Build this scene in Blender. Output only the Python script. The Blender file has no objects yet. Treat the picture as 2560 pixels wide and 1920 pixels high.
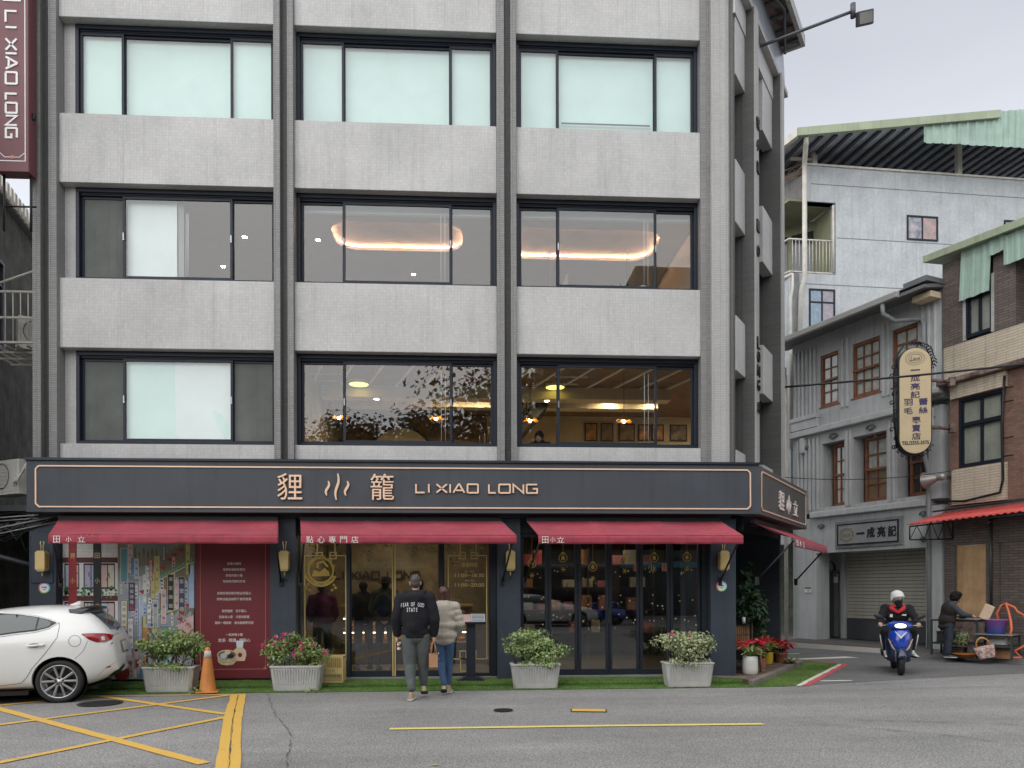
import bpy, bmesh, math, random
from math import sin, cos, pi, radians as R
from mathutils import Vector, Matrix, noise
from mathutils.bvhtree import BVHTree
from mathutils.geometry import delaunay_2d_cdt

SC = bpy.context.scene
COL = SC.collection
random.seed(7)

# ------------------------------------------------------------------ camera
cam_data = bpy.data.cameras.new('camera')
cam_data.sensor_width = 36.0
cam_data.lens = 26.72
cam_data.shift_y = 0.1992
cam_data.clip_end = 1500
cam = bpy.data.objects.new('camera', cam_data)
COL.objects.link(cam)
cam.location = (0.0, -13.05, 1.62)
cam.rotation_euler = (R(90), R(0.15), R(-3.2))
SC.camera = cam

# ------------------------------------------------------------------ sky, sun, exposure
SUN_EL, SUN_AZ = R(56), R(214)          # high and behind the camera, veiled by cloud
world = bpy.data.worlds.new('World')
SC.world = world
world.use_nodes = True
wn, wl = world.node_tree.nodes, world.node_tree.links
wn.clear()
sky = wn.new('ShaderNodeTexSky'); sky.sky_type = 'NISHITA'; sky.sun_disc = False
sky.sun_elevation = SUN_EL; sky.sun_rotation = SUN_AZ
sky.air_density = 1.0; sky.dust_density = 1.6; sky.ozone_density = 1.0
hs = wn.new('ShaderNodeHueSaturation'); hs.inputs['Saturation'].default_value = 0.20
tc = wn.new('ShaderNodeTexCoord'); mp = wn.new('ShaderNodeMapping'); mp.inputs['Scale'].default_value = (1, 1, 2.6)
cn = wn.new('ShaderNodeTexNoise'); cn.inputs['Scale'].default_value = 1.8; cn.inputs['Detail'].default_value = 5
cr = wn.new('ShaderNodeValToRGB')
cr.color_ramp.elements[0].position = .3; cr.color_ramp.elements[0].color = (.90, .90, .92, 1)
cr.color_ramp.elements[1].position = .7; cr.color_ramp.elements[1].color = (1.06, 1.06, 1.06, 1)
mul = wn.new('ShaderNodeMix'); mul.data_type = 'RGBA'; mul.blend_type = 'MULTIPLY'; mul.inputs[0].default_value = 1
bg = wn.new('ShaderNodeBackground'); bg.inputs['Strength'].default_value = 0.15
wo = wn.new('ShaderNodeOutputWorld')
wl.new(tc.outputs['Generated'], mp.inputs['Vector']); wl.new(mp.outputs[0], cn.inputs['Vector']); wl.new(cn.outputs[0], cr.inputs[0])
veil = wn.new('ShaderNodeMix'); veil.data_type = 'RGBA'; veil.blend_type = 'DARKEN'; veil.inputs[0].default_value = 1; veil.inputs[7].default_value = (6.6, 6.6, 6.9, 1)   # cloud evens out the glow round the sun
wl.new(sky.outputs[0], veil.inputs[6]); wl.new(veil.outputs[2], hs.inputs['Color']); wl.new(hs.outputs[0], mul.inputs[6]); wl.new(cr.outputs[0], mul.inputs[7])
wl.new(mul.outputs[2], bg.inputs['Color']); wl.new(bg.outputs[0], wo.inputs['Surface'])

sun_data = bpy.data.lights.new('sun', 'SUN')
sun_data.energy = 1.1; sun_data.angle = R(110); sun_data.color = (1.0, .965, .92)
sun = bpy.data.objects.new('sun', sun_data)
COL.objects.link(sun)
sun.location = (-6, -20, 30)
sun.rotation_euler = Vector((sin(SUN_AZ) * cos(SUN_EL), cos(SUN_AZ) * cos(SUN_EL), sin(SUN_EL))).to_track_quat('Z', 'Y').to_euler()

SC.view_settings.view_transform = 'Standard'
SC.view_settings.look = 'None'
SC.view_settings.exposure = 0.85
SC.view_settings.gamma = 1.0
SC.cycles.use_denoising = True
SC.cycles.max_bounces = 8
SC.cycles.transparent_max_bounces = 16
SC.cycles.sample_clamp_indirect = 6.0
SC.cycles.caustics_reflective = False
SC.cycles.caustics_refractive = False

# ------------------------------------------------------------------ tagging helpers
def tag(o, label=None, cat=None, group=None, kind=None):
    if label: o['label'] = label
    if cat: o['category'] = cat
    if group: o['group'] = group
    if kind: o['kind'] = kind
    return o

def thing(name, label, cat, loc=(0, 0, 0), rz=0.0, group=None):
    o = bpy.data.objects.new(name, None)
    COL.objects.link(o)
    o.empty_display_size = .2
    o.location = loc
    o.rotation_euler = (0, 0, rz)
    return tag(o, label, cat, group)

def obj(name, mesh, parent=None, M=None):
    o = bpy.data.objects.new(name, mesh)
    COL.objects.link(o)
    if parent is not None: o.parent = parent
    if M is not None: o.matrix_local = M
    return o

def copy_tree(o, parent=None):
    c = o.copy()
    COL.objects.link(c)
    c.parent = parent
    for ch in list(o.children): copy_tree(ch, c)
    return c

def place(o, loc, rz=0.0, label=None):
    o.location = loc
    o.rotation_euler = (0, 0, rz)
    if label: o['label'] = label
    return o

# ------------------------------------------------------------------ mesh builder
class MB:
    def __init__(s, M=None):
        s.v, s.f, s.sm, s.M = [], [], [], M
    def add(s, vs, fs, smooth=False):
        b = len(s.v)
        s.v += [tuple(p) for p in vs]
        s.f += [tuple(b + i for i in q) for q in fs]
        s.sm += [smooth] * len(fs)
        return s
    def box(s, x0, x1, y0, y1, z0, z1):
        return s.add([(x0, y0, z0), (x1, y0, z0), (x1, y1, z0), (x0, y1, z0), (x0, y0, z1), (x1, y0, z1), (x1, y1, z1), (x0, y1, z1)],
                     [(0, 3, 2, 1), (4, 5, 6, 7), (0, 1, 5, 4), (1, 2, 6, 5), (2, 3, 7, 6), (3, 0, 4, 7)])
    def hexa(s, b, t):
        return s.add(list(b) + list(t), [(0, 3, 2, 1), (4, 5, 6, 7), (0, 1, 5, 4), (1, 2, 6, 5), (2, 3, 7, 6), (3, 0, 4, 7)])
    def poly(s, pts):
        return s.add(pts, [tuple(range(len(pts)))])
    def prism(s, pts, d):
        # polygon pts (3D) swept by vector d
        n = len(pts); d = Vector(d)
        q = [Vector(p) for p in pts] + [Vector(p) + d for p in pts]
        return s.add(q, [tuple(range(n))[::-1], tuple(range(n, 2 * n))] + [(i, (i + 1) % n, n + (i + 1) % n, n + i) for i in range(n)])
    def xz(s, pts, y0, y1):
        return s.prism([(x, y0, z) for x, z in pts], (0, y1 - y0, 0))
    def cyl(s, p0, p1, r0, r1=None, n=12, smooth=True, caps=True):
        r1 = r0 if r1 is None else r1
        p0, p1 = Vector(p0), Vector(p1)
        a = (p1 - p0).normalized()
        u = a.orthogonal().normalized(); w = a.cross(u)
        vs = [p0 + (u * cos(2 * pi * i / n) + w * sin(2 * pi * i / n)) * r0 for i in range(n)]
        vs += [p1 + (u * cos(2 * pi * i / n) + w * sin(2 * pi * i / n)) * r1 for i in range(n)]
        s.add(vs, [(i, (i + 1) % n, n + (i + 1) % n, n + i) for i in range(n)], smooth)
        if caps:
            b = len(s.v) - 2 * n
            s.f += [tuple(b + i for i in range(n))[::-1], tuple(b + n + i for i in range(n))]
            s.sm += [False, False]
        return s
    def tube(s, pts, r, n=6, closed=False):
        P = [Vector(p) for p in pts]; m = len(P)
        rr = r if isinstance(r, (list, tuple)) else [r] * m
        vs = []; up = None
        for i in range(m):
            if closed: t = P[(i + 1) % m] - P[i - 1]
            else: t = P[min(i + 1, m - 1)] - P[max(i - 1, 0)]
            t = t.normalized() if t.length > 1e-9 else Vector((0, 0, 1))
            if up is None: up = t.orthogonal().normalized()
            up = (up - t * up.dot(t))
            up = up.normalized() if up.length > 1e-6 else t.orthogonal().normalized()
            w = t.cross(up)
            vs += [P[i] + (up * cos(2 * pi * j / n) + w * sin(2 * pi * j / n)) * rr[i] for j in range(n)]
        fs = []
        for i in range(m if closed else m - 1):
            a, b = i * n, ((i + 1) % m) * n
            fs += [(a + j, a + (j + 1) % n, b + (j + 1) % n, b + j) for j in range(n)]
        s.add(vs, fs, True)
        if not closed:
            b = len(s.v) - m * n
            s.f += [tuple(b + j for j in range(n))[::-1], tuple(b + (m - 1) * n + j for j in range(n))]
            s.sm += [False, False]
        return s
    def lathe(s, prof, n=24, c=(0, 0, 0), smooth=True, ax='z'):
        vs = []
        for r, z in prof:
            for i in range(n):
                a = 2 * pi * i / n
                p = (r * cos(a), r * sin(a), z)
                if ax == 'y': p = (r * cos(a), z, r * sin(a))
                if ax == 'x': p = (z, r * cos(a), r * sin(a))
                vs.append((p[0] + c[0], p[1] + c[1], p[2] + c[2]))
        fs = []
        for k in range(len(prof) - 1):
            fs += [(k * n + i, k * n + (i + 1) % n, (k + 1) * n + (i + 1) % n, (k + 1) * n + i) for i in range(n)]
        return s.add(vs, fs, smooth)
    def ball(s, c, r, n=12, m=8):
        r = (r, r, r) if not isinstance(r, (tuple, list)) else r
        vs = [(c[0], c[1], c[2] - r[2])]
        for k in range(1, m):
            t = -pi / 2 + pi * k / m
            vs += [(c[0] + r[0] * cos(t) * cos(2 * pi * i / n), c[1] + r[1] * cos(t) * sin(2 * pi * i / n), c[2] + r[2] * sin(t)) for i in range(n)]
        vs.append((c[0], c[1], c[2] + r[2]))
        fs = [(0, 1 + (i + 1) % n, 1 + i) for i in range(n)]
        for k in range(m - 2):
            a = 1 + k * n
            fs += [(a + i, a + (i + 1) % n, a + n + (i + 1) % n, a + n + i) for i in range(n)]
        a = 1 + (m - 2) * n; t = len(vs) - 1
        fs += [(a + i, a + (i + 1) % n, t) for i in range(n)]
        return s.add(vs, fs, True)
    def loft(s, rings, closed=True, caps=True, smooth=True):
        n = len(rings[0]); b0 = len(s.v)
        vs = [p for r in rings for p in r]
        fs = []
        for k in range(len(rings) - 1):
            a = k * n
            fs += [(a + i, a + (i + 1) % n, a + n + (i + 1) % n, a + n + i) for i in range(n if closed else n - 1)]
        s.add(vs, fs, smooth)
        if caps and closed:
            s.f += [tuple(b0 + i for i in range(n))[::-1], tuple(b0 + (len(rings) - 1) * n + i for i in range(n))]
            s.sm += [False, False]
        return s
    def mesh(s, name):
        me = bpy.data.meshes.new(name)
        vs = s.v if s.M is None else [tuple(s.M @ Vector(p)) for p in s.v]
        me.from_pydata(vs, [], s.f)
        me.polygons.foreach_set('use_smooth', s.sm)
        me.update()
        return me
    def build(s, name, mat, parent=None, bevel=0.0, seg=2, kind=None, sub=0):
        me = s.mesh(name)
        me.materials.append(M[mat] if isinstance(mat, str) else mat)
        o = obj(name, me, parent)
        if bevel:
            b = o.modifiers.new('bevel', 'BEVEL'); b.width = bevel; b.segments = seg; b.limit_method = 'ANGLE'; b.angle_limit = R(40)
        if sub:
            b = o.modifiers.new('sub', 'SUBSURF'); b.levels = sub; b.render_levels = sub
        if kind: o['kind'] = kind
        return o

def baked(o):
    dg = bpy.context.evaluated_depsgraph_get()
    me = bpy.data.meshes.new_from_object(o.evaluated_get(dg), depsgraph=dg)
    o.modifiers.clear()
    old = o.data; o.data = me
    bpy.data.meshes.remove(old)
    return o

TXT = {}
def text_mesh(body, size, depth=.004, bold=0.0, align='CENTER', spacing=1.0, line=1.0, shear=0.0):
    key = (body, size, depth, bold, align, spacing, line, shear)
    if key not in TXT:
        cu = bpy.data.curves.new('text', 'FONT')
        cu.body = body; cu.size = size; cu.extrude = depth; cu.offset = bold; cu.shear = shear
        cu.align_x = align; cu.align_y = 'CENTER'; cu.space_character = spacing; cu.space_line = line
        cu.resolution_u = 3
        t = bpy.data.objects.new('text', cu); COL.objects.link(t)
        dg = bpy.context.evaluated_depsgraph_get()
        TXT[key] = bpy.data.meshes.new_from_object(t.evaluated_get(dg), depsgraph=dg)
        bpy.data.objects.remove(t); bpy.data.curves.remove(cu)
    return TXT[key]

FRONT = Matrix.Rotation(R(90), 4, 'X')
def txt(name, body, size, p, mat, parent, depth=.004, bold=0.0, align='CENTER', spacing=1.0, line=1.0, sx=1.0, sz=1.0, rot=None, shear=0.0, fit=None):
    src = text_mesh(body, size, depth, bold, align, spacing, line, shear)
    me = src.copy(); me.materials.clear(); me.materials.append(M[mat])
    if fit and len(me.vertices):              # fit the glyphs to a (width, height) box centred on p
        xs = [v.co.x for v in me.vertices]; ys = [v.co.y for v in me.vertices]
        cx, cy = (min(xs) + max(xs)) / 2, (min(ys) + max(ys)) / 2
        kx = fit[0] / (max(xs) - min(xs)) if fit[0] else None
        ky = fit[1] / (max(ys) - min(ys)) if fit[1] else None
        kx = kx or ky; ky = ky or kx
        for v in me.vertices: v.co.x = (v.co.x - cx) * kx; v.co.y = (v.co.y - cy) * ky
    Mx = Matrix.Translation(p) @ (rot if rot is not None else Matrix.Identity(4)) @ FRONT @ Matrix.Diagonal((sx, sz, 1, 1))
    return obj(name, me, parent, Mx)

# ------------------------------------------------------------------ materials
M = {}
def nodes(name):
    m = bpy.data.materials.new(name); m.use_nodes = True
    nt = m.node_tree; nt.nodes.clear()
    out = nt.nodes.new('ShaderNodeOutputMaterial')
    M[name] = m
    return m, nt, out

def N(nt, kind, **kw):
    n = nt.nodes.new('ShaderNode' + kind)
    for k, v in kw.items():
        if k in n.inputs: n.inputs[k].default_value = v
        else: setattr(n, k, v)
    return n

def rgba(c): return (c[0], c[1], c[2], 1.0)

def mat(name, col, rough=.6, metal=0.0, var=.12, scale=3.0, bump=0.0, bscale=60.0, coat=0.0, spec=.5, col2=None, streak=0.0, fine=0.0, sheen=0.0):
    """plain procedural surface: base colour with two scales of noise, optional rain streaks, optional bump"""
    m, nt, out = nodes(name)
    L = nt.links.new
    b = N(nt, 'BsdfPrincipled', Roughness=rough, Metallic=metal)
    b.inputs['Specular IOR Level'].default_value = spec
    b.inputs['Coat Weight'].default_value = coat; b.inputs['Coat Roughness'].default_value = .05
    if sheen: b.inputs['Sheen Weight'].default_value = sheen
    tc = N(nt, 'TexCoord')
    n1 = N(nt, 'TexNoise', Scale=scale, Detail=6.0, Roughness=.6)
    L(tc.outputs['Object'], n1.inputs['Vector'])
    rp = N(nt, 'ValToRGB')
    c2 = col2 or col
    rp.color_ramp.elements[0].position = .32; rp.color_ramp.elements[1].position = .68
    rp.color_ramp.elements[0].color = rgba([max(0, c * (1 - var)) for c in col])
    rp.color_ramp.elements[1].color = rgba([min(1, c * (1 + var)) for c in c2])
    L(n1.outputs[0], rp.inputs[0])
    last = rp.outputs[0]
    if fine:
        n3 = N(nt, 'TexNoise', Scale=bscale * 1.7, Detail=3.0)
        L(tc.outputs['Object'], n3.inputs['Vector'])
        mr = N(nt, 'MapRange'); mr.inputs[1].default_value = .3; mr.inputs[2].default_value = .7
        mr.inputs[3].default_value = 1 - fine; mr.inputs[4].default_value = 1 + fine
        L(n3.outputs[0], mr.inputs[0])
        mx = N(nt, 'Mix', data_type='RGBA', blend_type='MULTIPLY'); mx.inputs[0].default_value = 1
        L(last, mx.inputs[6]); L(mr.outputs[0], mx.inputs[7]); last = mx.outputs[2]
    if streak:
        mp = N(nt, 'Mapping'); mp.inputs['Scale'].default_value = (5, 5, .28)
        L(tc.outputs['Object'], mp.inputs['Vector'])
        n2 = N(nt, 'TexNoise', Scale=1.6, Detail=5.0, Roughness=.65)
        L(mp.outputs[0], n2.inputs['Vector'])
        mr = N(nt, 'MapRange'); mr.inputs[1].default_value = .5; mr.inputs[2].default_value = .75
        mr.inputs[3].default_value = 1; mr.inputs[4].default_value = 1 - streak
        L(n2.outputs[0], mr.inputs[0])
        mx = N(nt, 'Mix', data_type='RGBA', blend_type='MULTIPLY'); mx.inputs[0].default_value = 1
        L(last, mx.inputs[6]); L(mr.outputs[0], mx.inputs[7]); last = mx.outputs[2]
    L(last, b.inputs['Base Color'])
    if bump:
        n4 = N(nt, 'TexNoise', Scale=bscale, Detail=4.0)
        L(tc.outputs['Object'], n4.inputs['Vector'])
        bp = N(nt, 'Bump', Strength=bump, Distance=.01)
        L(n4.outputs[0], bp.inputs['Height']); L(bp.outputs[0], b.inputs['Normal'])
    L(b.outputs[0], out.inputs[0])
    return m

def tile_mat(name, col, grout, bw, bh, rough=.55, var=.08, mortar=.004, axis='xz', streak=.12, bump=.4, dirt=.15, squash=0.5):
    """small ceramic wall tiles: joints as fine relief, tile-to-tile tint, rain streaks"""
    m, nt, out = nodes(name)
    L = nt.links.new
    b = N(nt, 'BsdfPrincipled', Roughness=rough)
    tc = N(nt, 'TexCoord')
    sp = N(nt, 'SeparateXYZ'); L(tc.outputs['Object'], sp.inputs[0])
    ad = N(nt, 'Math', operation='ADD'); L(sp.outputs[0], ad.inputs[0]); L(sp.outputs[1], ad.inputs[1])
    cb = N(nt, 'CombineXYZ'); L(ad.outputs[0], cb.inputs[0]); L(sp.outputs[2], cb.inputs[1])
    br = N(nt, 'TexBrick', Scale=1.0)
    br.offset = squash
    br.inputs['Color1'].default_value = rgba([c * (1 - var) for c in col]); br.inputs['Color2'].default_value = rgba([min(1, c * (1 + var)) for c in col])
    br.inputs['Mortar'].default_value = rgba(grout)
    br.inputs['Mortar Size'].default_value = mortar; br.inputs['Brick Width'].default_value = bw; br.inputs['Row Height'].default_value = bh
    br.inputs['Mortar Smooth'].default_value = .3
    L(cb.outputs[0], br.inputs['Vector'])
    n1 = N(nt, 'TexNoise', Scale=.9, Detail=8.0, Roughness=.62); L(tc.outputs['Object'], n1.inputs['Vector'])
    mp = N(nt, 'Mapping'); mp.inputs['Scale'].default_value = (7, 7, .35); L(tc.outputs['Object'], mp.inputs['Vector'])
    n2 = N(nt, 'TexNoise', Scale=1.5, Detail=6.0, Roughness=.7); L(mp.outputs[0], n2.inputs['Vector'])
    def rng(src, a, bb, lo, hi):
        mr = N(nt, 'MapRange'); mr.inputs[1].default_value = a; mr.inputs[2].default_value = bb; mr.inputs[3].default_value = lo; mr.inputs[4].default_value = hi
        L(src, mr.inputs[0]); return mr.outputs[0]
    last = br.outputs['Color']
    n5 = N(nt, 'TexNoise', Scale=24.0, Detail=3.0); L(tc.outputs['Object'], n5.inputs['Vector'])
    for f in (rng(n1.outputs[0], .3, .7, 1 - dirt, 1 + dirt * .5), rng(n2.outputs[0], .52, .8, 1, 1 - streak), rng(n5.outputs[0], .3, .7, .955, 1.045)):
        mx = N(nt, 'Mix', data_type='RGBA', blend_type='MULTIPLY'); mx.inputs[0].default_value = 1
        L(last, mx.inputs[6]); L(f, mx.inputs[7]); last = mx.outputs[2]
    L(last, b.inputs['Base Color'])
    bp = N(nt, 'Bump', Strength=bump, Distance=.006); bp.invert = True
    L(br.outputs['Fac'], bp.inputs['Height']); L(bp.outputs[0], b.inputs['Normal'])
    L(b.outputs[0], out.inputs[0])
    return m

def glass_mat(name, tint=(.9, .95, .93), ior=1.75, rough=0.0, wave=0.0):
    """thin pane: sees through, mirrors by Fresnel"""
    m, nt, out = nodes(name)
    L = nt.links.new
    tr = N(nt, 'BsdfTransparent'); tr.inputs[0].default_value = rgba(tint)
    gl = N(nt, 'BsdfGlossy', Roughness=rough); gl.inputs[0].default_value = (1, 1, 1, 1)
    lw = N(nt, 'LayerWeight'); lw.inputs[0].default_value = .5       # Schlick reflectance, the same from both sides of the pane
    pw = N(nt, 'Math', operation='POWER'); pw.inputs[1].default_value = 4.0
    f0 = ((ior - 1) / (ior + 1)) ** 2 * 1.6
    fr = N(nt, 'Math', operation='MULTIPLY_ADD'); fr.inputs[1].default_value = 1 - f0; fr.inputs[2].default_value = f0
    L(lw.outputs['Facing'], pw.inputs[0]); L(pw.outputs[0], fr.inputs[0])
    mx = N(nt, 'MixShader')
    if wave:
        tc = N(nt, 'TexCoord'); n = N(nt, 'TexNoise', Scale=1.1, Detail=1.0); L(tc.outputs['Object'], n.inputs['Vector'])
        bp = N(nt, 'Bump', Strength=wave, Distance=.02); L(n.outputs[0], bp.inputs['Height']); L(bp.outputs[0], gl.inputs['Normal'])
    L(fr.outputs[0], mx.inputs[0]); L(tr.outputs[0], mx.inputs[1]); L(gl.outputs[0], mx.inputs[2]); L(mx.outputs[0], out.inputs[0])
    return m

def emit_mat(name, col, strength):
    m, nt, out = nodes(name)
    e = N(nt, 'Emission', Strength=strength); e.inputs[0].default_value = rgba(col)
    nt.links.new(e.outputs[0], out.inputs[0])
    return m

def leaf_mat(name, c1, c2, rough=.5, trans=.25, scale=5.0):
    m, nt, out = nodes(name)
    L = nt.links.new
    b = N(nt, 'BsdfPrincipled', Roughness=rough)
    t = N(nt, 'BsdfTranslucent')
    g = N(nt, 'NewGeometry')
    oi = N(nt, 'TexCoord'); n1 = N(nt, 'TexNoise', Scale=scale, Detail=3.0); L(oi.outputs['Object'], n1.inputs['Vector'])
    ad = N(nt, 'Math', operation='MULTIPLY_ADD'); L(g.outputs['Random Per Island'], ad.inputs[0]); ad.inputs[1].default_value = .7
    L(n1.outputs[0], ad.inputs[2])
    mr = N(nt, 'MapRange'); mr.inputs[1].default_value = .35; mr.inputs[2].default_value = 1.15; L(ad.outputs[0], mr.inputs[0])
    mx = N(nt, 'Mix', data_type='RGBA'); mx.inputs[6].default_value = rgba(c1); mx.inputs[7].default_value = rgba(c2)
    L(mr.outputs[0], mx.inputs[0]); L(mx.outputs[2], b.inputs['Base Color']); L(mx.outputs[2], t.inputs[0])
    ms = N(nt, 'MixShader'); ms.inputs[0].default_value = trans
    L(b.outputs[0], ms.inputs[1]); L(t.outputs[0], ms.inputs[2]); L(ms.outputs[0], out.inputs[0])
    return m

# wall tiles and building surfaces
tile_mat('wall_tile', (.50, .495, .485), (.455, .45, .44), .052, .052, var=.05, streak=.24, dirt=.17, bump=.22, squash=0.0, mortar=.005)
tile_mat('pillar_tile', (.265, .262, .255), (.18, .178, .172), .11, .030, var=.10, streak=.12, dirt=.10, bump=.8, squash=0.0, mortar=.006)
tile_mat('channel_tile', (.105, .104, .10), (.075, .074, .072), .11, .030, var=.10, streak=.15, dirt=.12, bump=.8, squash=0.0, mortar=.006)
tile_mat('corner_tile', (.43, .425, .41), (.35, .345, .335), .11, .030, var=.05, streak=.25, dirt=.12, bump=.6, squash=0.0, mortar=.006)
mat('window_frame', (.011, .016, .027), .45, var=.1, spec=.35)
mat('gasket', (.010, .011, .013), .5)
mat('seal', (.25, .25, .24), .6)
glass_mat('window_glass', (.88, .92, .91), 1.62, wave=.003)
glass_mat('shop_glass', (.82, .84, .84), 1.75, wave=.003)
mat('steel', (.32, .32, .33), .3, 1.0)
mat('mint_film', (.66, .84, .79), .55, var=.06, scale=1.2)
mat('white_blind', (.82, .87, .86), .7, var=.04, scale=2.0)
mat('insect_screen', (.115, .125, .115), .8, var=.22, scale=1.4, streak=.2)
mat('ceiling_white', (.60, .595, .58), .8, var=.03)
mat('ceiling_wood', (.19, .105, .055), .6, var=.25, scale=4, streak=.1)
mat('strip_white', (.72, .70, .64), .6, var=.03)
mat('interior_cream', (.72, .60, .42), .8, var=.08)
mat('interior_dark', (.045, .038, .032), .8, var=.2)
mat('interior_floor', (.34, .30, .25), .5, var=.2)
mat('shop_wall', (.21, .16, .095), .7, var=.35, scale=2.2, bump=.1, bscale=30)
mat('shop_floor', (.15, .11, .07), .45, var=.2)
mat('navy_paint', (.034, .044, .062), .55, var=.14, bump=.25, bscale=18, streak=.2)
mat('navy_trim', (.011, .016, .025), .45, var=.1)
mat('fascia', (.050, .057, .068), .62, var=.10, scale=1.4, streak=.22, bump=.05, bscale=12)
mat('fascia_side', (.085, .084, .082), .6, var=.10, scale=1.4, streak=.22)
mat('copper', (.80, .56, .40), .5, .15, var=.05)
mat('brass_paint', (.60, .46, .20), .42, .25, var=.08)
mat('gold_decal', (.48, .34, .07), .5, .2, var=.08)
mat('awning_red', (.31, .036, .058), .75, var=.16, scale=2.0, bump=.3, bscale=7, streak=.28, sheen=.1)
mat('awning_under', (.10, .014, .02), .8)
mat('lettering_white', (.72, .66, .62), .7, var=.05)
mat('poster_red', (.165, .018, .026), .55, var=.06, scale=1.0)
mat('poster_pink', (.55, .22, .16), .6)
mat('iron_black', (.015, .015, .017), .5, .3)
mat('iron_grey', (.085, .09, .098), .5, .5, var=.15)
mat('asphalt_dark', (.03, .03, .031), .9)
mat('dark_pane', (.02, .026, .03), .12, spec=.8)
# ------------------------------------------------------------------ ground materials
def asphalt(name, col, patch=.16, agg=.5):
    m, nt, out = nodes(name)
    L = nt.links.new
    b = N(nt, 'BsdfPrincipled', Roughness=.88)
    tc = N(nt, 'TexCoord')
    big = N(nt, 'TexNoise', Scale=.35, Detail=6.0, Roughness=.6); L(tc.outputs['Object'], big.inputs['Vector'])
    mid = N(nt, 'TexNoise', Scale=7.0, Detail=5.0, Roughness=.7); L(tc.outputs['Object'], mid.inputs['Vector'])
    vor = N(nt, 'TexVoronoi', Scale=85.0); L(tc.outputs['Object'], vor.inputs['Vector'])
    gr = N(nt, 'TexNoise', Scale=46.0, Detail=3.0, Roughness=.75); L(tc.outputs['Object'], gr.inputs['Vector'])
    base = N(nt, 'RGB'); base.outputs[0].default_value = rgba(col)
    last = base.outputs[0]
    def f(src, a, bb, lo, hi):
        nonlocal last
        mr = N(nt, 'MapRange'); mr.inputs[1].default_value = a; mr.inputs[2].default_value = bb; mr.inputs[3].default_value = lo; mr.inputs[4].default_value = hi
        L(src, mr.inputs[0])
        mx = N(nt, 'Mix', data_type='RGBA', blend_type='MULTIPLY'); mx.inputs[0].default_value = 1
        L(last, mx.inputs[6]); L(mr.outputs[0], mx.inputs[7]); last = mx.outputs[2]
    f(big.outputs[0], .3, .7, 1 - patch, 1 + patch)
    mp_ = N(nt, 'Mapping'); mp_.inputs['Scale'].default_value = (.10, .9, 1); L(tc.outputs['Object'], mp_.inputs['Vector'])
    trk = N(nt, 'TexNoise', Scale=1.4, Detail=4.0, Roughness=.55); L(mp_.outputs[0], trk.inputs['Vector'])          # tyre darkened tracks along the street
    f(trk.outputs[0], .35, .65, .88, 1.08)
    oil = N(nt, 'TexNoise', Scale=2.3, Detail=5.0, Roughness=.7); L(tc.outputs['Object'], oil.inputs['Vector'])
    f(oil.outputs[0], .66, .78, 1.0, .72)
    f(mid.outputs[0], .3, .7, .86, 1.12)
    f(gr.outputs[0], .32, .68, 1 - agg, 1 + agg)
    f(vor.outputs['Color'], .0, 1.0, .8, 1.2)
    L(last, b.inputs['Base Color'])
    bp = N(nt, 'Bump', Strength=.45, Distance=.01); L(gr.outputs[0], bp.inputs['Height']); L(bp.outputs[0], b.inputs['Normal'])
    L(b.outputs[0], out.inputs[0])
asphalt('asphalt', (.222, .219, .211), agg=.7)
asphalt('asphalt_lane', (.135, .135, .134), agg=.35)

def paint_mat(name, col, under=(.17, .16, .14), wear=.36):
    m, nt, out = nodes(name)
    L = nt.links.new
    b = N(nt, 'BsdfPrincipled', Roughness=.7)
    tc = N(nt, 'TexCoord')
    n1 = N(nt, 'TexNoise', Scale=26.0, Detail=6.0, Roughness=.75); L(tc.outputs['Object'], n1.inputs['Vector'])
    n2 = N(nt, 'TexNoise', Scale=1.3, Detail=4.0); L(tc.outputs['Object'], n2.inputs['Vector'])
    ad = N(nt, 'Math', operation='ADD'); L(n1.outputs[0], ad.inputs[0]); L(n2.outputs[0], ad.inputs[1])
    mr = N(nt, 'MapRange'); mr.inputs[1].default_value = wear + .28; mr.inputs[2].default_value = wear + .50; L(ad.outputs[0], mr.inputs[0])
    mx = N(nt, 'Mix', data_type='RGBA'); mx.inputs[6].default_value = rgba(under); mx.inputs[7].default_value = rgba(col)
    L(mr.outputs[0], mx.inputs[0])
    mr2 = N(nt, 'MapRange'); mr2.inputs[3].default_value = .82; mr2.inputs[4].default_value = 1.12; L(n1.outputs[0], mr2.inputs[0])
    m2 = N(nt, 'Mix', data_type='RGBA', blend_type='MULTIPLY'); m2.inputs[0].default_value = 1
    L(mx.outputs[2], m2.inputs[6]); L(mr2.outputs[0], m2.inputs[7]); L(m2.outputs[2], b.inputs['Base Color']); L(b.outputs[0], out.inputs[0])
paint_mat('road_yellow', (.62, .38, .075))
paint_mat('road_lemon', (.66, .56, .16), wear=.22)
paint_mat('road_white', (.62, .61, .56), wear=.36)
paint_mat('road_red', (.50, .085, .085), wear=.30)
mat('turf', (.075, .165, .032), .9, var=.35, scale=3, bump=1.0, bscale=120, fine=.35)
mat('pavement_concrete', (.23, .225, .21), .85, var=.18, scale=2, bump=.3, fine=.15, streak=0)
mat('pavement_dark', (.10, .098, .092), .85, var=.2, scale=2, bump=.3, fine=.2)
mat('cast_iron', (.045, .043, .04), .55, .6, var=.25, scale=9)
mat('deck_wood', (.135, .098, .070), .75, var=.3, scale=3, bump=.3, bscale=40, fine=.2)
mat('deck_grey', (.20, .175, .15), .8, var=.25, scale=3, bump=.3, bscale=40, fine=.2)

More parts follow.
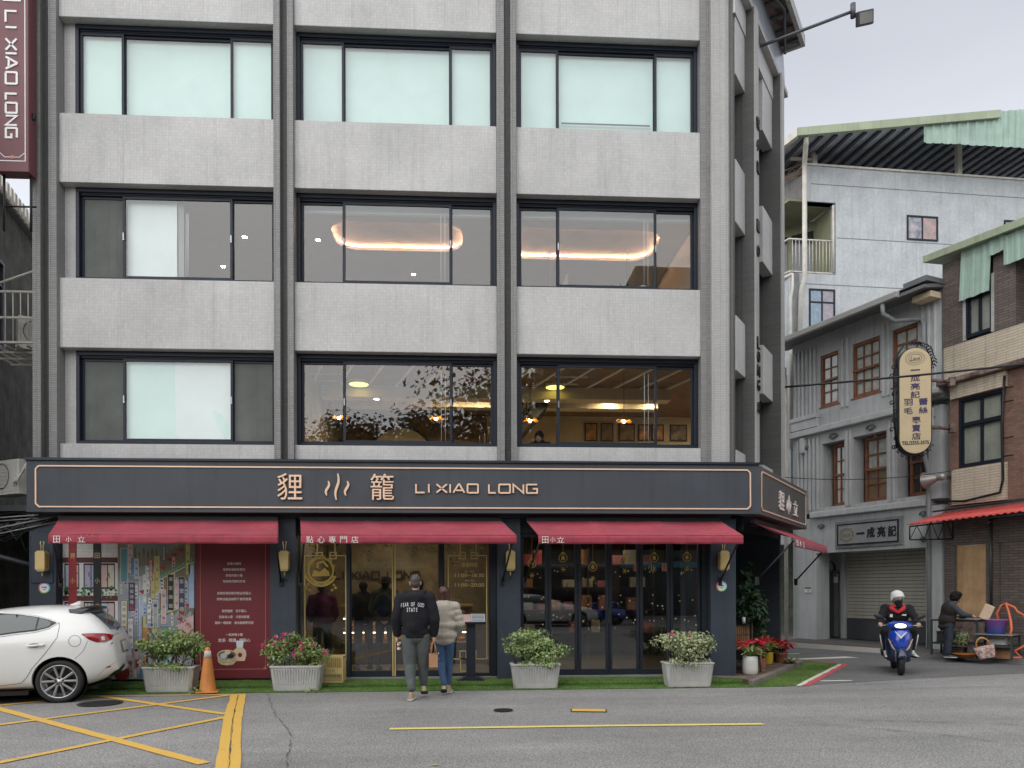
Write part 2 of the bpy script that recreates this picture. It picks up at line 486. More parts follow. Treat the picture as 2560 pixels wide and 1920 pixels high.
# ------------------------------------------------------------------ ground and markings
g = MB(); g.poly([(-700, -700, 0), (700, -700, 0), (700, 700, 0), (-700, 700, 0)])
tag(g.build('road', 'asphalt'), kind='structure')
g = MB(); g.poly([(5.36, -.86, .004), (8.4, .1, .004), (12.6, 1.2, .004), (11.9, 2.4, .004), (10.2, 4.2, .004), (8.6, 7.6, .004), (2.0, 17.0, .004), (-2.0, 15.0, .004), (6.9, 3.4, .004)])
tag(g.build('side_lane', 'asphalt_lane'), kind='structure')

def stripe(name, mat_, pts, w, z=.008, rag=.004, step=.22):
    """painted line along a polyline, with slightly ragged edges"""
    b = MB(); P = []
    for i in range(len(pts) - 1):
        a, c = Vector(pts[i]), Vector(pts[i + 1]); n = max(1, int((c - a).length / step))
        P += [a.lerp(c, k / n) for k in range(n)]
    P.append(Vector(pts[-1]))
    vs = []
    for i, p in enumerate(P):
        t = (P[min(i + 1, len(P) - 1)] - P[max(i - 1, 0)]).normalized(); nn = Vector((-t.y, t.x))
        a = p + nn * (w / 2 + random.uniform(-rag, rag)); c = p - nn * (w / 2 + random.uniform(-rag, rag))
        vs += [(a.x, a.y, z), (c.x, c.y, z)]
    b.add(vs, [(2 * i, 2 * i + 1, 2 * i + 3, 2 * i + 2) for i in range(len(P) - 1)])
    return tag(b.build(name, mat_), kind='structure')

def clipx(a, b, x):
    t = (x - a[0]) / (b[0] - a[0]); return (x, a[1] + (b[1] - a[1]) * t)
X1 = ((-6.316, -2.44), (-2.45, -5.88)); X1b = ((-4.374, -5.703), (-3.06, -3.30)); X2 = ((-6.528, -2.085), (-5.59, -1.236))
X2b = ((-5.59, -3.66), (-3.63, -1.29)); X2c = ((-5.59, -1.236), (-3.13, -3.08))
stripe('yellow_box_line', 'road_yellow', [clipx(*X1, -12), X1[1]], .125)
stripe('yellow_box_line', 'road_yellow', [clipx(*X1b, -5.6), X1b[1]], .11, z=.0085)
stripe('yellow_box_line', 'road_yellow', [clipx(*X2, -9), X2[1]], .11, z=.0083)
stripe('yellow_box_line', 'road_yellow', [clipx(*X2b, -8.2), X2b[1]], .11, z=.0087)
stripe('yellow_box_line', 'road_yellow', [X2[1], X2c[1]], .11, z=.0081)
stripe('yellow_box_line', 'road_yellow', [(-7.2, -1.20), (-3.5, -1.27)], .07, z=.0079)
for dx in (-.058, .058):
    stripe('yellow_box_edge', 'road_yellow', [(-3.53 + dx, -1.20), (-2.95 + dx, -3.4), (-2.18 + dx, -6.07), (-1.75 + dx, -7.6)], .108, z=.009, rag=.007)
stripe('yellow_lane_line', 'road_lemon', [(-.92, -4.26), (1.2, -4.235), (3.46, -4.25)], .105, rag=.003)
stripe('red_kerb_line', 'road_red', [(5.47, -.91), (7.85, 2.42), (7.42, 3.42)], .11, z=.010, rag=.006)
stripe('white_kerb_line', 'road_white', [(5.36, -.90), (7.74, 2.44)], .085, z=.0105, rag=.012)
g = MB(); g.poly([(7.42, 3.52, .008), (8.9, 3.86, .008), (8.72, 4.17, .008), (7.36, 3.74, .008)]); tag(g.build('white_road_marking', 'road_white'), kind='structure')
stripe('white_road_marking', 'road_white', [(6.02, -.30), (6.6, -.27)], .10, z=.009, rag=.02)
stripe('white_road_marking', 'road_white', [(12.0, .75), (13.4, .55)], .10, z=.009, rag=.02)
stripe('white_road_marking', 'road_white', [(7.2, 5.6), (7.5, 4.9), (8.0, 5.0)], .12, z=.009, rag=.012)

mat('crack_tar', (.045, .044, .043), .95)
def crack(pts, w=.012, seed=1, jit=.012):
    rnd = random.Random(seed); b = MB(); P = []
    for i in range(len(pts) - 1):
        a, c = Vector(pts[i]), Vector(pts[i + 1]); n = max(2, int((c - a).length / .09))
        P += [a.lerp(c, k / n) + Vector((rnd.gauss(0, jit), rnd.gauss(0, jit * 1.3))) for k in range(n)]
    vs = []
    for i, p in enumerate(P):
        ww = w * rnd.uniform(.15, 1.0) / 2
        t = (P[min(i + 1, len(P) - 1)] - P[max(i - 1, 0)]).normalized(); nn = Vector((-t.y, t.x))
        vs += [(p.x + nn.x * ww, p.y + nn.y * ww, .0125), (p.x - nn.x * ww, p.y - nn.y * ww, .0125)]
    b.add(vs, [(2 * i, 2 * i + 1, 2 * i + 3, 2 * i + 2) for i in range(len(P) - 1)])
    return tag(b.build('road_crack', 'crack_tar'), kind='structure')
crack([(-3.51, -1.3), (-2.94, -3.4), (-2.18, -6.05), (-1.75, -7.5)], .012, 2, .004)
crack([(-3.1, -1.2), (-2.5, -3.1), (-1.95, -4.6), (-1.55, -6.6)], .012, 3)
crack([(3.9, -4.2), (5.0, -4.9), (5.4, -5.3), (5.9, -6.4)], .016, 4)
crack([(4.6, -4.05), (6.4, -4.5), (6.6, -5.2), (6.9, -6.2)], .02, 5)
crack([(7.3, -4.2), (8.2, -5.0), (9.3, -5.9)], .014, 6)
crack([(3.4, -2.1), (5.5, -1.6), (8.5, -1.2), (11, -.8)], .012, 7)
crack([(5.8, -1.0), (7.8, -.55), (10.5, -.2)], .014, 8)

# cast iron covers in the road
def manhole(x, y, r, label, n=9):
    t = thing('manhole_cover', label, 'manhole cover', (x, y, 0))
    b = MB(); b.lathe([(r, .013), (r, .016), (r * .93, .016), (r * .93, .013)], 36); b.build('rim', 'cast_iron', t)
    b = MB(); b.lathe([(.001, .012), (r * .92, .012)], 36); b.build('plate', 'cast_iron', t)
    b = MB()
    for i in range(n):
        yy = -r * .8 + 1.6 * r * i / (n - 1); h = math.sqrt(max(0, (r * .88) ** 2 - yy * yy))
        b.box(-h, h, yy - r * .035, yy + r * .035, .0125, .017)
    b.build('tread', 'cast_iron', t)
    return t
manhole(-5.2, -2.03, .29, 'wide round iron manhole cover among the yellow box lines')
manhole(.44, -3.04, .13, 'small round iron cover in the open asphalt')
t = thing('utility_cover', 'small rectangular yellow painted cover in the road', 'utility cover', (1.56, -3.13, 0), R(-8))
MB().box(-.235, .235, -.115, .115, .0105, .0125).build('rim', 'cast_iron', t)
MB().box(-.22, .22, -.10, .10, .011, .0135).build('plate', 'road_yellow', t)

# artificial turf: low step along the shop front, strip on the road, wedge by the corner
g = MB(); g.prism([(-7.6, -.62, 0), (4.62, -.62, 0), (4.62, .3, 0), (-7.6, .3, 0)], (0, 0, .07)); tag(g.build('turf_step', 'turf', bevel=.02), kind='structure')
g = MB(); g.prism([(-7.6, -1.10, .004), (4.62, -1.0, .004), (4.62, -.60, .004), (-7.6, -.60, .004)], (0, 0, .008)); tag(g.build('turf_strip', 'turf'), kind='structure')
g = MB(); g.prism([(4.60, -1.0, .005), (5.31, -.90, .005), (7.69, 2.43, .005), (7.33, 3.3, .005), (6.3, 2.9, .005), (4.60, -.2, .005)], (0, 0, .008)); tag(g.build('turf_wedge', 'turf'), kind='structure')
def blades(name, areas, n, seed, h=.022):
    """short plastic grass blades standing on the turf sheets"""
    rnd = random.Random(seed); vs = []; fs = []
    for (quad, z, nn) in areas:
        a, b2, c, d = [Vector(q) for q in quad]
        for i in range(nn):
            u, v = rnd.random(), rnd.random()
            p = a.lerp(b2, u).lerp(d.lerp(c, u), v)
            ang = rnd.uniform(0, pi); w = .0045; hh = h * rnd.uniform(.6, 1.3); l = rnd.uniform(-.4, .4) * hh; m2 = rnd.uniform(-.4, .4) * hh
            k = len(vs)
            vs += [(p.x - w * cos(ang), p.y - w * sin(ang), z), (p.x + w * cos(ang), p.y + w * sin(ang), z), (p.x + l, p.y + m2, z + hh)]
            fs.append((k, k + 1, k + 2))
    b = MB(); b.add(vs, fs); o = b.build(name, 'grass_blade')
    return tag(o, 'short green blades of the artificial turf by the shop', 'turf', kind='stuff')
leaf_mat('grass_blade', (.06, .13, .022), (.22, .33, .09), .8, .15, 1.6)
blades('turf_blades', [(((-5.3, -.62), (4.62, -.62), (4.62, -.02), (-5.3, -.02)), .068, 42000), (((-7.6, -.63), (4.62, -.63), (4.62, -.6), (-7.6, -.6)), .045, 12000),
                       (((-5.6, -1.09), (4.62, -1.0), (4.62, -.62), (-5.6, -.62)), .010, 20000),
                       (((4.62, -.99), (5.30, -.89), (7.66, 2.42), (6.2, 1.6)), .012, 16000)], 0, 3)

# wooden deck at the side entrance
MS = Matrix.Translation((4.58, -.2, 0)) @ Matrix.Rotation(R(55), 4, 'Z')     # frame of the side wall: x along it, y inwards
deck = thing('wooden_deck', 'low weathered wooden deck with edge boards at the side entrance', 'deck', (4.58, -.2, 0), R(55))
for i in range(23):
    x = -.22 + i * .152
    y0 = -.20
    MB().box(x, x + .145, y0, 1.0, .045, .098 - random.random() * .005).build('plank', 'deck_wood' if i % 3 else 'deck_grey', deck, bevel=.004, seg=1)
MB().hexa([(-.62, -.45, .0), (3.32, -.45, .0), (3.32, -.335, .0), (-.50, -.335, .0)], [(-.62, -.45, .1), (3.32, -.45, .1), (3.32, -.335, .1), (-.50, -.335, .1)]).build('edge_board', 'deck_grey', deck, bevel=.005)
MB().hexa([(-.49, -.33, .0), (3.32, -.33, .0), (3.32, -.205, .0), (-.36, -.205, .0)], [(-.49, -.33, .1), (3.32, -.33, .1), (3.32, -.205, .1), (-.36, -.205, .1)]).build('edge_board', 'deck_wood', deck, bevel=.005)

# ------------------------------------------------------------------ the corner building
bld = thing('corner_building', 'four-storey grey tiled corner building with dark navy windows above a shop', 'building')
BAYS = [(-6.74, -3.24), (-2.915, .48), (.81, 4.0)]
Z_W = [(4.025, 5.61), (6.76, 8.34), (9.48, 11.07)]                # window openings, bottom and top
SPAN = [(3.5, 4.025), (5.61, 6.76), (8.34, 9.48), (11.07, 12.2)]
for (x0, x1) in BAYS:
    for (z0, z1) in SPAN:
        MB().box(x0, x1, -.12, .22, z0, z1).build('spandrel', 'wall_tile', bld, bevel=.006, seg=1)
PILL = [(-7.13, -7.0, -6.87, -6.74), (-3.24, -3.135, -3.015, -2.915), (.48, .606, .714, .81)]
for (a, b, c, d) in PILL:
    MB().box(a, b, -.20, .45, 2.9, 12.2).build('pillar_rib', 'pillar_tile', bld, bevel=.004, seg=1)
    MB().box(c, d, -.20, .45, 2.9, 12.2).build('pillar_rib', 'pillar_tile', bld, bevel=.004, seg=1)
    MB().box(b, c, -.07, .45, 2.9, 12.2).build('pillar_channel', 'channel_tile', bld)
MB().box(4.0, 4.16, -.145, .45, 2.9, 12.2).build('pillar_rib', 'pillar_tile', bld, bevel=.004, seg=1)
MB().prism([(4.16, .45, 2.9), (4.16, -.24, 2.9), (4.40, -.24, 2.9), (4.455, -.225, 2.9), (4.50, -.185, 2.9), (4.56, -.10, 2.9), (4.45, .45, 2.9)], (0, 0, 9.3)).build('corner_column', 'corner_tile', bld, bevel=.004, seg=1)
for x0, x1, z0, z1 in [(-6.74, -6.55, a, b) for a, b in Z_W]:      # pale jamb strip beside the first bay
    MB().box(x0 + .002, x1, .05, .24, z0, z1).build('jamb', 'wall_tile', bld)
# parapet
MB().box(-7.13, 4.45, -.16, .45, 12.2, 13.0).build('parapet', 'corner_tile', bld)

# side wall
for (s0, s1) in ((.62, .84), (2.66, 2.88)):
    pass
side = lambda: MB(MS)
FIN = [(.66, .88), (2.74, 2.96)]
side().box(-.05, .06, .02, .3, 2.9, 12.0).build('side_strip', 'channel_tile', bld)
for (a, b) in FIN:
    side().box(a, b, -.19, -.16, 2.9, 12.0).build('fin_face', 'corner_tile', bld)
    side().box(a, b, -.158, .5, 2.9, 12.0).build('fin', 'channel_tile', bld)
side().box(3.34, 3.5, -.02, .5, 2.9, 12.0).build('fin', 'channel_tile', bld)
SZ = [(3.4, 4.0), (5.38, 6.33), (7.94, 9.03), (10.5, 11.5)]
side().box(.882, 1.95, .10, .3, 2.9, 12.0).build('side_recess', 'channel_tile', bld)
for (a, b) in ((.062, .655), (1.952, 2.735), (2.965, 3.335)):
    for (z0, z1) in SZ:
        side().box(a, b, 0, .2, z0, z1).build('side_spandrel', 'wall_tile', bld, bevel=.006, seg=1)
    for (z0, z1) in ((4.0, 5.38), (6.33, 7.94), (9.03, 10.5)):
        w = side().box(a, b, .30, .36, z0, z1).build('side_window', 'window_frame', bld)
        if b - a > .7:
            for k in range(3):
                xx = a + .06 + k * (b - a) / 3
                side().poly([(xx, .295, z0 + .08), (xx + (b - a) / 3 - .1, .295, z0 + .08), (xx + (b - a) / 3 - .1, .295, z1 - .08), (xx, .295, z1 - .08)]).build('pane', 'dark_pane', w)
side().box(-.03, 3.5, -.02, .5, 11.5, 11.96).build('side_beam', 'wall_tile', bld)
side().box(-.25, 3.56, -.14, .5, 11.96, 12.06).build('cornice', 'corner_tile', bld)
mat('metal_band', (.40, .42, .46), .35, .5, var=.08, streak=.2)
mat('rusty_roof', (.085, .052, .045), .85, var=.5, scale=5, col2=(.20, .15, .13))
side().hexa([(-.3, -.10, 12.06), (3.5, -.10, 12.06), (3.5, .1, 12.06), (-.3, .1, 12.06)], [(-.3, -.06, 12.9), (3.5, -.06, 12.9), (3.5, .1, 12.9), (-.3, .1, 12.9)]).build('metal_band', 'metal_band', bld)
rf = side().hexa([(-.6, -.42, 12.92), (3.42, -.42, 12.92), (3.42, 1.2, 13.3), (-.6, 1.2, 13.3)], [(-.6, -.42, 12.96), (3.42, -.42, 12.96), (3.42, 1.2, 13.34), (-.6, 1.2, 13.34)]).build('roof_canopy', 'rusty_roof', bld)
side().box(-.6, 3.42, -.50, -.422, 12.86, 13.08).build('gutter', 'corner_tile', rf)
side().box(3.422, 3.50, -.50, 1.0, 12.86, 13.08).build('gutter', 'corner_tile', rf)
for k in range(9):
    x = -.3 + k * .44
    side().box(x, x + .05, -.41, .2, 12.87, 12.92).build('purlin', 'iron_grey', rf)
side().tube([(-.2, -.36, 12.84), (1.0, -.12, 12.80), (2.2, -.36, 12.84), (3.4, -.12, 12.80)], .03).build('brace', 'iron_grey', rf)
# black vertical lettering on the fin face
for ch, z in (('貍', 9.95), ('小', 9.55), ('籠', 9.15), ('I', 8.1), ('O', 7.65), ('L', 6.0), ('O', 5.75), ('N', 5.5), ('G', 5.25), ('店', 4.85)):
    txt('wall_letter', ch, .2, (0, 0, 0), 'iron_black', bld, depth=.012, fit=(.17, .2)).matrix_local = MS @ Matrix.Translation((.77, -.205, z)) @ FRONT

# floors, rear walls, roof slab
plan = lambda z, dz, inset=0: [(-7.1, .25, z), (4.4, .25, z), (6.3, 3.0, z), (5.4, 9.5, z), (-7.1, 9.5, z)]
mat('slab', (.30, .29, .28), .9)
for nm, z in (('floor_slab', 2.95), ('floor_slab', 5.86), ('floor_slab', 8.58), ('roof_slab', 11.9)):
    b = MB(); b.prism(plan(z, .2), (0, 0, .2)); b.build(nm, 'slab', bld)
mat('rear_wall', (.22, .215, .205), .9, var=.2, streak=.3)
MB().box(-7.13, -7.0, .46, 9.6, 0, 13).build('rear_wall', 'rear_wall', bld)
MB().box(-7.0, 5.4, 9.5, 9.62, 0, 13).build('rear_wall', 'rear_wall', bld)
MB().prism([(6.36, 2.95, 0), (6.50, 2.98, 0), (5.55, 9.62, 0), (5.41, 9.62, 0)], (0, 0, 13)).build('rear_wall', 'rear_wall', bld)

# windows ------------------------------------------------------------
def window(x0, x1, z0, z1, fr=(.235, .765), front='mid', kinds=('glass', 'glass', 'glass'), handles=True):
    ft, fs_, fb = .075, .058, .075
    y0, y1 = .03, .17
    b = MB()
    b.box(x0, x1, y0, y1, z1 - ft, z1); b.box(x0, x1, y0, y1, z0, z0 + fb)
    b.box(x0, x0 + fs_, y0, y1, z0 + fb, z1 - ft); b.box(x1 - fs_, x1, y0, y1, z0 + fb, z1 - ft)
    b.box(x0 + fs_, x1 - fs_, y0 + .03, y1, z1 - ft - .02, z1 - ft); b.box(x0 + fs_, x1 - fs_, y0 + .045, y1, z1 - ft - .04, z1 - ft - .02)
    w = b.build('window', 'window_frame', bld, bevel=.005, seg=1)
    xs = [x0 + fs_, x0 + (x1 - x0) * fr[0], x0 + (x1 - x0) * fr[1], x1 - fs_]
    za, zb = z0 + fb, z1 - ft - .04
    for i in range(3):
        a, c = xs[i], xs[i + 1]
        if i == 1: a -= .03; c += .03
        fw = .042
        yy = (.075 if (i == 1) == (front == 'mid') else .115)
        bot = .05 if i == 1 and front == 'mid' else .03
        s = MB()
        s.box(a, c, yy, yy + .035, zb - fw, zb - .002); s.box(a, c, yy, yy + .035, za + .002, za + bot)
        s.box(a, a + fw, yy, yy + .035, za + bot, zb - fw); s.box(c - fw, c, yy, yy + .035, za + bot, zb - fw)
        s.build('sash', 'window_frame', w, bevel=.003, seg=1)
        yp = yy + .018
        pa = (a + fw - .004, c - fw + .004, za + bot - .004, zb - fw + .004)
        if kinds[i] == 'screen':
            MB().box(pa[0], pa[1], yp - .002, yp + .003, pa[2], pa[3]).build('insect_screen', 'insect_screen', w)
        else:
            MB().poly([(pa[0], yp, pa[2]), (pa[1], yp, pa[2]), (pa[1], yp, pa[3]), (pa[0], yp, pa[3])]).build('pane', 'window_glass', w)
        if kinds[i] in ('mint', 'blind'):
            MB().box(pa[0] - .05, pa[1] + .05, yp + .06, yp + .07, pa[2] - .02, pa[3] + .02).build('blind', 'mint_film' if kinds[i] == 'mint' else 'white_blind', w)
        if i == 1 and handles:
            for hx in (a + .02, c - .02):
                MB().box(hx - .012, hx + .012, yy - .022, yy, (za + zb) / 2 - .05, (za + zb) / 2 + .05).box(hx - .008, hx + .008, yy - .03, yy - .02, (za + zb) / 2 - .02, (za + zb) / 2 + .07).build('handle', 'steel', w)
    return w, xs, za, zb
WX = [(-6.555, -3.246), (-2.91, .475), (.815, 3.995)]
win = {}
for bi, (x0, x1) in enumerate(WX):
    for ri, (z0, z1) in enumerate(Z_W):
        kinds = ('glass',) * 3
        if ri == 2: kinds = ('mint',) * 3
        if (bi, ri) == (0, 0): kinds = ('screen', 'mint', 'screen')
        if (bi, ri) == (0, 1): kinds = ('screen', 'glass', 'glass')
        win[bi, ri] = window(x0, x1, z0 + .002, z1 - .002, kinds=kinds, front='side' if ri == 2 else 'mid', handles=ri < 2)
# hanging sheets behind the first bay panes
def sheet(parent, x0, x1, z0, z1, y, mat_, seed, amp=.02, n=26):
    rnd = random.Random(seed); o = rnd.uniform(0, 50); vs = []
    for j in range(n + 1):
        for i in range(n + 1):
            u, v = i / n, j / n
            f = noise.noise(Vector((u * 2.2 + v * 1.2 + o, v * 1.4 - u * .5, o))) + .5 * noise.noise(Vector((u * 6 + v * 4 + o, v * 1.5, 2)))
            vs.append((x0 + (x1 - x0) * u, y + amp * f * (1.2 - v), z0 + (z1 - z0) * v))
    fs = [(j * (n + 1) + i, j * (n + 1) + i + 1, (j + 1) * (n + 1) + i + 1, (j + 1) * (n + 1) + i) for j in range(n) for i in range(n)]
    return MB().add(vs, fs, True).build('blind', mat_, parent)
w, xs, za, zb = win[0, 1]
sheet(w, xs[1], xs[1] + .82, za - .02, zb, .19, 'white_blind', 3)
MB().box(xs[1] + .84, xs[1] + .93, .20, .22, za, zb).build('blind_cassette', 'seal', w)
for k in range(3): MB().cyl((xs[1] + .96 + k * .02, .20, za), (xs[1] + .97 + k * .02, .20, zb - .2), .003, n=5).build('cord', 'white_blind', w)
w, xs, za, zb = win[0, 0]
sheet(w, xs[1] + .8, xs[2] + .02, za - .02, zb - .0, .145, 'white_blind', 8, amp=.03)
# roller blind boxes behind the glass of the third floor
for bi in (1, 2):
    w, xs, za, zb = win[bi, 1]
    MB().box(xs[0], xs[3], .26, .34, zb - .10, zb + .06).build('blind_cassette', 'white_blind', w)
for bi, ri in ((2, 0), (2, 1), (1, 0), (1, 1)):
    w, xs, za, zb = win[bi, ri]
    for k in (0, .07):
        MB().cyl((xs[2] - .09 - k, .2, za + .02), (xs[2] - .09 - k, .2, zb - .1), .004, n=5).build('cord', 'white_blind', w)
w, xs, za, zb = win[2, 2]
MB().box(xs[1] + .06, xs[2] - .06, .142, .15, za + .16, za + .185).build('blind_rail', 'gasket', w)
w, xs, za, zb = win[2, 1]
MB().ball((xs[2] - .16, .32, za + .05), (.13, .13, .1)).build('blind_weight', 'white_blind', w)

# rooms ---------------------------------------------------------------
emit_mat('lamp_warm', (1.0, .66, .30), 30)
emit_mat('lamp_white', (1.0, .90, .76), 85); emit_mat('lamp_gallery', (1.0, .80, .52), 420)
emit_mat('lamp_yellow', (1.0, .80, .16), 1.6)
emit_mat('led_strip', (1.0, .48, .24), 200)
emit_mat('shelf_light', (1.0, .80, .45), 5)
def ceiling(z, x0, x1, y0, y1, mat_, holes=()):
    """flat ceiling with rounded rectangular openings"""
    vs = [(x0, y0), (x1, y0), (x1, y1), (x0, y1)]; es = [(0, 1), (1, 2), (2, 3), (3, 0)]; polys = []
    for h in holes:
        k = len(vs); vs += h; es += [(k + i, k + (i + 1) % len(h)) for i in range(len(h))]; polys.append([Vector(p) for p in h])
    v2, e2, f2, *_ = delaunay_2d_cdt([Vector(v) for v in vs], es, [], 0, 1e-6)
    def inside(p, poly):
        c = False
        for i in range(len(poly)):
            a, b = poly[i], poly[i - 1]
            if (a.y > p.y) != (b.y > p.y) and p.x < (b.x - a.x) * (p.y - a.y) / (b.y - a.y) + a.x: c = not c
        return c
    fs = [f for f in f2 if not any(inside(sum((v2[i] for i in f), Vector((0, 0))) / len(f), h) for h in polys)]
    return MB().add([(p.x, p.y, z) for p in v2], fs).build('ceiling', mat_, bld)
def rrect(x0, x1, y0, y1, r, n=6):
    P = []
    for cx, cy, a0 in ((x1 - r, y0 + r, -90), (x1 - r, y1 - r, 0), (x0 + r, y1 - r, 90), (x0 + r, y0 + r, 180)):
        P += [(cx + r * cos(R(a0 + 90 * i / n)), cy + r * sin(R(a0 + 90 * i / n))) for i in range(n + 1)]
    return P
COVES = [(-2.62, -.12, 1.25, 2.45, .42), (.75, 3.75, 1.35, 2.7, .42)]
ZC = 8.46
ceiling(ZC, -6.95, 4.3, .23, 7.0, 'ceiling_white', [rrect(*c) for c in COVES])
for c in COVES:
    h = rrect(*c); n = len(h); o = rrect(c[0] - .24, c[1] + .24, c[2] - .24, c[3] + .24, c[4] + .2)
    b = MB(); b.add([(x, y, ZC) for x, y in h] + [(x, y, ZC + .06) for x, y in h] + [(x, y, ZC + .062) for x, y in o] + [(x, y, ZC + .27) for x, y in o],
                    [(k * n + i, k * n + (i + 1) % n, (k + 1) * n + (i + 1) % n, (k + 1) * n + i) for k in range(3) for i in range(n)] + [tuple(3 * n + i for i in range(n))])
    tray = b.build('cove', 'ceiling_white', bld)
    m = rrect(c[0] - .11, c[1] + .11, c[2] - .11, c[3] + .11, c[4] + .09)
    MB().tube([(x, y, ZC + .10) for x, y in m], .0045, 5, closed=True).build('light_strip', 'led_strip', tray)
def room(x0, x1, y1, z0, z1, mat_, back=True, left=True, right=True):
    b = MB()
    b.poly([(x0, .23, z0), (x1, .23, z0), (x1, y1, z0), (x0, y1, z0)]); b.build('room_floor', 'interior_floor', bld)
    b = MB()
    if back: b.poly([(x0, y1, z0), (x1, y1, z0), (x1, y1, z1), (x0, y1, z1)])
    if left: b.poly([(x0, .23, z0), (x0, y1, z0), (x0, y1, z1), (x0, .23, z1)])
    if right: b.poly([(x1, .23, z0), (x1, y1, z0), (x1, y1, z1), (x1, .23, z1)])
    b.build('room_wall', mat_, bld)
room(-6.95, 4.25, 7.0, 6.10, ZC - .002, 'ceiling_white')
def downlight(x, y, z, r=.042, m='lamp_white'):
    d = MB().lathe([(r, z - .001), (r * 1.25, z - .006), (r * 1.25, z)], 16, (x, y, 0)).build('downlight', 'ceiling_white', bld)
    MB().lathe([(.001, z - .004), (r, z - .004)], 16, (x, y, 0)).build('lens', m, d)
for x, y in ((-4.35, 2.0), (-3.35, 2.0), (-2.95, 2.05), (-5.2, 3.4), (-1.2, 3.6), (1.2, 4.3), (2.2, 4.3), (3.2, 4.35), (-4.3, 4.2)): downlight(x, y, ZC)
# second floor: timber ceiling with pale strips, rear beam, picture wall, stair
Z2 = 5.76
MB().poly([(-3.05, .23, 3.151), (4.3, .23, 3.151), (5.95, 2.9, 3.151), (5.9, 5.2, 3.151), (-3.05, 5.2, 3.151)]).build('room_floor', 'interior_floor', bld)
MB().poly([(-3.05, 5.2, 3.15), (5.9, 5.2, 3.15), (5.9, 5.2, Z2), (-3.05, 5.2, Z2)]).build('room_wall', 'interior_cream', bld)
MB().poly([(5.9, 5.2, 3.15), (5.95, 2.9, 3.15), (5.95, 2.9, Z2), (5.9, 5.2, Z2)]).build('room_wall', 'interior_cream', bld)
MB().box(-3.12, -3.05, .46, 5.2, 3.15, Z2).build('partition', 'shop_wall', bld)
room(-6.95, -3.14, 3.0, 3.15, Z2, 'interior_dark')
MB().poly([(-6.95, .23, Z2 + .001), (-3.14, .23, Z2 + .001), (-3.14, 3.0, Z2 + .001), (-6.95, 3.0, Z2 + .001)]).build('ceiling', 'ceiling_white', bld)
cl = MB().poly([(-3.05, .23, Z2), (4.3, .23, Z2), (5.95, 2.9, Z2), (5.9, 5.2, Z2), (-3.05, 5.2, Z2)]).build('ceiling', 'ceiling_wood', bld)
for k in range(16):
    x = -3.6 + k * .56
    MB().hexa([(x, .3, Z2 - .03), (x + .06, .3, Z2 - .03), (x - .66, 2.55, Z2 - .03), (x - .72, 2.55, Z2 - .03)], [(x, .3, Z2 - .001), (x + .06, .3, Z2 - .001), (x - .66, 2.55, Z2 - .001), (x - .72, 2.55, Z2 - .001)]).build('ceiling_strip', 'strip_white', cl)
for y in (.42, 1.05, 1.7, 2.2):
    for (xa, xb) in ((-2.9, -2.0), (.9, 1.5), (2.1, 2.75)):
        MB().box(xa - y * .25, xb - y * .25, y, y + .05, Z2 - .026, Z2 - .002).build('ceiling_strip', 'strip_white', cl)
MB().box(-3.0, 4.2, 2.56, 2.9, Z2 - .24, Z2 - .001).build('ceiling_beam', 'interior_cream', bld)
MB().box(-3.0, 4.2, 3.7, 4.0, Z2 - .16, Z2 - .001).build('ceiling_beam', 'interior_cream', bld)
for x, y in ((1.62, 2.73), (3.1, 3.5), (4.1, 3.5), (5.0, 3.5), (.3, 3.3), (-1.9, 2.73), (-.2, 3.2)): downlight(x, y, Z2 - (.24 if y == 2.73 else .0) - .001, m='lamp_gallery')
for x, y in ((-2.2, 2.3), (1.75, 2.35)):                            # round yellow ceiling lamps
    d = MB().lathe([(.19, Z2 - .06), (.20, Z2 - .03), (.19, Z2 - .002)], 24, (x, y, 0)).build('ceiling_lamp', 'strip_white', bld)
    MB().lathe([(.001, Z2 - .062), (.188, Z2 - .062)], 24, (x, y, 0)).build('lens', 'lamp_yellow', d)
# picture wall
mat('picture_red', (.30, .07, .03), .5, var=.7, scale=4, col2=(.55, .30, .12)); mat('picture_sepia', (.30, .22, .14), .5, var=.7, scale=5); mat('picture_dark', (.06, .05, .045), .5, var=.8, scale=5, col2=(.25, .2, .16))
for i, (x, w_, h_, m_) in enumerate(((2.94, .31, .44, 'picture_red'), (3.33, .31, .44, 'picture_sepia'), (3.81, .40, .42, 'picture_sepia'), (4.24, .30, .40, 'picture_red'), (4.57, .30, .40, 'picture_red'), (5.08, .42, .40, 'picture_dark'))):
    z = 5.38
    p = thing('framed_picture', ['red night scene print in a dark frame on the upstairs wall', 'tall sepia print in a dark frame beside the night scene', 'wide red and brown print in a dark frame under a pendant lamp', 'narrow brown print in a dark frame behind the window cords', 'warm red print in a dark frame next to the wide dark print', 'wide dark print in a frame at the far end of the picture wall'][i], 'picture', (x, 5.19, z))
    MB().box(-w_ / 2, w_ / 2, -.03, 0, -h_ / 2, h_ / 2).build('frame', 'interior_dark', p)
    MB().box(-w_ / 2 + .03, w_ / 2 - .03, -.034, -.031, -h_ / 2 + .03, h_ / 2 - .03).build('print', m_, p)
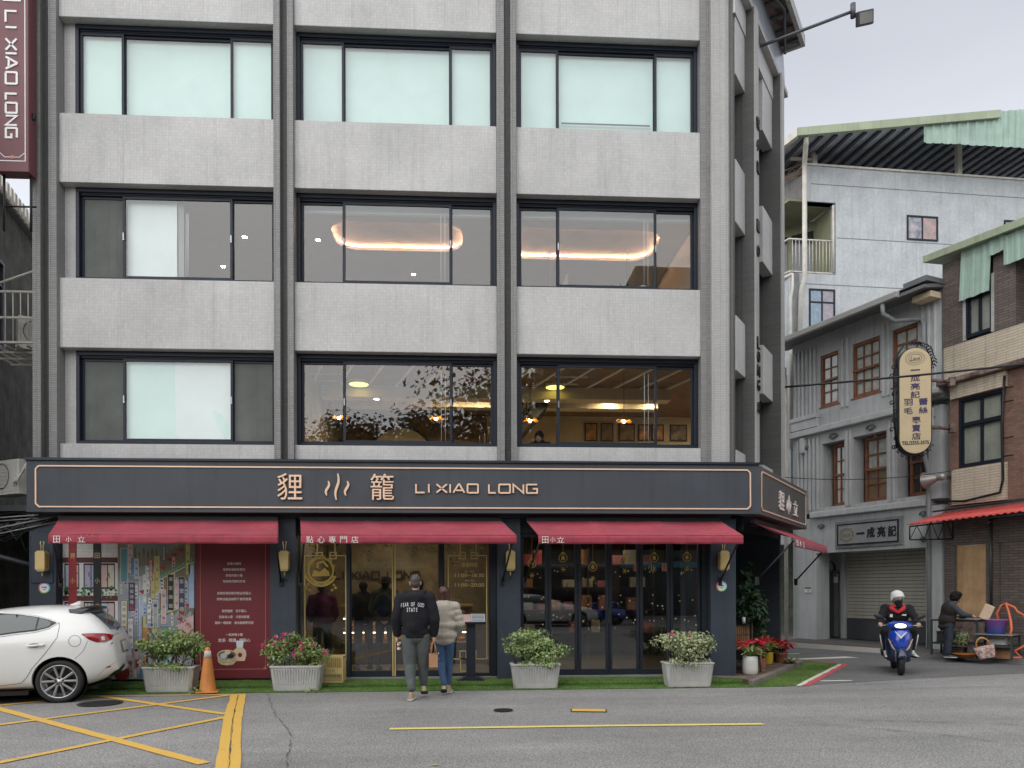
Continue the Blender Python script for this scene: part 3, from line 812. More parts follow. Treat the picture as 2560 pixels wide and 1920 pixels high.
# stair soffit and railing behind the third bay
st = MB().hexa([(.3, 3.2, 4.0), (1.7, 3.2, 5.55), (1.7, 4.2, 5.55), (.3, 4.2, 4.0)], [(.3, 3.2, 4.25), (1.5, 3.2, 5.75), (1.5, 4.2, 5.75), (.3, 4.2, 4.25)]).build('stair', 'interior_dark', bld)
for k in range(7):
    x = .28 + k * .2; z = 4.32 + k * .21
    MB().tube([(x - .06, 3.1, z + .52), (x - .06, 3.1, z + .05), (x - .03, 3.1, z), (x + .03, 3.1, z), (x + .06, 3.1, z + .05), (x + .06, 3.1, z + .58)], .014, 5).build('railing_loop', 'iron_black', st)
MB().box(.85, 1.25, 3.6, 3.7, 4.0, 4.6).build('stair_panel', 'interior_cream', st)
# arch niche behind the second bay
ar = [(-1.6 + .85 * cos(R(a)), 4.45 + 1.0 * sin(R(a))) for a in range(0, 181, 12)]
MB().box(-3.0, .42, 5.1, 5.19, 3.2, Z2 - .01).build('niche_wall', 'ceiling_wood', bld)
MB().xz([(x, z) for x, z in ar], 5.06, 5.098).build('niche', 'interior_cream', bld)
MB().tube([(x, 5.05, z) for x, z in ar], .035, 6).build('niche_trim', 'interior_dark', bld)
# ------------------------------------------------------------------ ribbons: flat strokes with thickness
def ribbon(b, pts, w, y0, y1, closed=False, taper=None):
    P = [Vector((p[0], p[1])) for p in pts]; n = len(P); Lf, Rt = [], []
    for i in range(n):
        if closed: t0, t1 = (P[i] - P[i - 1]).normalized(), (P[(i + 1) % n] - P[i]).normalized()
        else: t0 = (P[i] - P[i - 1]).normalized() if i else (P[1] - P[0]).normalized(); t1 = (P[i + 1] - P[i]).normalized() if i < n - 1 else t0
        if t0.length < .5: t0 = t1
        nn = Vector((-(t0.y + t1.y), t0.x + t1.x))
        nn = nn.normalized() if nn.length > 1e-4 else Vector((-t1.y, t1.x))
        k = 1 / max(.45, nn.dot(Vector((-t1.y, t1.x))))
        ww = w * (taper[i] if taper else 1) / 2 * k
        Lf.append(P[i] + nn * ww); Rt.append(P[i] - nn * ww)
    vs = [(p.x, y0, p.y) for p in Lf] + [(p.x, y0, p.y) for p in Rt] + [(p.x, y1, p.y) for p in Lf] + [(p.x, y1, p.y) for p in Rt]
    fs = []
    for i in range(n if closed else n - 1):
        j = (i + 1) % n
        fs += [(i, n + i, n + j, j), (2 * n + i, 2 * n + j, 3 * n + j, 3 * n + i), (i, j, 2 * n + j, 2 * n + i), (n + i, 3 * n + i, 3 * n + j, n + j)]
    if not closed: fs += [(0, 2 * n, 3 * n, n), (n - 1, 2 * n - 1, 4 * n - 1, 3 * n - 1)]
    return b.add(vs, fs)

# squared capital letters of the shop name, drawn in a unit box (width, strokes)
CAPS = {
    'L': (.62, [[(0, 1), (0, 0), (.62, 0)]]),
    'I': (.0, [[(0, 0), (0, 1)]]),
    'X': (1.0, [[(0, 0), (1.0, 1)], [(0, 1), (1.0, 0)]]),
    'A': (1.05, [[(0, 0), (.5, 1), (.58, 1), (1.05, 0)], [(.22, .28), (.85, .28)]]),
    'O': (1.0, [[(.06, 0), (0, .06), (0, .94), (.06, 1), (.94, 1), (1.0, .94), (1.0, .06), (.94, 0), (.06, 0)]]),
    'N': (.92, [[(0, 0), (0, 1), (.92, 0), (.92, 1)]]),
    'G': (.95, [[(.95, 1), (.06, 1), (0, .94), (0, .06), (.06, 0), (.95, 0), (.95, .5), (.55, .5)]]),
    'S': (.9, [[(.9, 1), (0, 1), (0, .5), (.9, .5), (.9, 0), (0, 0)]]),
}
def word(body, x0, x1, z0, z1, y, mat_, parent, stroke=.165, depth=.025, rot=None, gap=.30):
    """word of squared capitals fitted between x0 and x1; every letter is a part"""
    tot = sum(CAPS[c][0] for c in body) + gap * (len(body) - 1)
    k = (x1 - x0) / tot; h = z1 - z0; x = x0
    for c in body:
        b = MB()
        for st_ in CAPS[c][1]:
            ribbon(b, [(x + px * k, z0 + pz * h) for px, pz in st_], stroke * h * 1.15, y, y + depth)
        if rot is not None: b.M = rot
        b.build('letter', mat_, parent)
        x += (CAPS[c][0] + gap) * k

def wave_strokes(cx, cz, h, y, mat_, parent, depth=.025, rot=None):
    for dx, hh, dz in ((-.36, .55, -.06), (0.0, 1.0, 0), (.36, .55, -.06)):
        b = MB(rot); P = []
        for i in range(13):
            u = i / 12
            P.append((cx + dx * h + .05 * h * sin((u - .5) * 2 * pi) + (u - .5) * .05 * h, cz + dz * h + (u - .5) * hh * h))
        ribbon(b, P, .085 * h, y, y + depth, taper=[.5 + .6 * sin(pi * i / 12) for i in range(13)])
        b.build('letter', mat_, parent)

# ------------------------------------------------------------------ long fascia sign round the corner
sg = thing('shop_sign', 'long dark grey fascia sign with copper border and shop name above the awnings', 'sign', (0, 0, 2.86))
sg.location = (0, 0, 0)
YF = -.45
c55, s55 = cos(R(55)), sin(R(55))
e = Vector((4.89, YF)); f_ = e + Vector((c55, s55)) * 4.1
b_in = Vector((-s55, c55)) * .34
ie = (4.72, -.235)
MB().prism([(-7.09, YF, 2.86), (4.89, YF, 2.86), (4.64, -.212, 2.86), (-7.09, -.212, 2.86)], (0, 0, .83)).build('front_box', 'fascia', sg, bevel=.006)
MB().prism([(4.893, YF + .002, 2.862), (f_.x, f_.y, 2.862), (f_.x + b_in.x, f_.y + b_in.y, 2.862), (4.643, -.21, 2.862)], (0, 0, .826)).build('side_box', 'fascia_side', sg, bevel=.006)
MB().box(-7.12, 4.90, YF - .03, -.21, 3.692, 3.73).build('top_cap', 'navy_trim', sg)
MB().box(-7.09, 4.86, YF - .012, YF - .001, 2.862, 2.90).build('bottom_trim', 'fascia', sg)
def border(pts, rot=None, y=YF - .016, w=.022):
    b = MB(rot); ribbon(b, pts, w, y, y + .014, closed=True); return b.build('border', 'copper', sg)
ch = .05
def chamf(x0, x1, z0, z1): return [(x0 + ch, z0), (x1 - ch, z0), (x1, z0 + ch), (x1, z1 - ch), (x1 - ch, z1), (x0 + ch, z1), (x0, z1 - ch), (x0, z0 + ch)]
border(chamf(-6.94, 4.74, 2.945, 3.60))
MSG = Matrix.Translation((4.89, YF, 0)) @ Matrix.Rotation(R(55), 4, 'Z')
border(chamf(.16, 3.96, 2.945, 3.60), MSG, y=-.016)
txt('letter', '貍', .4, (-2.92, YF - .02, 3.285), 'copper', sg, depth=.02, bold=.0, fit=(.40, .43))
wave_strokes(-2.16, 3.285, .43, YF - .03, 'copper', sg)
txt('letter', '籠', .4, (-1.425, YF - .02, 3.285), 'copper', sg, depth=.02, bold=.0, fit=(.385, .43))
word('LI', -.875, -.665, 3.195, 3.335, YF - .03, 'copper', sg)
word('XIAO', -.54, .145, 3.195, 3.335, YF - .03, 'copper', sg)
word('LONG', .325, 1.125, 3.195, 3.335, YF - .03, 'copper', sg)
o = txt('letter', '貍', .3, (0, 0, 0), 'lettering_white', sg, depth=.012, fit=(.42, .36)); o.matrix_local = MSG @ Matrix.Translation((1.6, -.02, 3.24)) @ FRONT
wave_strokes(2.25, 3.22, .36, -.03, 'lettering_white', sg, rot=MSG)
o = txt('letter', '立', .3, (0, 0, 0), 'lettering_white', sg, depth=.012, fit=(.42, .30)); o.matrix_local = MSG @ Matrix.Translation((2.85, -.02, 3.2)) @ FRONT
# soffit and hangers behind the awnings
MB().box(-7.0, 4.5, -.20, .02, 2.80, 2.858).build('soffit', 'gasket', sg)

# ------------------------------------------------------------------ ground floor of the building
for (x0, x1) in ((-7.22, -6.79), (-3.325, -2.90), (.47, .87), (4.155, 4.60)):
    MB().box(x0, x1, -.15, .4, .07, 2.80).build('column', 'navy_paint', bld, bevel=.008)
MB().box(-7.18, -6.83, -.172, -.152, 1.72, 2.55).build('column_panel', 'navy_paint', bld, bevel=.01)
for (x0, x1) in ((-6.79, -3.325), (-2.90, .47), (.87, 4.155)):
    MB().box(x0, x1, .02, .40, 2.56, 2.82).build('lintel', 'navy_trim', bld)
MB().box(-6.79, -3.325, .06, .2, .07, 2.56).build('infill_wall', 'navy_trim', bld)
for (x0, x1) in ((-2.90, .47), (.87, 4.155)):
    MB().box(x0, x1, -.03, .25, .072, .105).build('threshold', 'seal', bld)

def door_leaf(x0, x1, z0, z1, y, frame='navy_trim', fw=.045, bottom=.10, name='glass_door', top=.06):
    b = MB()
    b.box(x0, x1, y, y + .05, z1 - top, z1); b.box(x0, x1, y, y + .05, z0, z0 + bottom)
    b.box(x0, x0 + fw, y, y + .05, z0 + bottom, z1 - top); b.box(x1 - fw, x1, y, y + .05, z0 + bottom, z1 - top)
    d = b.build(name, frame, bld, bevel=.004, seg=1)
    yp = y + .025
    MB().poly([(x0 + fw - .003, yp, z0 + bottom - .003), (x1 - fw + .003, yp, z0 + bottom - .003), (x1 - fw + .003, yp, z1 - top + .003), (x0 + fw - .003, yp, z1 - top + .003)]).build('pane', 'shop_glass', d)
    return d
# entrance, second bay: fixed light, two leaves, fixed light
zt = 2.56
dl = door_leaf(-2.89, -2.05, .107, zt, .05, fw=.02, bottom=.05, name='fixed_light')
MB().box(-2.09, -2.03, .0, .16, .107, zt).build('door_post', 'navy_trim', bld)
d1 = door_leaf(-2.03, -1.295, .107, zt - .02, .06, fw=.018, bottom=.105)
d2 = door_leaf(-1.285, -.515, .107, zt - .02, .06, fw=.018, bottom=.105)
for d, x in ((d1, -1.31), (d2, -1.272)):
    MB().box(x - .011, x + .011, .03, .06, .12, zt - .03).build('edge_bar', 'brass_paint', d)
MB().box(-.515, -.455, .0, .16, .107, zt).build('door_post', 'navy_trim', bld)
dr = door_leaf(-.455, .355, .107, zt, .05, fw=.02, bottom=.05, name='fixed_light')
MB().box(.355, .465, .0, .2, .107, zt).build('door_post', 'navy_trim', bld)
def chinese_frame(x0, x1, parent, bottom_sq):
    """thin gold outline with interlocked corner squares on the glass"""
    y0, y1, w_ = .066, .072, .018
    b = MB(); s = .105; z1 = 2.30; z0 = .22
    ribbon(b, [(x0 + .30, z1 - .12), (x0 + .30, z1 + .16), (x1 - .30 + .06, z1 + .16), (x1 - .24, z1 - .12)], w_, y0, y1)
    for cx in (x0 + .30 + s / 2 - .02, x1 - .24 - s / 2 + .02):
        ribbon(b, [(cx - s / 2, z1 - .12 - s / 2), (cx + s / 2, z1 - .12 - s / 2), (cx + s / 2, z1 - .12 + s / 2), (cx - s / 2, z1 - .12 + s / 2)], w_, y0, y1, closed=True)
    ribbon(b, [(x0 + .40, z1 - .12), (x0 + .09, z1 - .12), (x0 + .09, .40)] + ([(x0 + .40, .40)] if bottom_sq else []), w_, y0, y1)
    ribbon(b, [(x1 - .33, z1 - .12), (x1 - .06, z1 - .12), (x1 - .06, .40)] + ([(x1 - .33, .40)] if bottom_sq else []), w_, y0, y1)
    if bottom_sq:
        for cx in (x0 + .34, x1 - .30):
            ribbon(b, [(cx - s / 2, .40), (cx + s / 2, .40), (cx + s / 2, .40 + s * 1.3), (cx - s / 2, .40 + s * 1.3)], w_, y0, y1, closed=True)
        ribbon(b, [(x0 + .30, .44), (x0 + .30, .19), (x1 - .26, .19), (x1 - .26, .44)], w_, y0, y1)
    b.build('gold_outline', 'brass_paint', parent)
chinese_frame(-2.89, -2.05, dl, False)
chinese_frame(-.455, .355, dr, True)
# round seasonal emblem on the left light
ex, ez = -2.53, 1.93
b = MB(); P = [(ex + .21 * cos(2 * pi * i / 40), ez + .21 * sin(2 * pi * i / 40)) for i in range(40)]
ribbon(b, P, .030, .066, .071, closed=True)
em = b.build('emblem', 'gold_decal', dl)
b = MB()
for i in range(26):
    a = R(15 + 150 * i / 25 - 0); rr = .215 + random.uniform(-.012, .03)
    q = Vector((ex + rr * cos(a), ez + rr * sin(a)))
    b.xz([(q.x - .03 * cos(a + 1), q.y - .03 * sin(a + 1)), (q.x + .012 * cos(a), q.y + .012 * sin(a)), (q.x + .03 * cos(a + 1), q.y + .03 * sin(a + 1)), (q.x - .012 * cos(a), q.y - .012 * sin(a))], .0655, .0705)
b.build('emblem_leaves', 'gold_decal', dl)
b = MB(); ribbon(b, [(ex + .24 * cos(R(a)), ez + .24 * sin(R(a)) - .0) for a in range(195, 346, 8)], .085, .064, .069); b.build('emblem_band', 'gold_decal', dl)
b = MB(); b.xz([(ex - .15, ez - .10), (ex + .15, ez - .10), (ex + .14, ez - .02), (ex + .06, ez + .04), (ex - .02, ez - .03), (ex - .12, ez + .01)], .066, .071); b.build('emblem_figure', 'gold_decal', dl)
b = MB(); ribbon(b, [(ex - .06, ez + .04), (ex - .05, ez + .12), (ex + .04, ez + .15), (ex + .12, ez + .06)], .035, .066, .071); b.build('emblem_figure', 'gold_decal', dl)
for i, c in enumerate('MERRY CHRISTMAS'):
    if c == ' ': continue
    a = R(203 + 134 * i / 14)
    o = txt('emblem_letter', c, .045, (0, 0, 0), 'interior_dark', dl, depth=.001, bold=.001)
    o.matrix_local = Matrix.Translation((ex + .24 * cos(a), .063, ez + .24 * sin(a))) @ Matrix.Rotation(-(a + pi / 2), 4, 'Y') @ FRONT
for dx, dz in ((-.25, -.30), (-.19, -.34), (.19, -.34), (.25, -.30), (-.22, -.24), (.22, -.25)):
    MB().lathe([(.001, 0), (.024, 0), (.024, .004), (.001, .004)], 12, (ex + dx, .066, ez + dz), ax='y').build('emblem_dot', 'gold_decal', dl)
# opening hours on the right light
for s_, zz, h_, w_ in (('營業時間', 2.02, .075, .27), ('週一 · 週四', 1.905, .026, .16), ('11:00~18:30', 1.84, .062, .50), ('週五 · 週日', 1.75, .026, .16), ('11:00~20:00', 1.675, .062, .50)):
    txt('hours_text', s_, .08, (.0, .066, zz), 'brass_paint', dr, depth=.001, bold=.0, fit=(w_, h_))

# folding doors, third bay
leaf_x = [(.875, 1.36), (1.36, 1.88), (1.88, 2.42), (2.42, 2.965), (2.965, 3.50), (3.50, 4.05)]
fold = []
for i, (a, c) in enumerate(leaf_x):
    fold.append(door_leaf(a + .004, c - .004, .107, zt, .05 + .012 * (i % 2), fw=.052, bottom=.10))
MB().box(2.39, 2.45, .03, .05, 1.0, 1.25).build('pull_handle', 'gasket', fold[2])
MB().box(4.05, 4.153, .0, .2, .107, zt).build('door_post', 'navy_trim', bld)
mat('decal_pale', (.42, .36, .22), .6)
def bauble(x, z, d, r=.07):
    b = MB(); ribbon(b, [(x + r * cos(2 * pi * i / 20), z + r * sin(2 * pi * i / 20)) for i in range(20)], .010, .052, .056, closed=True)
    ribbon(b, [(x, z + r), (x, z + r + .06), (x, z + r + .45)], .004, .052, .056)
    b.xz([(x - .025, z - .035), (x + .025, z - .035), (x + .03, z + .01), (x, z + .045), (x - .03, z + .01)], .052, .056)
    ribbon(b, [(x - .03, z + r + .015), (x + .03, z + r + .015)], .02, .052, .056)
    return b.build('bauble_decal', 'gold_decal', d)
for i, (x, z) in enumerate(((1.08, 2.04), (1.62, 2.14), (2.14, 1.98), (2.70, 2.11), (3.22, 2.14), (3.80, 2.15))):
    bauble(x, z, fold[i])
    for k in range(4):
        xx, zz = x + random.uniform(-.17, .17), z - random.uniform(.14, .3)
        MB().lathe([(.001, 0), (.012, 0)], 8, (xx, .056, zz), ax='y').build('snow_dot', 'decal_pale', fold[i])
    b = MB()
    for a in range(3): ribbon(b, [(x + .05 * cos(R(60 * a)), z - .2 + .05 * sin(R(60 * a))), (x - .05 * cos(R(60 * a)), z - .2 - .05 * sin(R(60 * a)))], .007, .052, .056)
    b.build('snowflake_decal', 'gold_decal', fold[i])
for i in range(6):
    for k in range(9):
        a, c = leaf_x[i]
        MB().lathe([(.001, 0), (.008 + .008 * random.random(), 0)], 8, (random.uniform(a + .08, c - .08), .058, random.uniform(.9, 1.5)), ax='y').build('snow_dot', 'decal_pale', fold[i])
for ch_, x in (('貍', 1.72), ('小', 1.74)):
    pass
txt('glass_letter', '貍', .2, (1.70, .054, 1.93), 'gasket', fold[1], depth=.001, fit=(.13, .16))
txt('glass_letter', '小', .2, (1.70, .054, 1.62), 'gasket', fold[1], depth=.001, fit=(.13, .16))
txt('glass_letter', '小', .2, (3.17, .054, 1.98), 'decal_pale', fold[4], depth=.001, fit=(.12, .14))
txt('glass_letter', '籠', .2, (3.40, .054, 1.98), 'poster_pink', fold[4], depth=.001, fit=(.10, .15))
txt('glass_letter', '貍', .2, (2.88, .054, 1.98), 'poster_pink', fold[3], depth=.001, fit=(.06, .15))
# parking notice reflected blue behind the folding doors
mat('notice_blue', (.10, .20, .42), .5)

# shop interior --------------------------------------------------------
ZS = 2.74
MB().poly([(-6.9, .3, .106), (5.3, .3, .106), (5.3, 5.2, .106), (-6.9, 5.2, .106)]).build('room_floor', 'shop_floor', bld)
MB().poly([(-6.9, .3, ZS), (5.3, .3, ZS), (5.3, 5.2, ZS), (-6.9, 5.2, ZS)]).build('ceiling', 'interior_dark', bld)
MB().box(-3.0, .9, 3.3, 3.4, .108, ZS - .002).build('room_wall', 'shop_wall', bld)
MB().box(.9, 1.0, 2.2, 3.4, .108, ZS - .002).build('room_wall', 'interior_dark', bld)
MB().box(1.0, 4.6, 4.6, 4.7, .108, ZS - .002).build('room_wall', 'interior_dark', bld)
MB().box(-3.12, -3.02, .42, 3.4, .108, ZS - .002).build('room_wall', 'shop_wall', bld)
wm = thing('wall_lettering', 'dark raised shop name on the ochre wall inside the entrance', 'lettering', (0, 0, 0))
for wd, a, c in (('LI', -2.86, -2.68), ('XIAO', -2.52, -1.92), ('LONG', -1.74, -1.06)): word(wd, a, c, 1.82, 1.98, 3.25, 'interior_dark', wm, depth=.03)
for y in (.9, 2.0):
    b = MB().box(-2.8, .3, y, y + .06, ZS - .03, ZS - .002).build('light_channel', 'shelf_light', bld)
for x, y in ((-2.4, 1.4), (-.6, 1.4), (.1, 1.4), (-1.6, 2.6), (1.3, 1.5), (2.3, 2.0), (3.3, 1.6), (1.8, 3.2), (3.0, 3.4)): downlight(x, y, ZS - .001, .05)
# pastry counter with lit shelves
ct = thing('pastry_counter', 'lit glass pastry counter with golden shelves inside the entrance', 'counter', (-1.25, 2.2, .106))
mat('counter_gold', (.42, .27, .09), .4, var=.2)
mat('bread', (.45, .22, .07), .6, var=.3, scale=9)
MB().box(-1.3, 1.3, .0, .7, 0, .42).build('plinth', 'interior_dark', ct)
MB().box(-1.3, 1.3, .6, .7, .42, 1.15).build('back_panel', 'counter_gold', ct)
MB().box(-1.32, 1.32, -.02, .72, 1.15, 1.19).build('top', 'counter_gold', ct)
for z in (.42, .70, .95):
    MB().box(-1.28, 1.28, .06, .6, z, z + .02).build('shelf', 'counter_gold', ct)
    MB().box(-1.26, 1.26, .045, .06, z + .20, z + .22).build('light_bar', 'shelf_light', ct)
    for k in range(10):
        MB().ball((-1.15 + k * .25, .3, z + .075), (.09, .1, .055), 10, 6).build('pastry', 'bread', ct)
# shelf with boxes behind the folding doors
sh = thing('gift_shelf', 'dark shelf of red and orange gift boxes behind the folding doors', 'shelf', (2.5, 3.6, .106))
for z in (.5, 1.0, 1.5, 2.0): MB().box(-1.4, 1.6, .0, .4, z, z + .03).build('board', 'interior_dark', sh)
for x in (-1.4, .1, 1.57): MB().box(x, x + .03, .0, .4, 0, 2.4).build('upright', 'interior_dark', sh)
bx_ = [('box_red', (.42, .05, .04)), ('box_orange', (.48, .20, .05)), ('box_cream', (.50, .40, .26)), ('box_pink', (.45, .16, .14))]
for n_, c_ in bx_: mat(n_, c_, .55)
for z in (.53, 1.03, 1.53, 2.03):
    x = -1.3
    while x < 1.4:
        w_ = random.uniform(.16, .34); h_ = random.uniform(.14, .34)
        if random.random() < .62:
            bc = random.choice(bx_)[0]; gb = MB().box(0, w_, 0, .25, 0, h_).build('gift_box', bc)
            gb.location = (2.5 + x, 3.64, .106 + z)
            tag(gb, '%s %s gift box on the %s board of the shop shelf' % ('tall' if h_ > .24 else 'flat', bc[4:], {.53: 'lowest', 1.03: 'second', 1.53: 'third', 2.03: 'top'}[z]), 'box', 'gift boxes on the shop shelf')
        x += w_ + random.uniform(.03, .2)
# hanging vines over the entrance
leaf_mat('vine_leaf', (.012, .04, .010), (.05, .10, .025), .5, .1)
for i, x in enumerate((-2.7, -2.35, -1.75, -1.45, -1.0, -.65, -.3, 0.0, .25)):
    rnd = random.Random(40 + i); L_ = rnd.uniform(.18, .55); b = MB(); vs = []; fs = []
    for k in range(70):
        u = rnd.random(); p = Vector((rnd.gauss(0, .05), rnd.gauss(0, .04), -u * L_)); a = rnd.uniform(0, 6.28); s_ = rnd.uniform(.02, .035)
        d_ = Vector((cos(a), sin(a) * .6, -.6)).normalized() * s_; n_ = Vector((-sin(a), cos(a), .2)) * s_ * .45
        q = len(vs); vs += [p, p + d_ * .6 + n_, p + d_ * 1.4, p + d_ * .6 - n_]; fs.append((q, q + 1, q + 2, q + 3))
    b.add(vs, fs)
    v_ = b.build('hanging_vine', 'vine_leaf'); v_.location = (x, .45, 2.52)
    tag(v_, 'dark trailing vine hanging behind the entrance glass', 'vine', 'vines over the entrance')

# pendant lamps upstairs
def pendant(x, y, z, ztop, label, kind='flower'):
    t = thing('pendant_lamp', label, 'lamp', (x, y, z))
    MB().cyl((0, 0, .05), (0, 0, ztop - z), .005, n=5).build('cord', 'iron_black', t)
    if kind == 'flower':
        b = MB(); n = 24; rings = []
        for r_, zz in ((.03, .08), (.07, .055), (.12, .01), (.15, -.01)):
            rings.append([((r_ * (1 + .16 * sin(6 * 2 * pi * i / n) * (r_ > .1))) * cos(2 * pi * i / n), (r_ * (1 + .16 * sin(6 * 2 * pi * i / n) * (r_ > .1))) * sin(2 * pi * i / n), zz + .02 * cos(6 * 2 * pi * i / n) * (r_ > .1)) for i in range(n)])
        b.loft(rings, caps=False); b.build('shade', 'amber_glass', t)
        MB().ball((0, 0, .0), .035).build('bulb', 'lamp_warm', t)
    else:
        MB().lathe([(.02, .05), (.16, .0), (.165, -.03)], 20).build('shade', 'brass_paint', t)
        MB().lathe([(.001, -.02), (.15, -.02)], 20).build('bulb', 'lamp_yellow', t)
    return t
mat('amber_glass', (.50, .24, .06), .25, var=.2)
pendant(-2.46, 1.5, 4.86, Z2, 'amber flower shaped pendant lamp behind the tree reflections')
pendant(-.63, 1.5, 4.86, Z2, 'amber flower shaped pendant lamp beside the window cords')
pendant(1.17, 1.5, 4.84, Z2, 'amber flower shaped pendant lamp in front of the stair railing')
pendant(2.99, 1.5, 4.84, Z2, 'amber flower shaped pendant lamp in front of the picture wall')
for x, y in ((1.6, 2.2), (3.2, 2.2)):
    t = thing('hanging_light', 'bird shaped white lamp with a round bulb hanging under the light cove' if x < 2 else 'leafy hanging bar with a warm bulb under the light cove', 'lamp', (x, y, 7.62))
    MB().cyl((0, 0, 0), (0, 0, .84), .006, n=5).build('rod', 'iron_black', t)
    MB().cyl((-.5, 0, 0), (.55, 0, 0), .01, n=6).build('bar', 'iron_black', t)
    MB().ball((-.22 if x < 2 else .4, 0, -.06), .075).build('bulb', 'lamp_yellow', t)
    if x < 2:
        MB().hexa([(.25, 0, 0), (.40, 0, .0), (.40, .02, .0), (.25, .02, 0)], [(.36, 0, .32), (.40, 0, .34), (.40, .02, .34), (.36, .02, .32)]).build('paper_wing', 'white_blind', t)
        MB().hexa([(.36, 0, -.3), (.44, 0, -.3), (.44, .02, -.3), (.36, .02, -.3)], [(.27, 0, -.02), (.42, 0, -.02), (.42, .02, -.02), (.27, .02, -.02)]).build('paper_wing', 'white_blind', t)
    else:
        b = MB(); vs = []; fs = []; rnd = random.Random(5)
        for k in range(120):
            p = Vector((rnd.uniform(-.5, .4), rnd.gauss(0, .04), rnd.gauss(.03, .04))); a = rnd.uniform(0, 6.28); d_ = Vector((cos(a), 0, sin(a))) * .05; n_ = Vector((-sin(a), .2, cos(a))) * .02
            q = len(vs); vs += [p, p + d_ * .5 + n_, p + d_, p + d_ * .5 - n_]; fs.append((q, q + 1, q + 2, q + 3))
        b.add(vs, fs); b.build('leaves', 'vine_leaf', t)

# ------------------------------------------------------------------ awnings
def awning(label, bl, br, fl, frr, zb, zt_, zv, yb, yf, letters=None, side=None, fcol='awning_red'):
    t = thing('awning', label, 'awning', (0, 0, 0))
    rot = side
    n = 60; rows = 10; b = MB(rot); vs = []
    for j in range(rows + 1):
        v = j / rows
        for i in range(n + 1):
            u = i / n
            x = (bl + (br - bl) * u) * (1 - v) + (fl + (frr - fl) * u) * v
            sag = -.05 * sin(pi * min(1, v * 1.15)) * abs(sin(3 * pi * u)) ** .7 + .006 * noise.noise(Vector((u * 7 + bl, v * 2, 1)))
            vs.append((x, yb + (yf - yb) * v, zb + (zt_ - zb) * v + sag))
    b.add(vs, [(j * (n + 1) + i, j * (n + 1) + i + 1, (j + 1) * (n + 1) + i + 1, (j + 1) * (n + 1) + i) for j in range(rows) for i in range(n)], True)
    cv = b.build('canopy', fcol, t)
    sol = cv.modifiers.new('solid', 'SOLIDIFY'); sol.thickness = .006
    b = MB(rot); vs = []
    for j in range(4):
        for i in range(n * 2 + 1):
            u = i / (2 * n)
            vs.append((fl + (frr - fl) * u, yf - .004 + (.022) * (j / 3) * noise.noise(Vector((u * 14, j, fl))), zt_ - .002 - (zt_ - zv) * j / 3 + (.006 * noise.noise(Vector((u * 9, 3, fl))) if j == 3 else 0)))
    w_ = 2 * n + 1
    b.add(vs, [(j * w_ + i, j * w_ + i + 1, (j + 1) * w_ + i + 1, (j + 1) * w_ + i) for j in range(3) for i in range(2 * n)], True)
    va = b.build('valance', fcol, t)
    sol = va.modifiers.new('solid', 'SOLIDIFY'); sol.thickness = .005
    MB(rot).cyl((fl + .02, yf + .012, zt_ - .022), (frr - .02, yf + .012, zt_ - .022), .016, n=8).build('front_bar', 'iron_grey', t)
    MB(rot).box(bl, br, yb - .03, yb + .04, zb - .01, zb + .06).build('roller', 'iron_black', t)
    for x, xb in ((fl + .05, bl - .02), (frr - .05, br + .02)):
        MB(rot).cyl((x, yf + .02, zt_ - .04), (xb, -.175 if side is None else -.1, 1.72), .016, n=8).build('arm', 'iron_black', t)
        MB(rot).box(xb - .03, xb + .03, -.19 if side is None else -.16, -.152 if side is None else -.1, 1.66, 1.80).build('arm_bracket', 'iron_black', t)
    if letters:
        for ch_, x, w2, h2 in letters: txt('letter', ch_, .1, (x, yf - .016, (zt_ + zv) / 2 - .002), 'lettering_white', t, depth=.003, bold=.0, fit=(w2, h2))
    return t
awning('crimson fabric awning over the street mural and red poster', -6.68, -3.16, -6.48, -2.99, 2.75, 2.457, 2.325, -.27, -.95, (('田', -6.35, .10, .11), ('小', -6.17, .085, .085), ('立', -5.98, .12, .09)))
awning('crimson fabric awning over the glass entrance with five white characters', -2.80, .535, -2.64, .753, 2.75, 2.457, 2.325, -.27, -.95, [(c, -2.50 + .175 * i, .11, .11) for i, c in enumerate('點心專門店')])
awning('crimson fabric awning over the folding glass doors', .958, 4.29, 1.10, 4.436, 2.75, 2.457, 2.325, -.27, -.95, (('田', 1.21, .10, .11), ('小', 1.33, .085, .085), ('立', 1.455, .12, .09)))
MAW = Matrix.Translation((4.72, -.30, 0)) @ Matrix.Rotation(R(55), 4, 'Z')
aw = awning('short crimson side awning with scalloped edge round the corner', .25, 3.4, .35, 3.5, 2.75, 2.45, 2.31, -.05, -.72, side=MAW)
for k, c in enumerate('田小立'):
    o = txt('letter', c, .1, (0, 0, 0), 'lettering_white', aw, depth=.003, fit=(.16, .11)); o.matrix_local = MAW @ Matrix.Translation((.55 + k * .26, -.735, 2.38)) @ FRONT

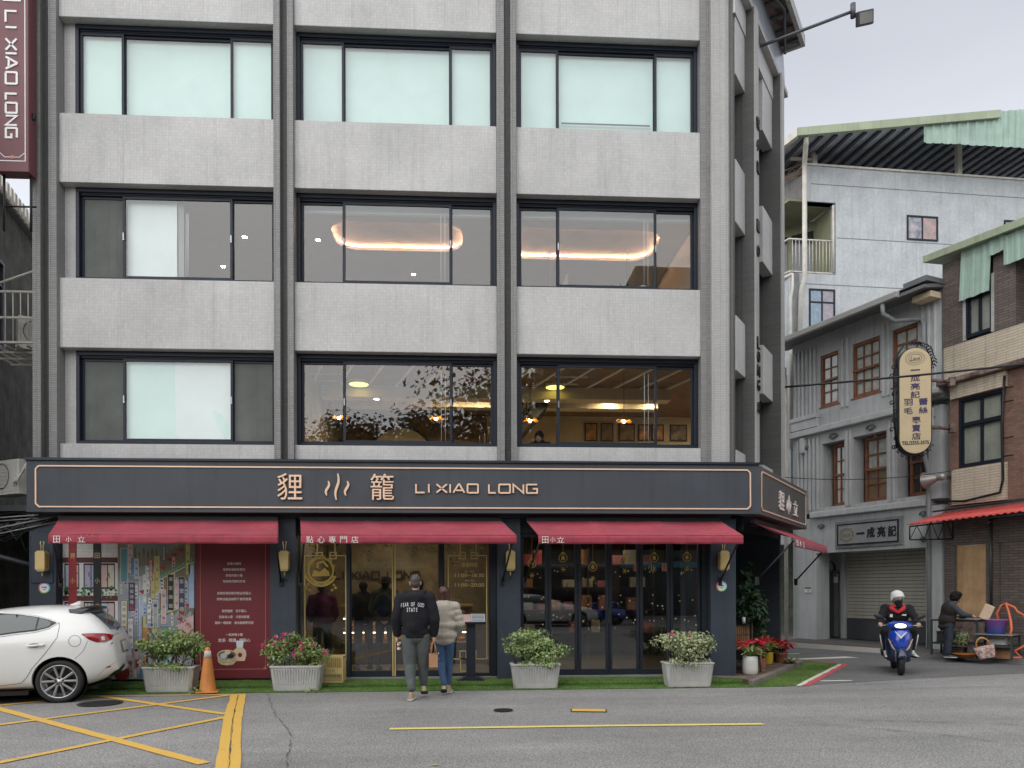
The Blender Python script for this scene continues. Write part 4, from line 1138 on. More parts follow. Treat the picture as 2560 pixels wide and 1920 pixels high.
# brass wall lanterns on the columns
def lantern(x, label):
    t = thing('wall_lantern', label, 'lantern', (x, -.26, 0))
    MB().box(-.077, .077, -.075, .075, 1.935, 2.225).build('body', 'brass_paint', t, bevel=.006)
    MB().box(-.06, .06, -.058, .058, 2.225, 2.245).box(-.06, .06, -.058, .058, 1.91, 1.935).build('collar', 'brass_paint', t, bevel=.003)
    for xx in (-.018, .018): MB().tube([(xx, 0, 2.245), (xx, 0, 2.34), (xx * 1.6, 0, 2.37), (xx * 1.2, 0, 2.40)], .009, 6).build('hook', 'brass_paint', t)
    MB().cyl((.0, 0, 1.91), (.0, 0, 1.83), .011, n=8).build('finial', 'brass_paint', t)
    MB().box(-.02, .02, .0751, .108, 2.0, 2.15).build('wall_bracket', 'brass_paint', t)
    for s_ in (-1, 1): MB().box(s_ * .0775 - .0012, s_ * .0775 + .0012, -.05, .05, 1.96, 2.2).build('side_plate', 'counter_gold', t)
    return t
for x, l in ((-6.95, 'brass box lantern on the column beside the left alley'), (-3.06, 'brass box lantern on the column between red poster and entrance'), (.69, 'brass box lantern on the column between entrance and folding doors'), (4.345, 'brass box lantern on the corner column by the side awning')): lantern(x, l)
def ring_mat(name):
    m, nt, out = nodes(name); L = nt.links.new
    tc_ = N(nt, 'TexCoord'); g_ = N(nt, 'TexGradient', gradient_type='RADIAL'); mp_ = N(nt, 'Mapping'); mp_.inputs['Rotation'].default_value = (R(-90), 0, 0)
    L(tc_.outputs['Object'], mp_.inputs['Vector']); L(mp_.outputs[0], g_.inputs['Vector'])
    h_ = N(nt, 'CombineColor', mode='HSV'); h_.inputs[1].default_value = .75; h_.inputs[2].default_value = .6
    L(g_.outputs['Fac'], h_.inputs[0]); b_ = N(nt, 'BsdfPrincipled', Roughness=.4); L(h_.outputs[0], b_.inputs['Base Color']); L(b_.outputs[0], out.inputs[0])
ring_mat('rainbow_ring')
mat('sticker_white', (.75, .75, .74), .5, var=.02); mat('ink', (.03, .03, .035), .6)
for x, l in ((-6.975, 'round rainbow rimmed sticker on the column beside the left alley'), (4.345, 'round rainbow rimmed sticker on the corner column')):
    t = thing('round_sticker', l, 'sticker', (x, -.1545 - (.019 if x < 0 else 0) + (.019 if x < 0 else 0), 1.64))
    MB().lathe([(.072, -.002), (.094, -.002), (.094, 0), (.072, 0)], 32, ax='y').build('ring', 'rainbow_ring', t)
    MB().lathe([(.001, -.0015), (.0725, -.0015)], 32, ax='y').build('disc', 'sticker_white', t)
    txt('text', '亞洲無限', .03, (0, -.002, .012), 'ink', t, depth=.0004, bold=.0008, fit=(.09, .026))
    txt('text', '街廓', .03, (0, -.002, -.024), 'ink', t, depth=.0004, fit=(.05, .024))

# red poster with the shop's verse
ps = thing('red_poster', 'tall dark red poster with white verse and dim sum picture', 'poster', (-3.99, 0, 0))
MB().box(-.655, .655, .035, .06, .105, 2.55).build('panel', 'poster_red', ps)
b = MB(); ribbon(b, [(-.54, .26), (.54, .26), (.54, 2.46), (-.54, 2.46)], .007, .032, .035, closed=True); b.build('border', 'poster_pink', ps)
for xx in (-.53, .53): MB().lathe([(.012, 0), (.024, 0)], 12, (xx, .0325, .275), ax='y').build('border_curl', 'poster_pink', ps)
verse = [('走進大稻埕', 2.045, .23, .044), ('每條街道都有歷史', 1.945, .37, .044), ('就如同貍小籠', 1.845, .28, .044), ('每個角落都有故事', 1.745, .37, .044),
         ('這裡有著創新的飲品和點心', 1.545, .57, .048), ('同時也能品味對傳統的致敬', 1.445, .57, .048), ('我們變新　但不變心', 1.245, .41, .048), ('因為有心意　才能有新意', 1.145, .50, .048),
         ('期待一樣喜新　卻也能戀舊的您', 1.045, .64, .048), ('一起來貍小籠', .845, .28, .046), ('飲茶 · 開講 · 呷點心', .75, .53, .062)]
for s_, z, w_, h_ in verse: txt('verse', s_, .05, (.02, .033, z), 'lettering_white', ps, depth=.0012, bold=.0004, fit=(w_, h_))
mat('bamboo', (.58, .47, .30), .6, var=.15, scale=12); mat('bun_blue', (.45, .60, .60), .5); mat('bun_cream', (.70, .55, .42), .5); mat('bun_black', (.03, .03, .028), .3); mat('bottle_cream', (.68, .52, .36), .45); mat('bottle_milk', (.62, .68, .74), .35)
def disc(cx, cz, rx, rz, y, m_, nm='picture'):
    MB().xz([(cx + rx * cos(2 * pi * i / 28), cz + rz * sin(2 * pi * i / 28)) for i in range(28)], y, y + .001).build(nm, m_, ps)
ribz = MB().xz([(.06, .42), (.01, .47), (-.01, .55), (.03, .60), (.06, .62)], .031, .0345)
MB().xz([(.03, .40), (.19, .40), (.22, .50), (.21, .58), (.16, .62), (.06, .62), (.01, .58), (.0, .50)], .0310, .0335).build('picture', 'bottle_cream', ps)
MB().xz([(.06, .622), (.16, .622), (.165, .66), (.175, .74), (.05, .74), (.055, .66)], .0305, .0335).build('picture', 'bottle_milk', ps)
disc(.115, .50, .035, .038, .0300, 'poster_red')
MB().xz([(-.26, .505), (-.25, .39), (-.20, .34), (-.10, .325), (.0, .34), (.05, .39), (.06, .505)], .0285, .0295).build('picture', 'bamboo', ps)
disc(-.10, .505, .165, .085, .0275, 'bamboo'); disc(-.10, .505, .145, .068, .0262, 'ceiling_wood')
disc(-.09, .545, .05, .042, .0250, 'bun_cream'); disc(-.155, .485, .055, .046, .0238, 'bun_blue'); disc(-.035, .485, .048, .042, .0225, 'bun_black')
for z in (.39, .43): 
    b = MB(); ribbon(b, [(-.25, z + .03), (-.18, z - .005), (-.10, z - .015), (-.02, z - .005), (.05, z + .03)], .006, .0280, .0284); b.build('picture', 'ceiling_wood', ps)

# printed street mural: each sign board, window and banner of the print is a thin layer on the panel
mu = thing('street_mural', 'colourful printed mural of an old shopping street with hanging signboards', 'mural', (-5.7, 0, 0))
mat('mural_sky', (.23, .27, .25), .6, var=.15, scale=1.5); mat('mural_brick', (.52, .50, .45), .6); mat('mural_wood', (.20, .15, .085), .6, var=.3, scale=6); mat('mural_street', (.30, .32, .35), .6, var=.25, scale=2.0)
PAL = dict(cream=(.62, .58, .46), blue=(.10, .22, .42), sky=(.38, .48, .60), navy=(.045, .06, .14), yellow=(.55, .48, .18), pink=(.60, .42, .38), red=(.33, .035, .04), grey=(.40, .41, .40), lilac=(.44, .40, .56), teal=(.10, .28, .32), orange=(.50, .24, .10), green=(.10, .24, .10), white=(.66, .66, .63), maroon=(.10, .018, .022), black=(.018, .018, .02), brown=(.22, .13, .06))
for k_, c_ in PAL.items(): mat('print_' + k_, c_, .6, var=.10, scale=9)
MB().box(-1.08, 1.08, .035, .06, .105, 2.55).build('panel', 'mural_street', mu)
def pr(x0, x1, z0, z1, y, m_, nm='print'): return MB().box(x0, x1, y, y + .0009, z0, z1).build(nm, m_, mu)
def px(x): return -6.78 + (x - 145) * (2.17 / 345) + 5.7          # picture column of the mural to panel x
pr(-.18, 1.075, 1.75, 2.54, .0338, 'mural_sky')
# left house with windows and banners
pr(-1.075, -.185, .11, 2.54, .0336, 'print_white')
for z in (2.18, 2.24, 2.30): pr(-1.07, -.19, z, z + .004, .0322, 'print_grey')
for i in range(9): pr(-1.05 + i * .1, -1.046 + i * .1, 2.18 + .06 * (i % 2), 2.24 + .06 * (i % 2), .0322, 'print_grey')
for z in (2.06, 1.42, .84): pr(-1.075, -.185, z, z + .09, .0322, 'print_maroon')
for z0, z1 in ((1.62, 2.05), (1.02, 1.41), (.5, .83)):
    for x0 in (-1.05, -.74, -.47):
        pr(x0, x0 + .24, z0, z1, .0322, 'print_black')
        for q in (0, 1): pr(x0 + .02 + q * .11, x0 + .115 + q * .11, z0 + .03, z1 - .03, .0308, ('print_cream', 'print_lilac', 'print_sky', 'print_pink')[(int(x0 * 50) + q + int(z0 * 9)) % 4])
        for q in range(5):
            xx, zz = x0 + random.uniform(.03, .2), random.uniform(z0 + .05, z1 - .08)
            pr(xx, xx + random.uniform(.012, .04), zz, zz + random.uniform(.01, .08), .0296, random.choice(('print_teal', 'print_pink', 'print_brown', 'print_sky')))
for z in (1.60,):
    b = MB(); rnd = random.Random(9)
    for k in range(90):
        x_, zz = rnd.uniform(-1.05, -.2), z + rnd.gauss(-.04, .05); s_ = rnd.uniform(.012, .03)
        b.xz([(x_ - s_, zz), (x_, zz - s_), (x_ + s_, zz), (x_, zz + s_)], .0280, .0284)
    b.build('print', 'print_green', mu)
for x0, m_, chs, cm in ((-.98, 'print_red', '貍小籠', 'brass_paint'), (-.58, 'print_black', '田小立', 'brass_paint')):
    pr(x0, x0 + .13, .72, 2.54, .0268, m_)
    for i, c in enumerate(chs): txt('print', c, .08, (x0 + .065, .0262, 2.18 - i * .42), cm, mu, depth=.0002, fit=(.08, .09))
for i in range(3): MB().xz([(-.85 + i * .09, 2.54), (-.79 + i * .09, 2.54), (-.82 + i * .09, 2.40)], .0268, .0276).build('print', 'print_navy', mu)
# timber house fronts on both sides of the printed street, eaves and flags
for k in range(12):
    x = -.18 + .02 * k; pr(x, x + .012, 1.9 + .06 * (k % 3), 2.54 - .03 * k, .0324, 'mural_wood')
for k in range(22):
    x = .50 + .026 * k; pr(x, x + .02, 1.15 + .03 * (k % 4), 2.20 + .016 * k - (.05 if k % 3 else 0), .0324, 'mural_wood' if k % 4 else 'print_brown')
for k in range(7):
    x = .0 + .07 * k; h_ = .18 + .1 * abs(sin(k * 1.7)); MB().xz([(x, 2.0), (x + .06, 2.0), (x + .05, 2.0 + h_), (x + .03, 2.06 + h_), (x + .01, 2.0 + h_)], .0326, .0334).build('print', 'mural_wood', mu)
for za, zb_ in ((1.72, 2.12), (1.18, 1.42)):
    b = MB(); ribbon(b, [(.30, za), (1.07, zb_)], .09, .0312, .0322); b.build('print', 'print_green', mu)
    b = MB(); ribbon(b, [(.30, za - .05), (1.07, zb_ - .05)], .016, .0302, .0310); b.build('print', 'print_cream', mu)
    b = MB()
    for k in range(16):
        u = k / 16; x_ = .32 + .73 * u; zz = za + (zb_ - za) * u
        ribbon(b, [(x_, zz - .03), (x_ + .03, zz + .035)], .01, .0302, .0310)
    b.build('print', 'print_grey', mu)
for x_, zz in ((.62, 2.12), (.70, 2.20), (.80, 2.28), (.50, 1.98), (.16, 1.58), (.90, 1.35), (.82, 1.22), (.78, 1.12), (-.02, 1.32), (.3, .95), (.25, .78)):
    MB().xz([(x_, zz), (x_ + .09, zz + .03), (x_ + .08, zz - .05)], .0252, .0260).build('print', 'print_red', mu)
# dragon lantern at the lower right of the print
MB().xz([(.72, .55), (1.06, .75), (1.06, 1.18), (.92, 1.12), (.75, .98)], .0292, .0300).build('print', 'print_pink', mu)
for k in range(14):
    x_, zz = random.uniform(.80, 1.03), random.uniform(.68, 1.1); b = MB(); ribbon(b, [(x_, zz), (x_ + .03, zz + .05), (x_ + .05, zz + .01)], .012, .0280, .0286); b.build('print', 'print_red', mu)
MB().xz([(.70, .5), (.76, .5), (.80, .98), (.74, .98)], .0282, .0290).build('print', 'print_teal', mu)
# hanging boards: (picture x0, x1, top z, bottom z, colour, rim, lettering)
boards = [(296, 312, 2.30, 1.74, 'teal', 'cream', ''), (316, 325, 2.36, 1.90, 'pink', 'cream', '南記商行'), (323, 330, 2.15, 1.85, 'blue', 'sky', ''), (332, 341, 2.12, 1.80, 'sky', 'white', '永樂布'),
          (317, 331, 1.72, 1.26, 'navy', 'maroon', '蜂蜜排骨水'), (297, 311, 1.42, .92, 'cream', 'brown', '古早味水角'), (314, 327, 1.12, .62, 'white', 'blue', '日新茶行'), (344, 352, 1.50, .78, 'sky', 'white', ''),
          (345, 353, 1.82, 1.50, 'grey', 'white', ''), (354, 362, 1.86, 1.40, 'white', 'grey', '布庄'), (362, 370, 1.98, 1.62, 'white', 'cream', '迪化街'), (370, 377, 2.10, 1.76, 'pink', 'red', '南北貨'),
          (341, 352, 1.42, .86, 'blue', 'sky', '大稻埕茶'), (350, 359, 1.15, .72, 'yellow', 'cream', ''), (352, 368, .96, .70, 'orange', 'brown', ''), (364, 374, 1.36, 1.04, 'white', 'navy', '摩摩噶'),
          (380, 391, 1.42, .78, 'grey', 'white', '一六六八'), (370, 379, .98, .44, 'lilac', 'white', '春茶坊'), (384, 395, 2.16, 1.56, 'yellow', 'cream', '三月洋行'), (374, 384, 1.88, 1.46, 'yellow', 'brown', '太和'),
          (402, 412, 1.60, 1.04, 'pink', 'white', '陽春麵'), (405, 411, 2.34, 2.10, 'grey', 'navy', ''), (418, 433, 1.86, 1.26, 'black', 'yellow', '保安商號'), (437, 445, 1.76, 1.30, 'pink', 'white', '江山樓'),
          (446, 462, 1.82, 1.20, 'navy', 'yellow', '聚豐金鼎'), (465, 476, 2.44, 1.86, 'yellow', 'green', '十全藥行'), (406, 420, 1.00, .42, 'teal', 'sky', '茶'), (421, 431, .82, .35, 'white', 'grey', '小籠包'),
          (472, 486, 2.02, 1.30, 'sky', 'blue', ''), (318, 327, .46, .12, 'pink', 'white', '元山豬血'), (333, 341, .52, .20, 'red', 'pink', '米粉'), (343, 349, .44, .2, 'white', 'navy', '大麵'), (352, 361, .52, .26, 'orange', 'cream', '粿')]
for i, (a, c, z1, z0, col_, rim, s_) in enumerate(boards):
    xa, xc = px(a), px(c); y = .0296 - .0011 * (i % 3)
    pr(xa - .008, xc + .008, z0 - .008, z1 + .008, y, 'print_' + rim, 'print_board')
    pr(xa, xc, z0, z1, y - .0006 - .0002, 'print_' + col_, 'print_board')
    for k, chr_ in enumerate(s_):
        dark = col_ in ('navy', 'black', 'blue', 'teal', 'red')
        sz = min((xc - xa) * .72, (z1 - z0) / len(s_) * .72)
        txt('print_text', chr_, .05, ((xa + xc) / 2, y - .0012, z1 - (z1 - z0) * (k + .5) / len(s_)), 'print_cream' if dark else ('print_maroon' if i % 3 == 0 else 'print_navy'), mu, depth=.0002, fit=(sz, sz))
rnd = random.Random(77)
for i in range(60):                                            # many small far signboards of the print
    w_ = rnd.uniform(.022, .06); h_ = rnd.uniform(.12, .42); x_ = rnd.uniform(-.2, 1.0); z_ = rnd.uniform(.15, 1.75); pr(x_, x_ + w_, z_, min(2.3, z_ + h_), .0315 - .0003 * (i % 3), 'print_' + rnd.choice(('sky', 'white', 'lilac', 'grey', 'sky', 'blue', 'white', 'pink', 'cream')), 'print_board')
    for k in range(int(h_ / .06)): pr(x_ + w_ * .25, x_ + w_ * .75, z_ + .02 + k * .06, z_ + .05 + k * .06, .0303, rnd.choice(('print_navy', 'print_grey', 'print_maroon', 'print_blue')), 'print_text')
# printed crowd along the bottom
for k in range(44):
    x_ = random.uniform(-.2, .75); zz = .12 + abs(random.gauss(0, .16)); m_ = random.choice(('print_sky', 'print_blue', 'print_lilac', 'print_pink', 'print_teal', 'print_grey', 'print_black', 'print_white'))
    pr(x_, x_ + random.uniform(.03, .06), zz, zz + random.uniform(.10, .2), .0268, m_)
for k in range(26):
    x_ = random.uniform(-.2, .75); zz = random.uniform(.2, .6); disc_r = random.uniform(.015, .028)
    MB().lathe([(.001, 0), (disc_r, 0)], 10, (x_, .0258, zz), ax='y').build('print', random.choice(('print_cream', 'print_black', 'print_pink')), mu)
MB().lathe([(.001, 0), (.13, 0)], 20, (-.12, .0250, .22), ax='y').build('print', 'print_red', mu)

# tall vertical sign at the alley corner
vs_ = thing('vertical_sign', 'tall plum vertical sign with white capitals beside the left pillar', 'sign', (-7.28, -.40, 0))
mat('sign_plum', (.155, .055, .065), .55, var=.08, scale=2, streak=.15)
MB().box(-.25, .25, -.07, .16, 8.30, 12.8).build('box', 'sign_plum', vs_, bevel=.01)
b = MB(); ribbon(b, [(-.21, 8.47), (.20, 8.47), (.20, 12.75), (-.21, 12.75)], .014, -.075, -.071, closed=True); b.build('border', 'sticker_white', vs_)
b = MB(); ribbon(b, [(-.21, 8.61), (-.12, 8.53), (.11, 8.53), (.20, 8.61)], .010, -.075, -.071); b.build('border', 'sticker_white', vs_)
MB().lathe([(.001, 0), (.03, 0)], 12, (0, -.0765, 8.53), ax='y').build('border', 'poster_pink', vs_)
RV = Matrix.Rotation(R(90), 4, 'Y')
for wd, z1, z0 in (('LI', 10.86, 10.60), ('XIAO', 10.42, 9.70), ('LONG', 9.54, 8.84)):
    word(wd, 0, z1 - z0, -.085, .085, -.082, 'sticker_white', vs_, depth=.012, rot=Matrix.Translation((-.01, 0, z1)) @ RV)
MB().box(-.14, .14, -.078, -.0705, 11.02, 11.35).build('plaque', 'sticker_white', vs_)
txt('letter', '專門', .1, (0, -.08, 11.15), 'ink', vs_, depth=.001, fit=(.24, .12))
for x in (-.2, .22): MB().cyl((x, .05, 7.4), (x, .05, 8.3), .02, n=6).build('bracket', 'iron_black', vs_)
MB().cyl((-.2, .05, 7.8), (.3, .05, 7.8), .015, n=6).build('bracket', 'iron_black', vs_)
MB().box(.25, .30, .02, .06, 9.2, 9.3).box(.25, .30, .02, .06, 11.2, 11.3).build('bracket', 'iron_black', vs_)

# flood light on a long arm from the side wall
fl_ = thing('flood_light', 'small floodlight on a long thin arm reaching out from the roofline', 'floodlight', tuple(MS @ Vector((1.4, -.1, 11.75))))
base = Vector((0, 0, 0)); tip = Vector((1.83, .1, .80))
MB().tube([base, tip * .35, tip * .7, tip], .03, 8).build('arm', 'iron_grey', fl_)
MB().cyl(tip + Vector((0, 0, -.12)), tip + Vector((0, 0, .14)), .05, n=8).build('joint', 'iron_grey', fl_)
hd = MB(Matrix.Translation(tip + Vector((.2, -.05, -.16))) @ Matrix.Rotation(R(-14), 4, 'Y') @ Matrix.Rotation(R(25), 4, 'X')).box(-.16, .16, -.05, .05, -.12, .12).build('housing', 'iron_grey', fl_, bevel=.015)
MB(Matrix.Translation(tip + Vector((.2, -.05, -.16))) @ Matrix.Rotation(R(-14), 4, 'Y') @ Matrix.Rotation(R(25), 4, 'X')).box(-.13, .13, -.056, -.051, -.09, .09).build('lens', 'seal', fl_)
# ------------------------------------------------------------------ buildings across the lane
mat('grey_paint', (.50, .515, .515), .75, var=.10, scale=1.5, bump=.15, bscale=20, streak=.28)
mat('grey_trim', (.55, .56, .56), .7, var=.10, streak=.25)
mat('brown_wood', (.24, .095, .05), .6, var=.25, scale=6, streak=.2)
mat('curtain_lace', (.72, .70, .66), .8, var=.2, scale=8, streak=.3)
mat('window_dark', (.05, .055, .055), .2)
mat('shutter_beige', (.52, .50, .42), .6, var=.06, scale=2, streak=.2)
mat('shutter_grey', (.07, .075, .08), .6)
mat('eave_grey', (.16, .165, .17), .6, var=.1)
mat('eave_edge', (.36, .36, .34), .6, var=.1)
mat('pvc_pipe', (.64, .61, .54), .6, var=.15, streak=.3)
mat('pipe_grey', (.29, .31, .32), .6, var=.1, streak=.2)
MG = Matrix.Translation((11.296, 5.10, 0)) @ Matrix.Rotation(R(-69), 4, 'Z')       # x runs along the facade towards the viewer, y inwards

def frame_rect(b, x0, x1, z0, z1, w, y0, y1):
    b.box(x0, x1, y0, y1, z1 - w, z1); b.box(x0, x1, y0, y1, z0, z0 + w); b.box(x0, x0 + w, y0, y1, z0 + w, z1 - w); b.box(x1 - w, x1, y0, y1, z0 + w, z1 - w)
    return b

gs = thing('grey_shophouse', 'narrow grey painted shophouse with brown wooden windows and a roller shutter', 'building', (11.296, 5.10, 0), R(-69))
def gp(): return MB()
XL, XR = -4.45, .38
# facade piers and walls around the openings
UW = [(-3.39, -2.74), (-2.26, -1.37), (-1.0, -.26)]
LW = [(-3.14, -2.66), (-2.06, -1.30), (-.68, -.10)]
def wall_with_openings(x0, x1, z0, z1, ops, y0, y1, m_, parent, za, zb):
    """wall between z0..z1 with openings (xa, xb) from za to zb"""
    xs = [x0] + [v for o in ops for v in o] + [x1]
    for i in range(0, len(xs), 2): MB().box(xs[i], xs[i + 1], y0, y1, za, zb).build('pier', m_, parent)
    if za > z0: MB().box(x0, x1, y0, y1, z0, za).build('wall', m_, parent)
    if z1 > zb: MB().box(x0, x1, y0, y1, zb, z1).build('wall', m_, parent)
wall_with_openings(XL, XR, 6.22, 8.9, UW, 0, .3, 'grey_paint', gs, 6.75, 8.25)
wall_with_openings(XL, XR, 3.78, 6.05, [(a - .18, b + .12) for a, b in LW], 0, .4, 'grey_paint', gs, 3.90, 5.72)
MB().box(XL - .05, XR - .4, -.14, .3, 6.05, 6.22).build('belt_course', 'grey_trim', gs, bevel=.02)
MB().box(XL + .75, XR - .35, -.12, .3, 3.62, 3.78).build('belt_course', 'grey_trim', gs, bevel=.02)
MB().box(XL, XR, 0, .4, 2.60, 3.62).build('wall', 'grey_paint', gs)
for x0, x1 in ((XL, -3.55), (-.06, XR)): MB().box(x0, x1, 0, .5, 0, 2.60).build('pier', 'grey_paint', gs)
MB().box(XL, XR, 3.5, 3.6, 0, 9).build('rear_wall', 'grey_paint', gs)
MB().box(XR - .2, XR, .5, 3.5, 0, 9).build('side_wall', 'grey_paint', gs)
MB().box(XL - .25, XL - .05, .5, 3.5, 0, 9).build('side_wall', 'grey_paint', gs)
# fluted pilasters
for x0, x1, z0, z1 in ((-4.4, -3.5, 6.24, 8.6), (-2.68, -2.32, 6.6, 8.5), (-1.33, -1.04, 6.6, 8.5), (-.2, .3, 6.3, 8.6), (-4.3, -3.4, 3.85, 5.95), (-2.5, -2.26, 3.85, 5.95), (-1.14, -.88, 3.85, 5.95)):
    n = max(2, int((x1 - x0) / .14))
    for k in range(n):
        xx = x0 + (x1 - x0) * (k + .5) / n
        MB().box(xx - .035, xx + .035, -.045, .0, z0, z1).build('flute', 'grey_trim', gs, bevel=.015, seg=2)
MB().box(-4.42, -3.42, -.13, .0, 6.24, 6.50).box(-4.42, -3.40, -.16, .0, 6.50, 6.62).build('pedestal', 'grey_trim', gs, bevel=.01)
MB().box(.02, .42, -.2, .0, 6.30, 6.45).build('corbel', 'grey_trim', gs, bevel=.02)
def scroll(x, z, s=.22):
    b = MB()
    for sx in (-1, 1):
        b.tube([(x + sx * s * .5 * (1 - u) * cos(u * 7), -.03, z + s * .4 * (1 - u) * sin(u * 7)) for u in [i / 10 for i in range(11)]], .02, 5)
    b.ball((x, -.03, z), (.06, .04, .06), 8, 6)
    return b.build('scroll_ornament', 'eave_grey', gs)
for x, z in ((-2.9, 5.85), (-1.65, 5.85), (-3.35, 3.35), (-.1, 3.42), (-.1, 2.78), (-3.9, 5.7), (.1, 5.75)): scroll(x, z, .3 if z > 5 and x > -3.5 and x < 0 else .22)
for x in (-4.0, .12):
    MB().box(x - .08, x + .08, -.13, 0, 5.55, 6.0).build('console', 'grey_trim', gs, bevel=.03)
def timber_window(x0, x1, z0, z1, y, cols, rows, fill, split=None):
    b = frame_rect(MB(), x0, x1, z0, z1, .07, y - .03, y + .06)
    w_ = b.build('window', 'brown_wood', gs, bevel=.004, seg=1)
    for i in range(cols):
        for j in range(rows):
            xa, xb = x0 + .07 + (x1 - x0 - .14) * i / cols, x0 + .07 + (x1 - x0 - .14) * (i + 1) / cols
            za, zb = z0 + .07 + (z1 - z0 - .14) * j / rows, z0 + .07 + (z1 - z0 - .14) * (j + 1) / rows
            frame_rect(MB(), xa + .001, xb - .001, za + .001, zb - .001, .018, y, y + .03).build('muntin', 'brown_wood', w_)
            MB().poly([(xa + .015, y + .02, za + .015), (xb - .015, y + .02, za + .015), (xb - .015, y + .02, zb - .015), (xa + .015, y + .02, zb - .015)]).build('pane', 'window_glass', w_)
    zm = split if split else z0
    MB().box(x0 + .05, x1 - .05, y + .035, y + .05, zm, z1 - .04).build('curtain', fill, w_)
    if split: MB().box(x0 + .05, x1 - .05, y + .035, y + .05, z0 + .04, zm).build('board', 'board_tan' if fill == 'curtain_lace' else 'window_dark', w_)
    MB().box(x0 - .05, x1 + .05, y - .07, y + .04, z0 - .05, z0 - .002).build('sill', 'brown_wood', w_)
    MB().box(x0, x1, y - .05, y - .03, (z0 + z1) / 2 - .03, (z0 + z1) / 2 + .03).build('meeting_rail', 'brown_wood', w_)
    return w_
mat('board_tan', (.36, .22, .12), .7, var=.2, scale=3)
for (a, c) in UW: timber_window(a, c, 6.78, 8.24, .06, 3 if c - a > .8 else 2, 4, 'curtain_lace')
for i, (a, c) in enumerate(LW): timber_window(a, c, 3.93, 5.66 if i < 2 else 4.85 + .8, .26, 2, 4, 'curtain_lace' if i < 2 else 'window_dark', split=4.75)
# plaque over the entrance
pl = thing('shop_plaque', 'grey stone name plaque over the roller shutter of the shophouse', 'sign', (11.296, 5.10, 0), R(-69))
mat('plaque_grey', (.30, .31, .315), .6, var=.1); mat('plaque_rough', (.24, .255, .26), .9, var=.2, bump=.6, bscale=50); mat('dull_gold', (.36, .30, .17), .5, .3)
MB().box(-2.83, -.68, -.05, -.001, 2.70, 3.44).build('border', 'plaque_rough', pl, bevel=.01)
frame_rect(MB(), -2.74, -.78, 2.78, 3.36, .03, -.075, -.051).build('rim', 'iron_black', pl)
MB().box(-2.70, -.82, -.066, -.052, 2.815, 3.325).build('panel', 'plaque_grey', pl)
for i, c in enumerate('一成亮記'): txt('letter', c, .2, (-1.95 + .33 * i, -.072, 3.07), 'iron_black', pl, depth=.008, bold=.004, fit=(.25, .28 if i else .05))
b = MB(); ribbon(b, [(-2.42 + .2 * cos(2 * pi * i / 30), 3.07 + .15 * sin(2 * pi * i / 30)) for i in range(30)], .02, -.078, -.067, closed=True); b.build('emblem', 'dull_gold', pl)
for i in range(22):
    a = 2 * pi * i / 22; MB().ball((-2.42 + .235 * cos(a), -.072, 3.07 + .185 * sin(a)), (.022, .01, .022), 6, 4).build('emblem_bead', 'dull_gold', pl)
txt('emblem_text', 'Lace', .12, (-2.42, -.074, 3.07), 'dull_gold', pl, depth=.004, shear=.35, fit=(.26, .12))
# shutter, door, arcade floor
sh_ = MB().box(-3.35, -.10, 1.0, 1.02, .12, 2.72).build('roller_shutter', 'shutter_grey', gs)
for k in range(20):
    z = .72 + k * .098
    MB().box(-3.35, -.10, 0.972, 0.998, z, z + .088).build('slat', 'shutter_beige', sh_, bevel=.012, seg=2)
MB().box(-3.35, -.10, 0.975, 0.998, .12, .70).build('bottom_panel', 'shutter_grey', sh_)
MB().box(-3.47, -3.36, .86, 1.0, .12, 2.7).build('pier', 'grey_paint', gs)
MB().box(-4.7, -3.47, 1.1, 1.2, .12, 2.7).build('wall', 'grey_paint', gs)
dr_ = MB().box(-4.44, -3.85, 1.02, 1.10, .14, 2.1).build('door', 'shutter_grey', gs)
ar = [(-4.44, 2.1), (-3.85, 2.1)] + [(-4.145 + .295 * cos(R(a)), 2.1 + .33 * sin(R(a))) for a in range(0, 181, 15)]
MB().xz(ar, 1.03, 1.10).build('fanlight', 'window_dark', gs)
MB().box(-3.80, -3.66, 0.95, 1.02, .14, 2.1).build('door_frame', 'eave_grey', gs)
MB().box(-3.79, -3.64, 0.935, 0.948, 1.75, 2.0).build('notice', 'sticker_white', gs)
MB().box(-3.78, -3.65, 0.93, 0.934, 1.93, 1.99).build('notice_head', 'print_red', gs)
MB().box(XL, XR, .41, 3.5, 2.72, 2.80).build('arcade_ceiling', 'grey_paint', gs)
np_ = thing('number_plate', 'small green and white house number plate on the grey pier', 'number plate', tuple(MG @ Vector((-3.86, -.015, 1.55))), R(-69))
MB().box(-.13, .13, -.004, .004, -.09, .09).build('plate', 'sticker_white', np_); MB().box(-.12, .12, -.006, -.004, .02, .08).build('band', 'print_green', np_)
txt('digits', '97', .08, (.03, -.007, -.035), 'print_green', np_, depth=.001, fit=(.09, .07))
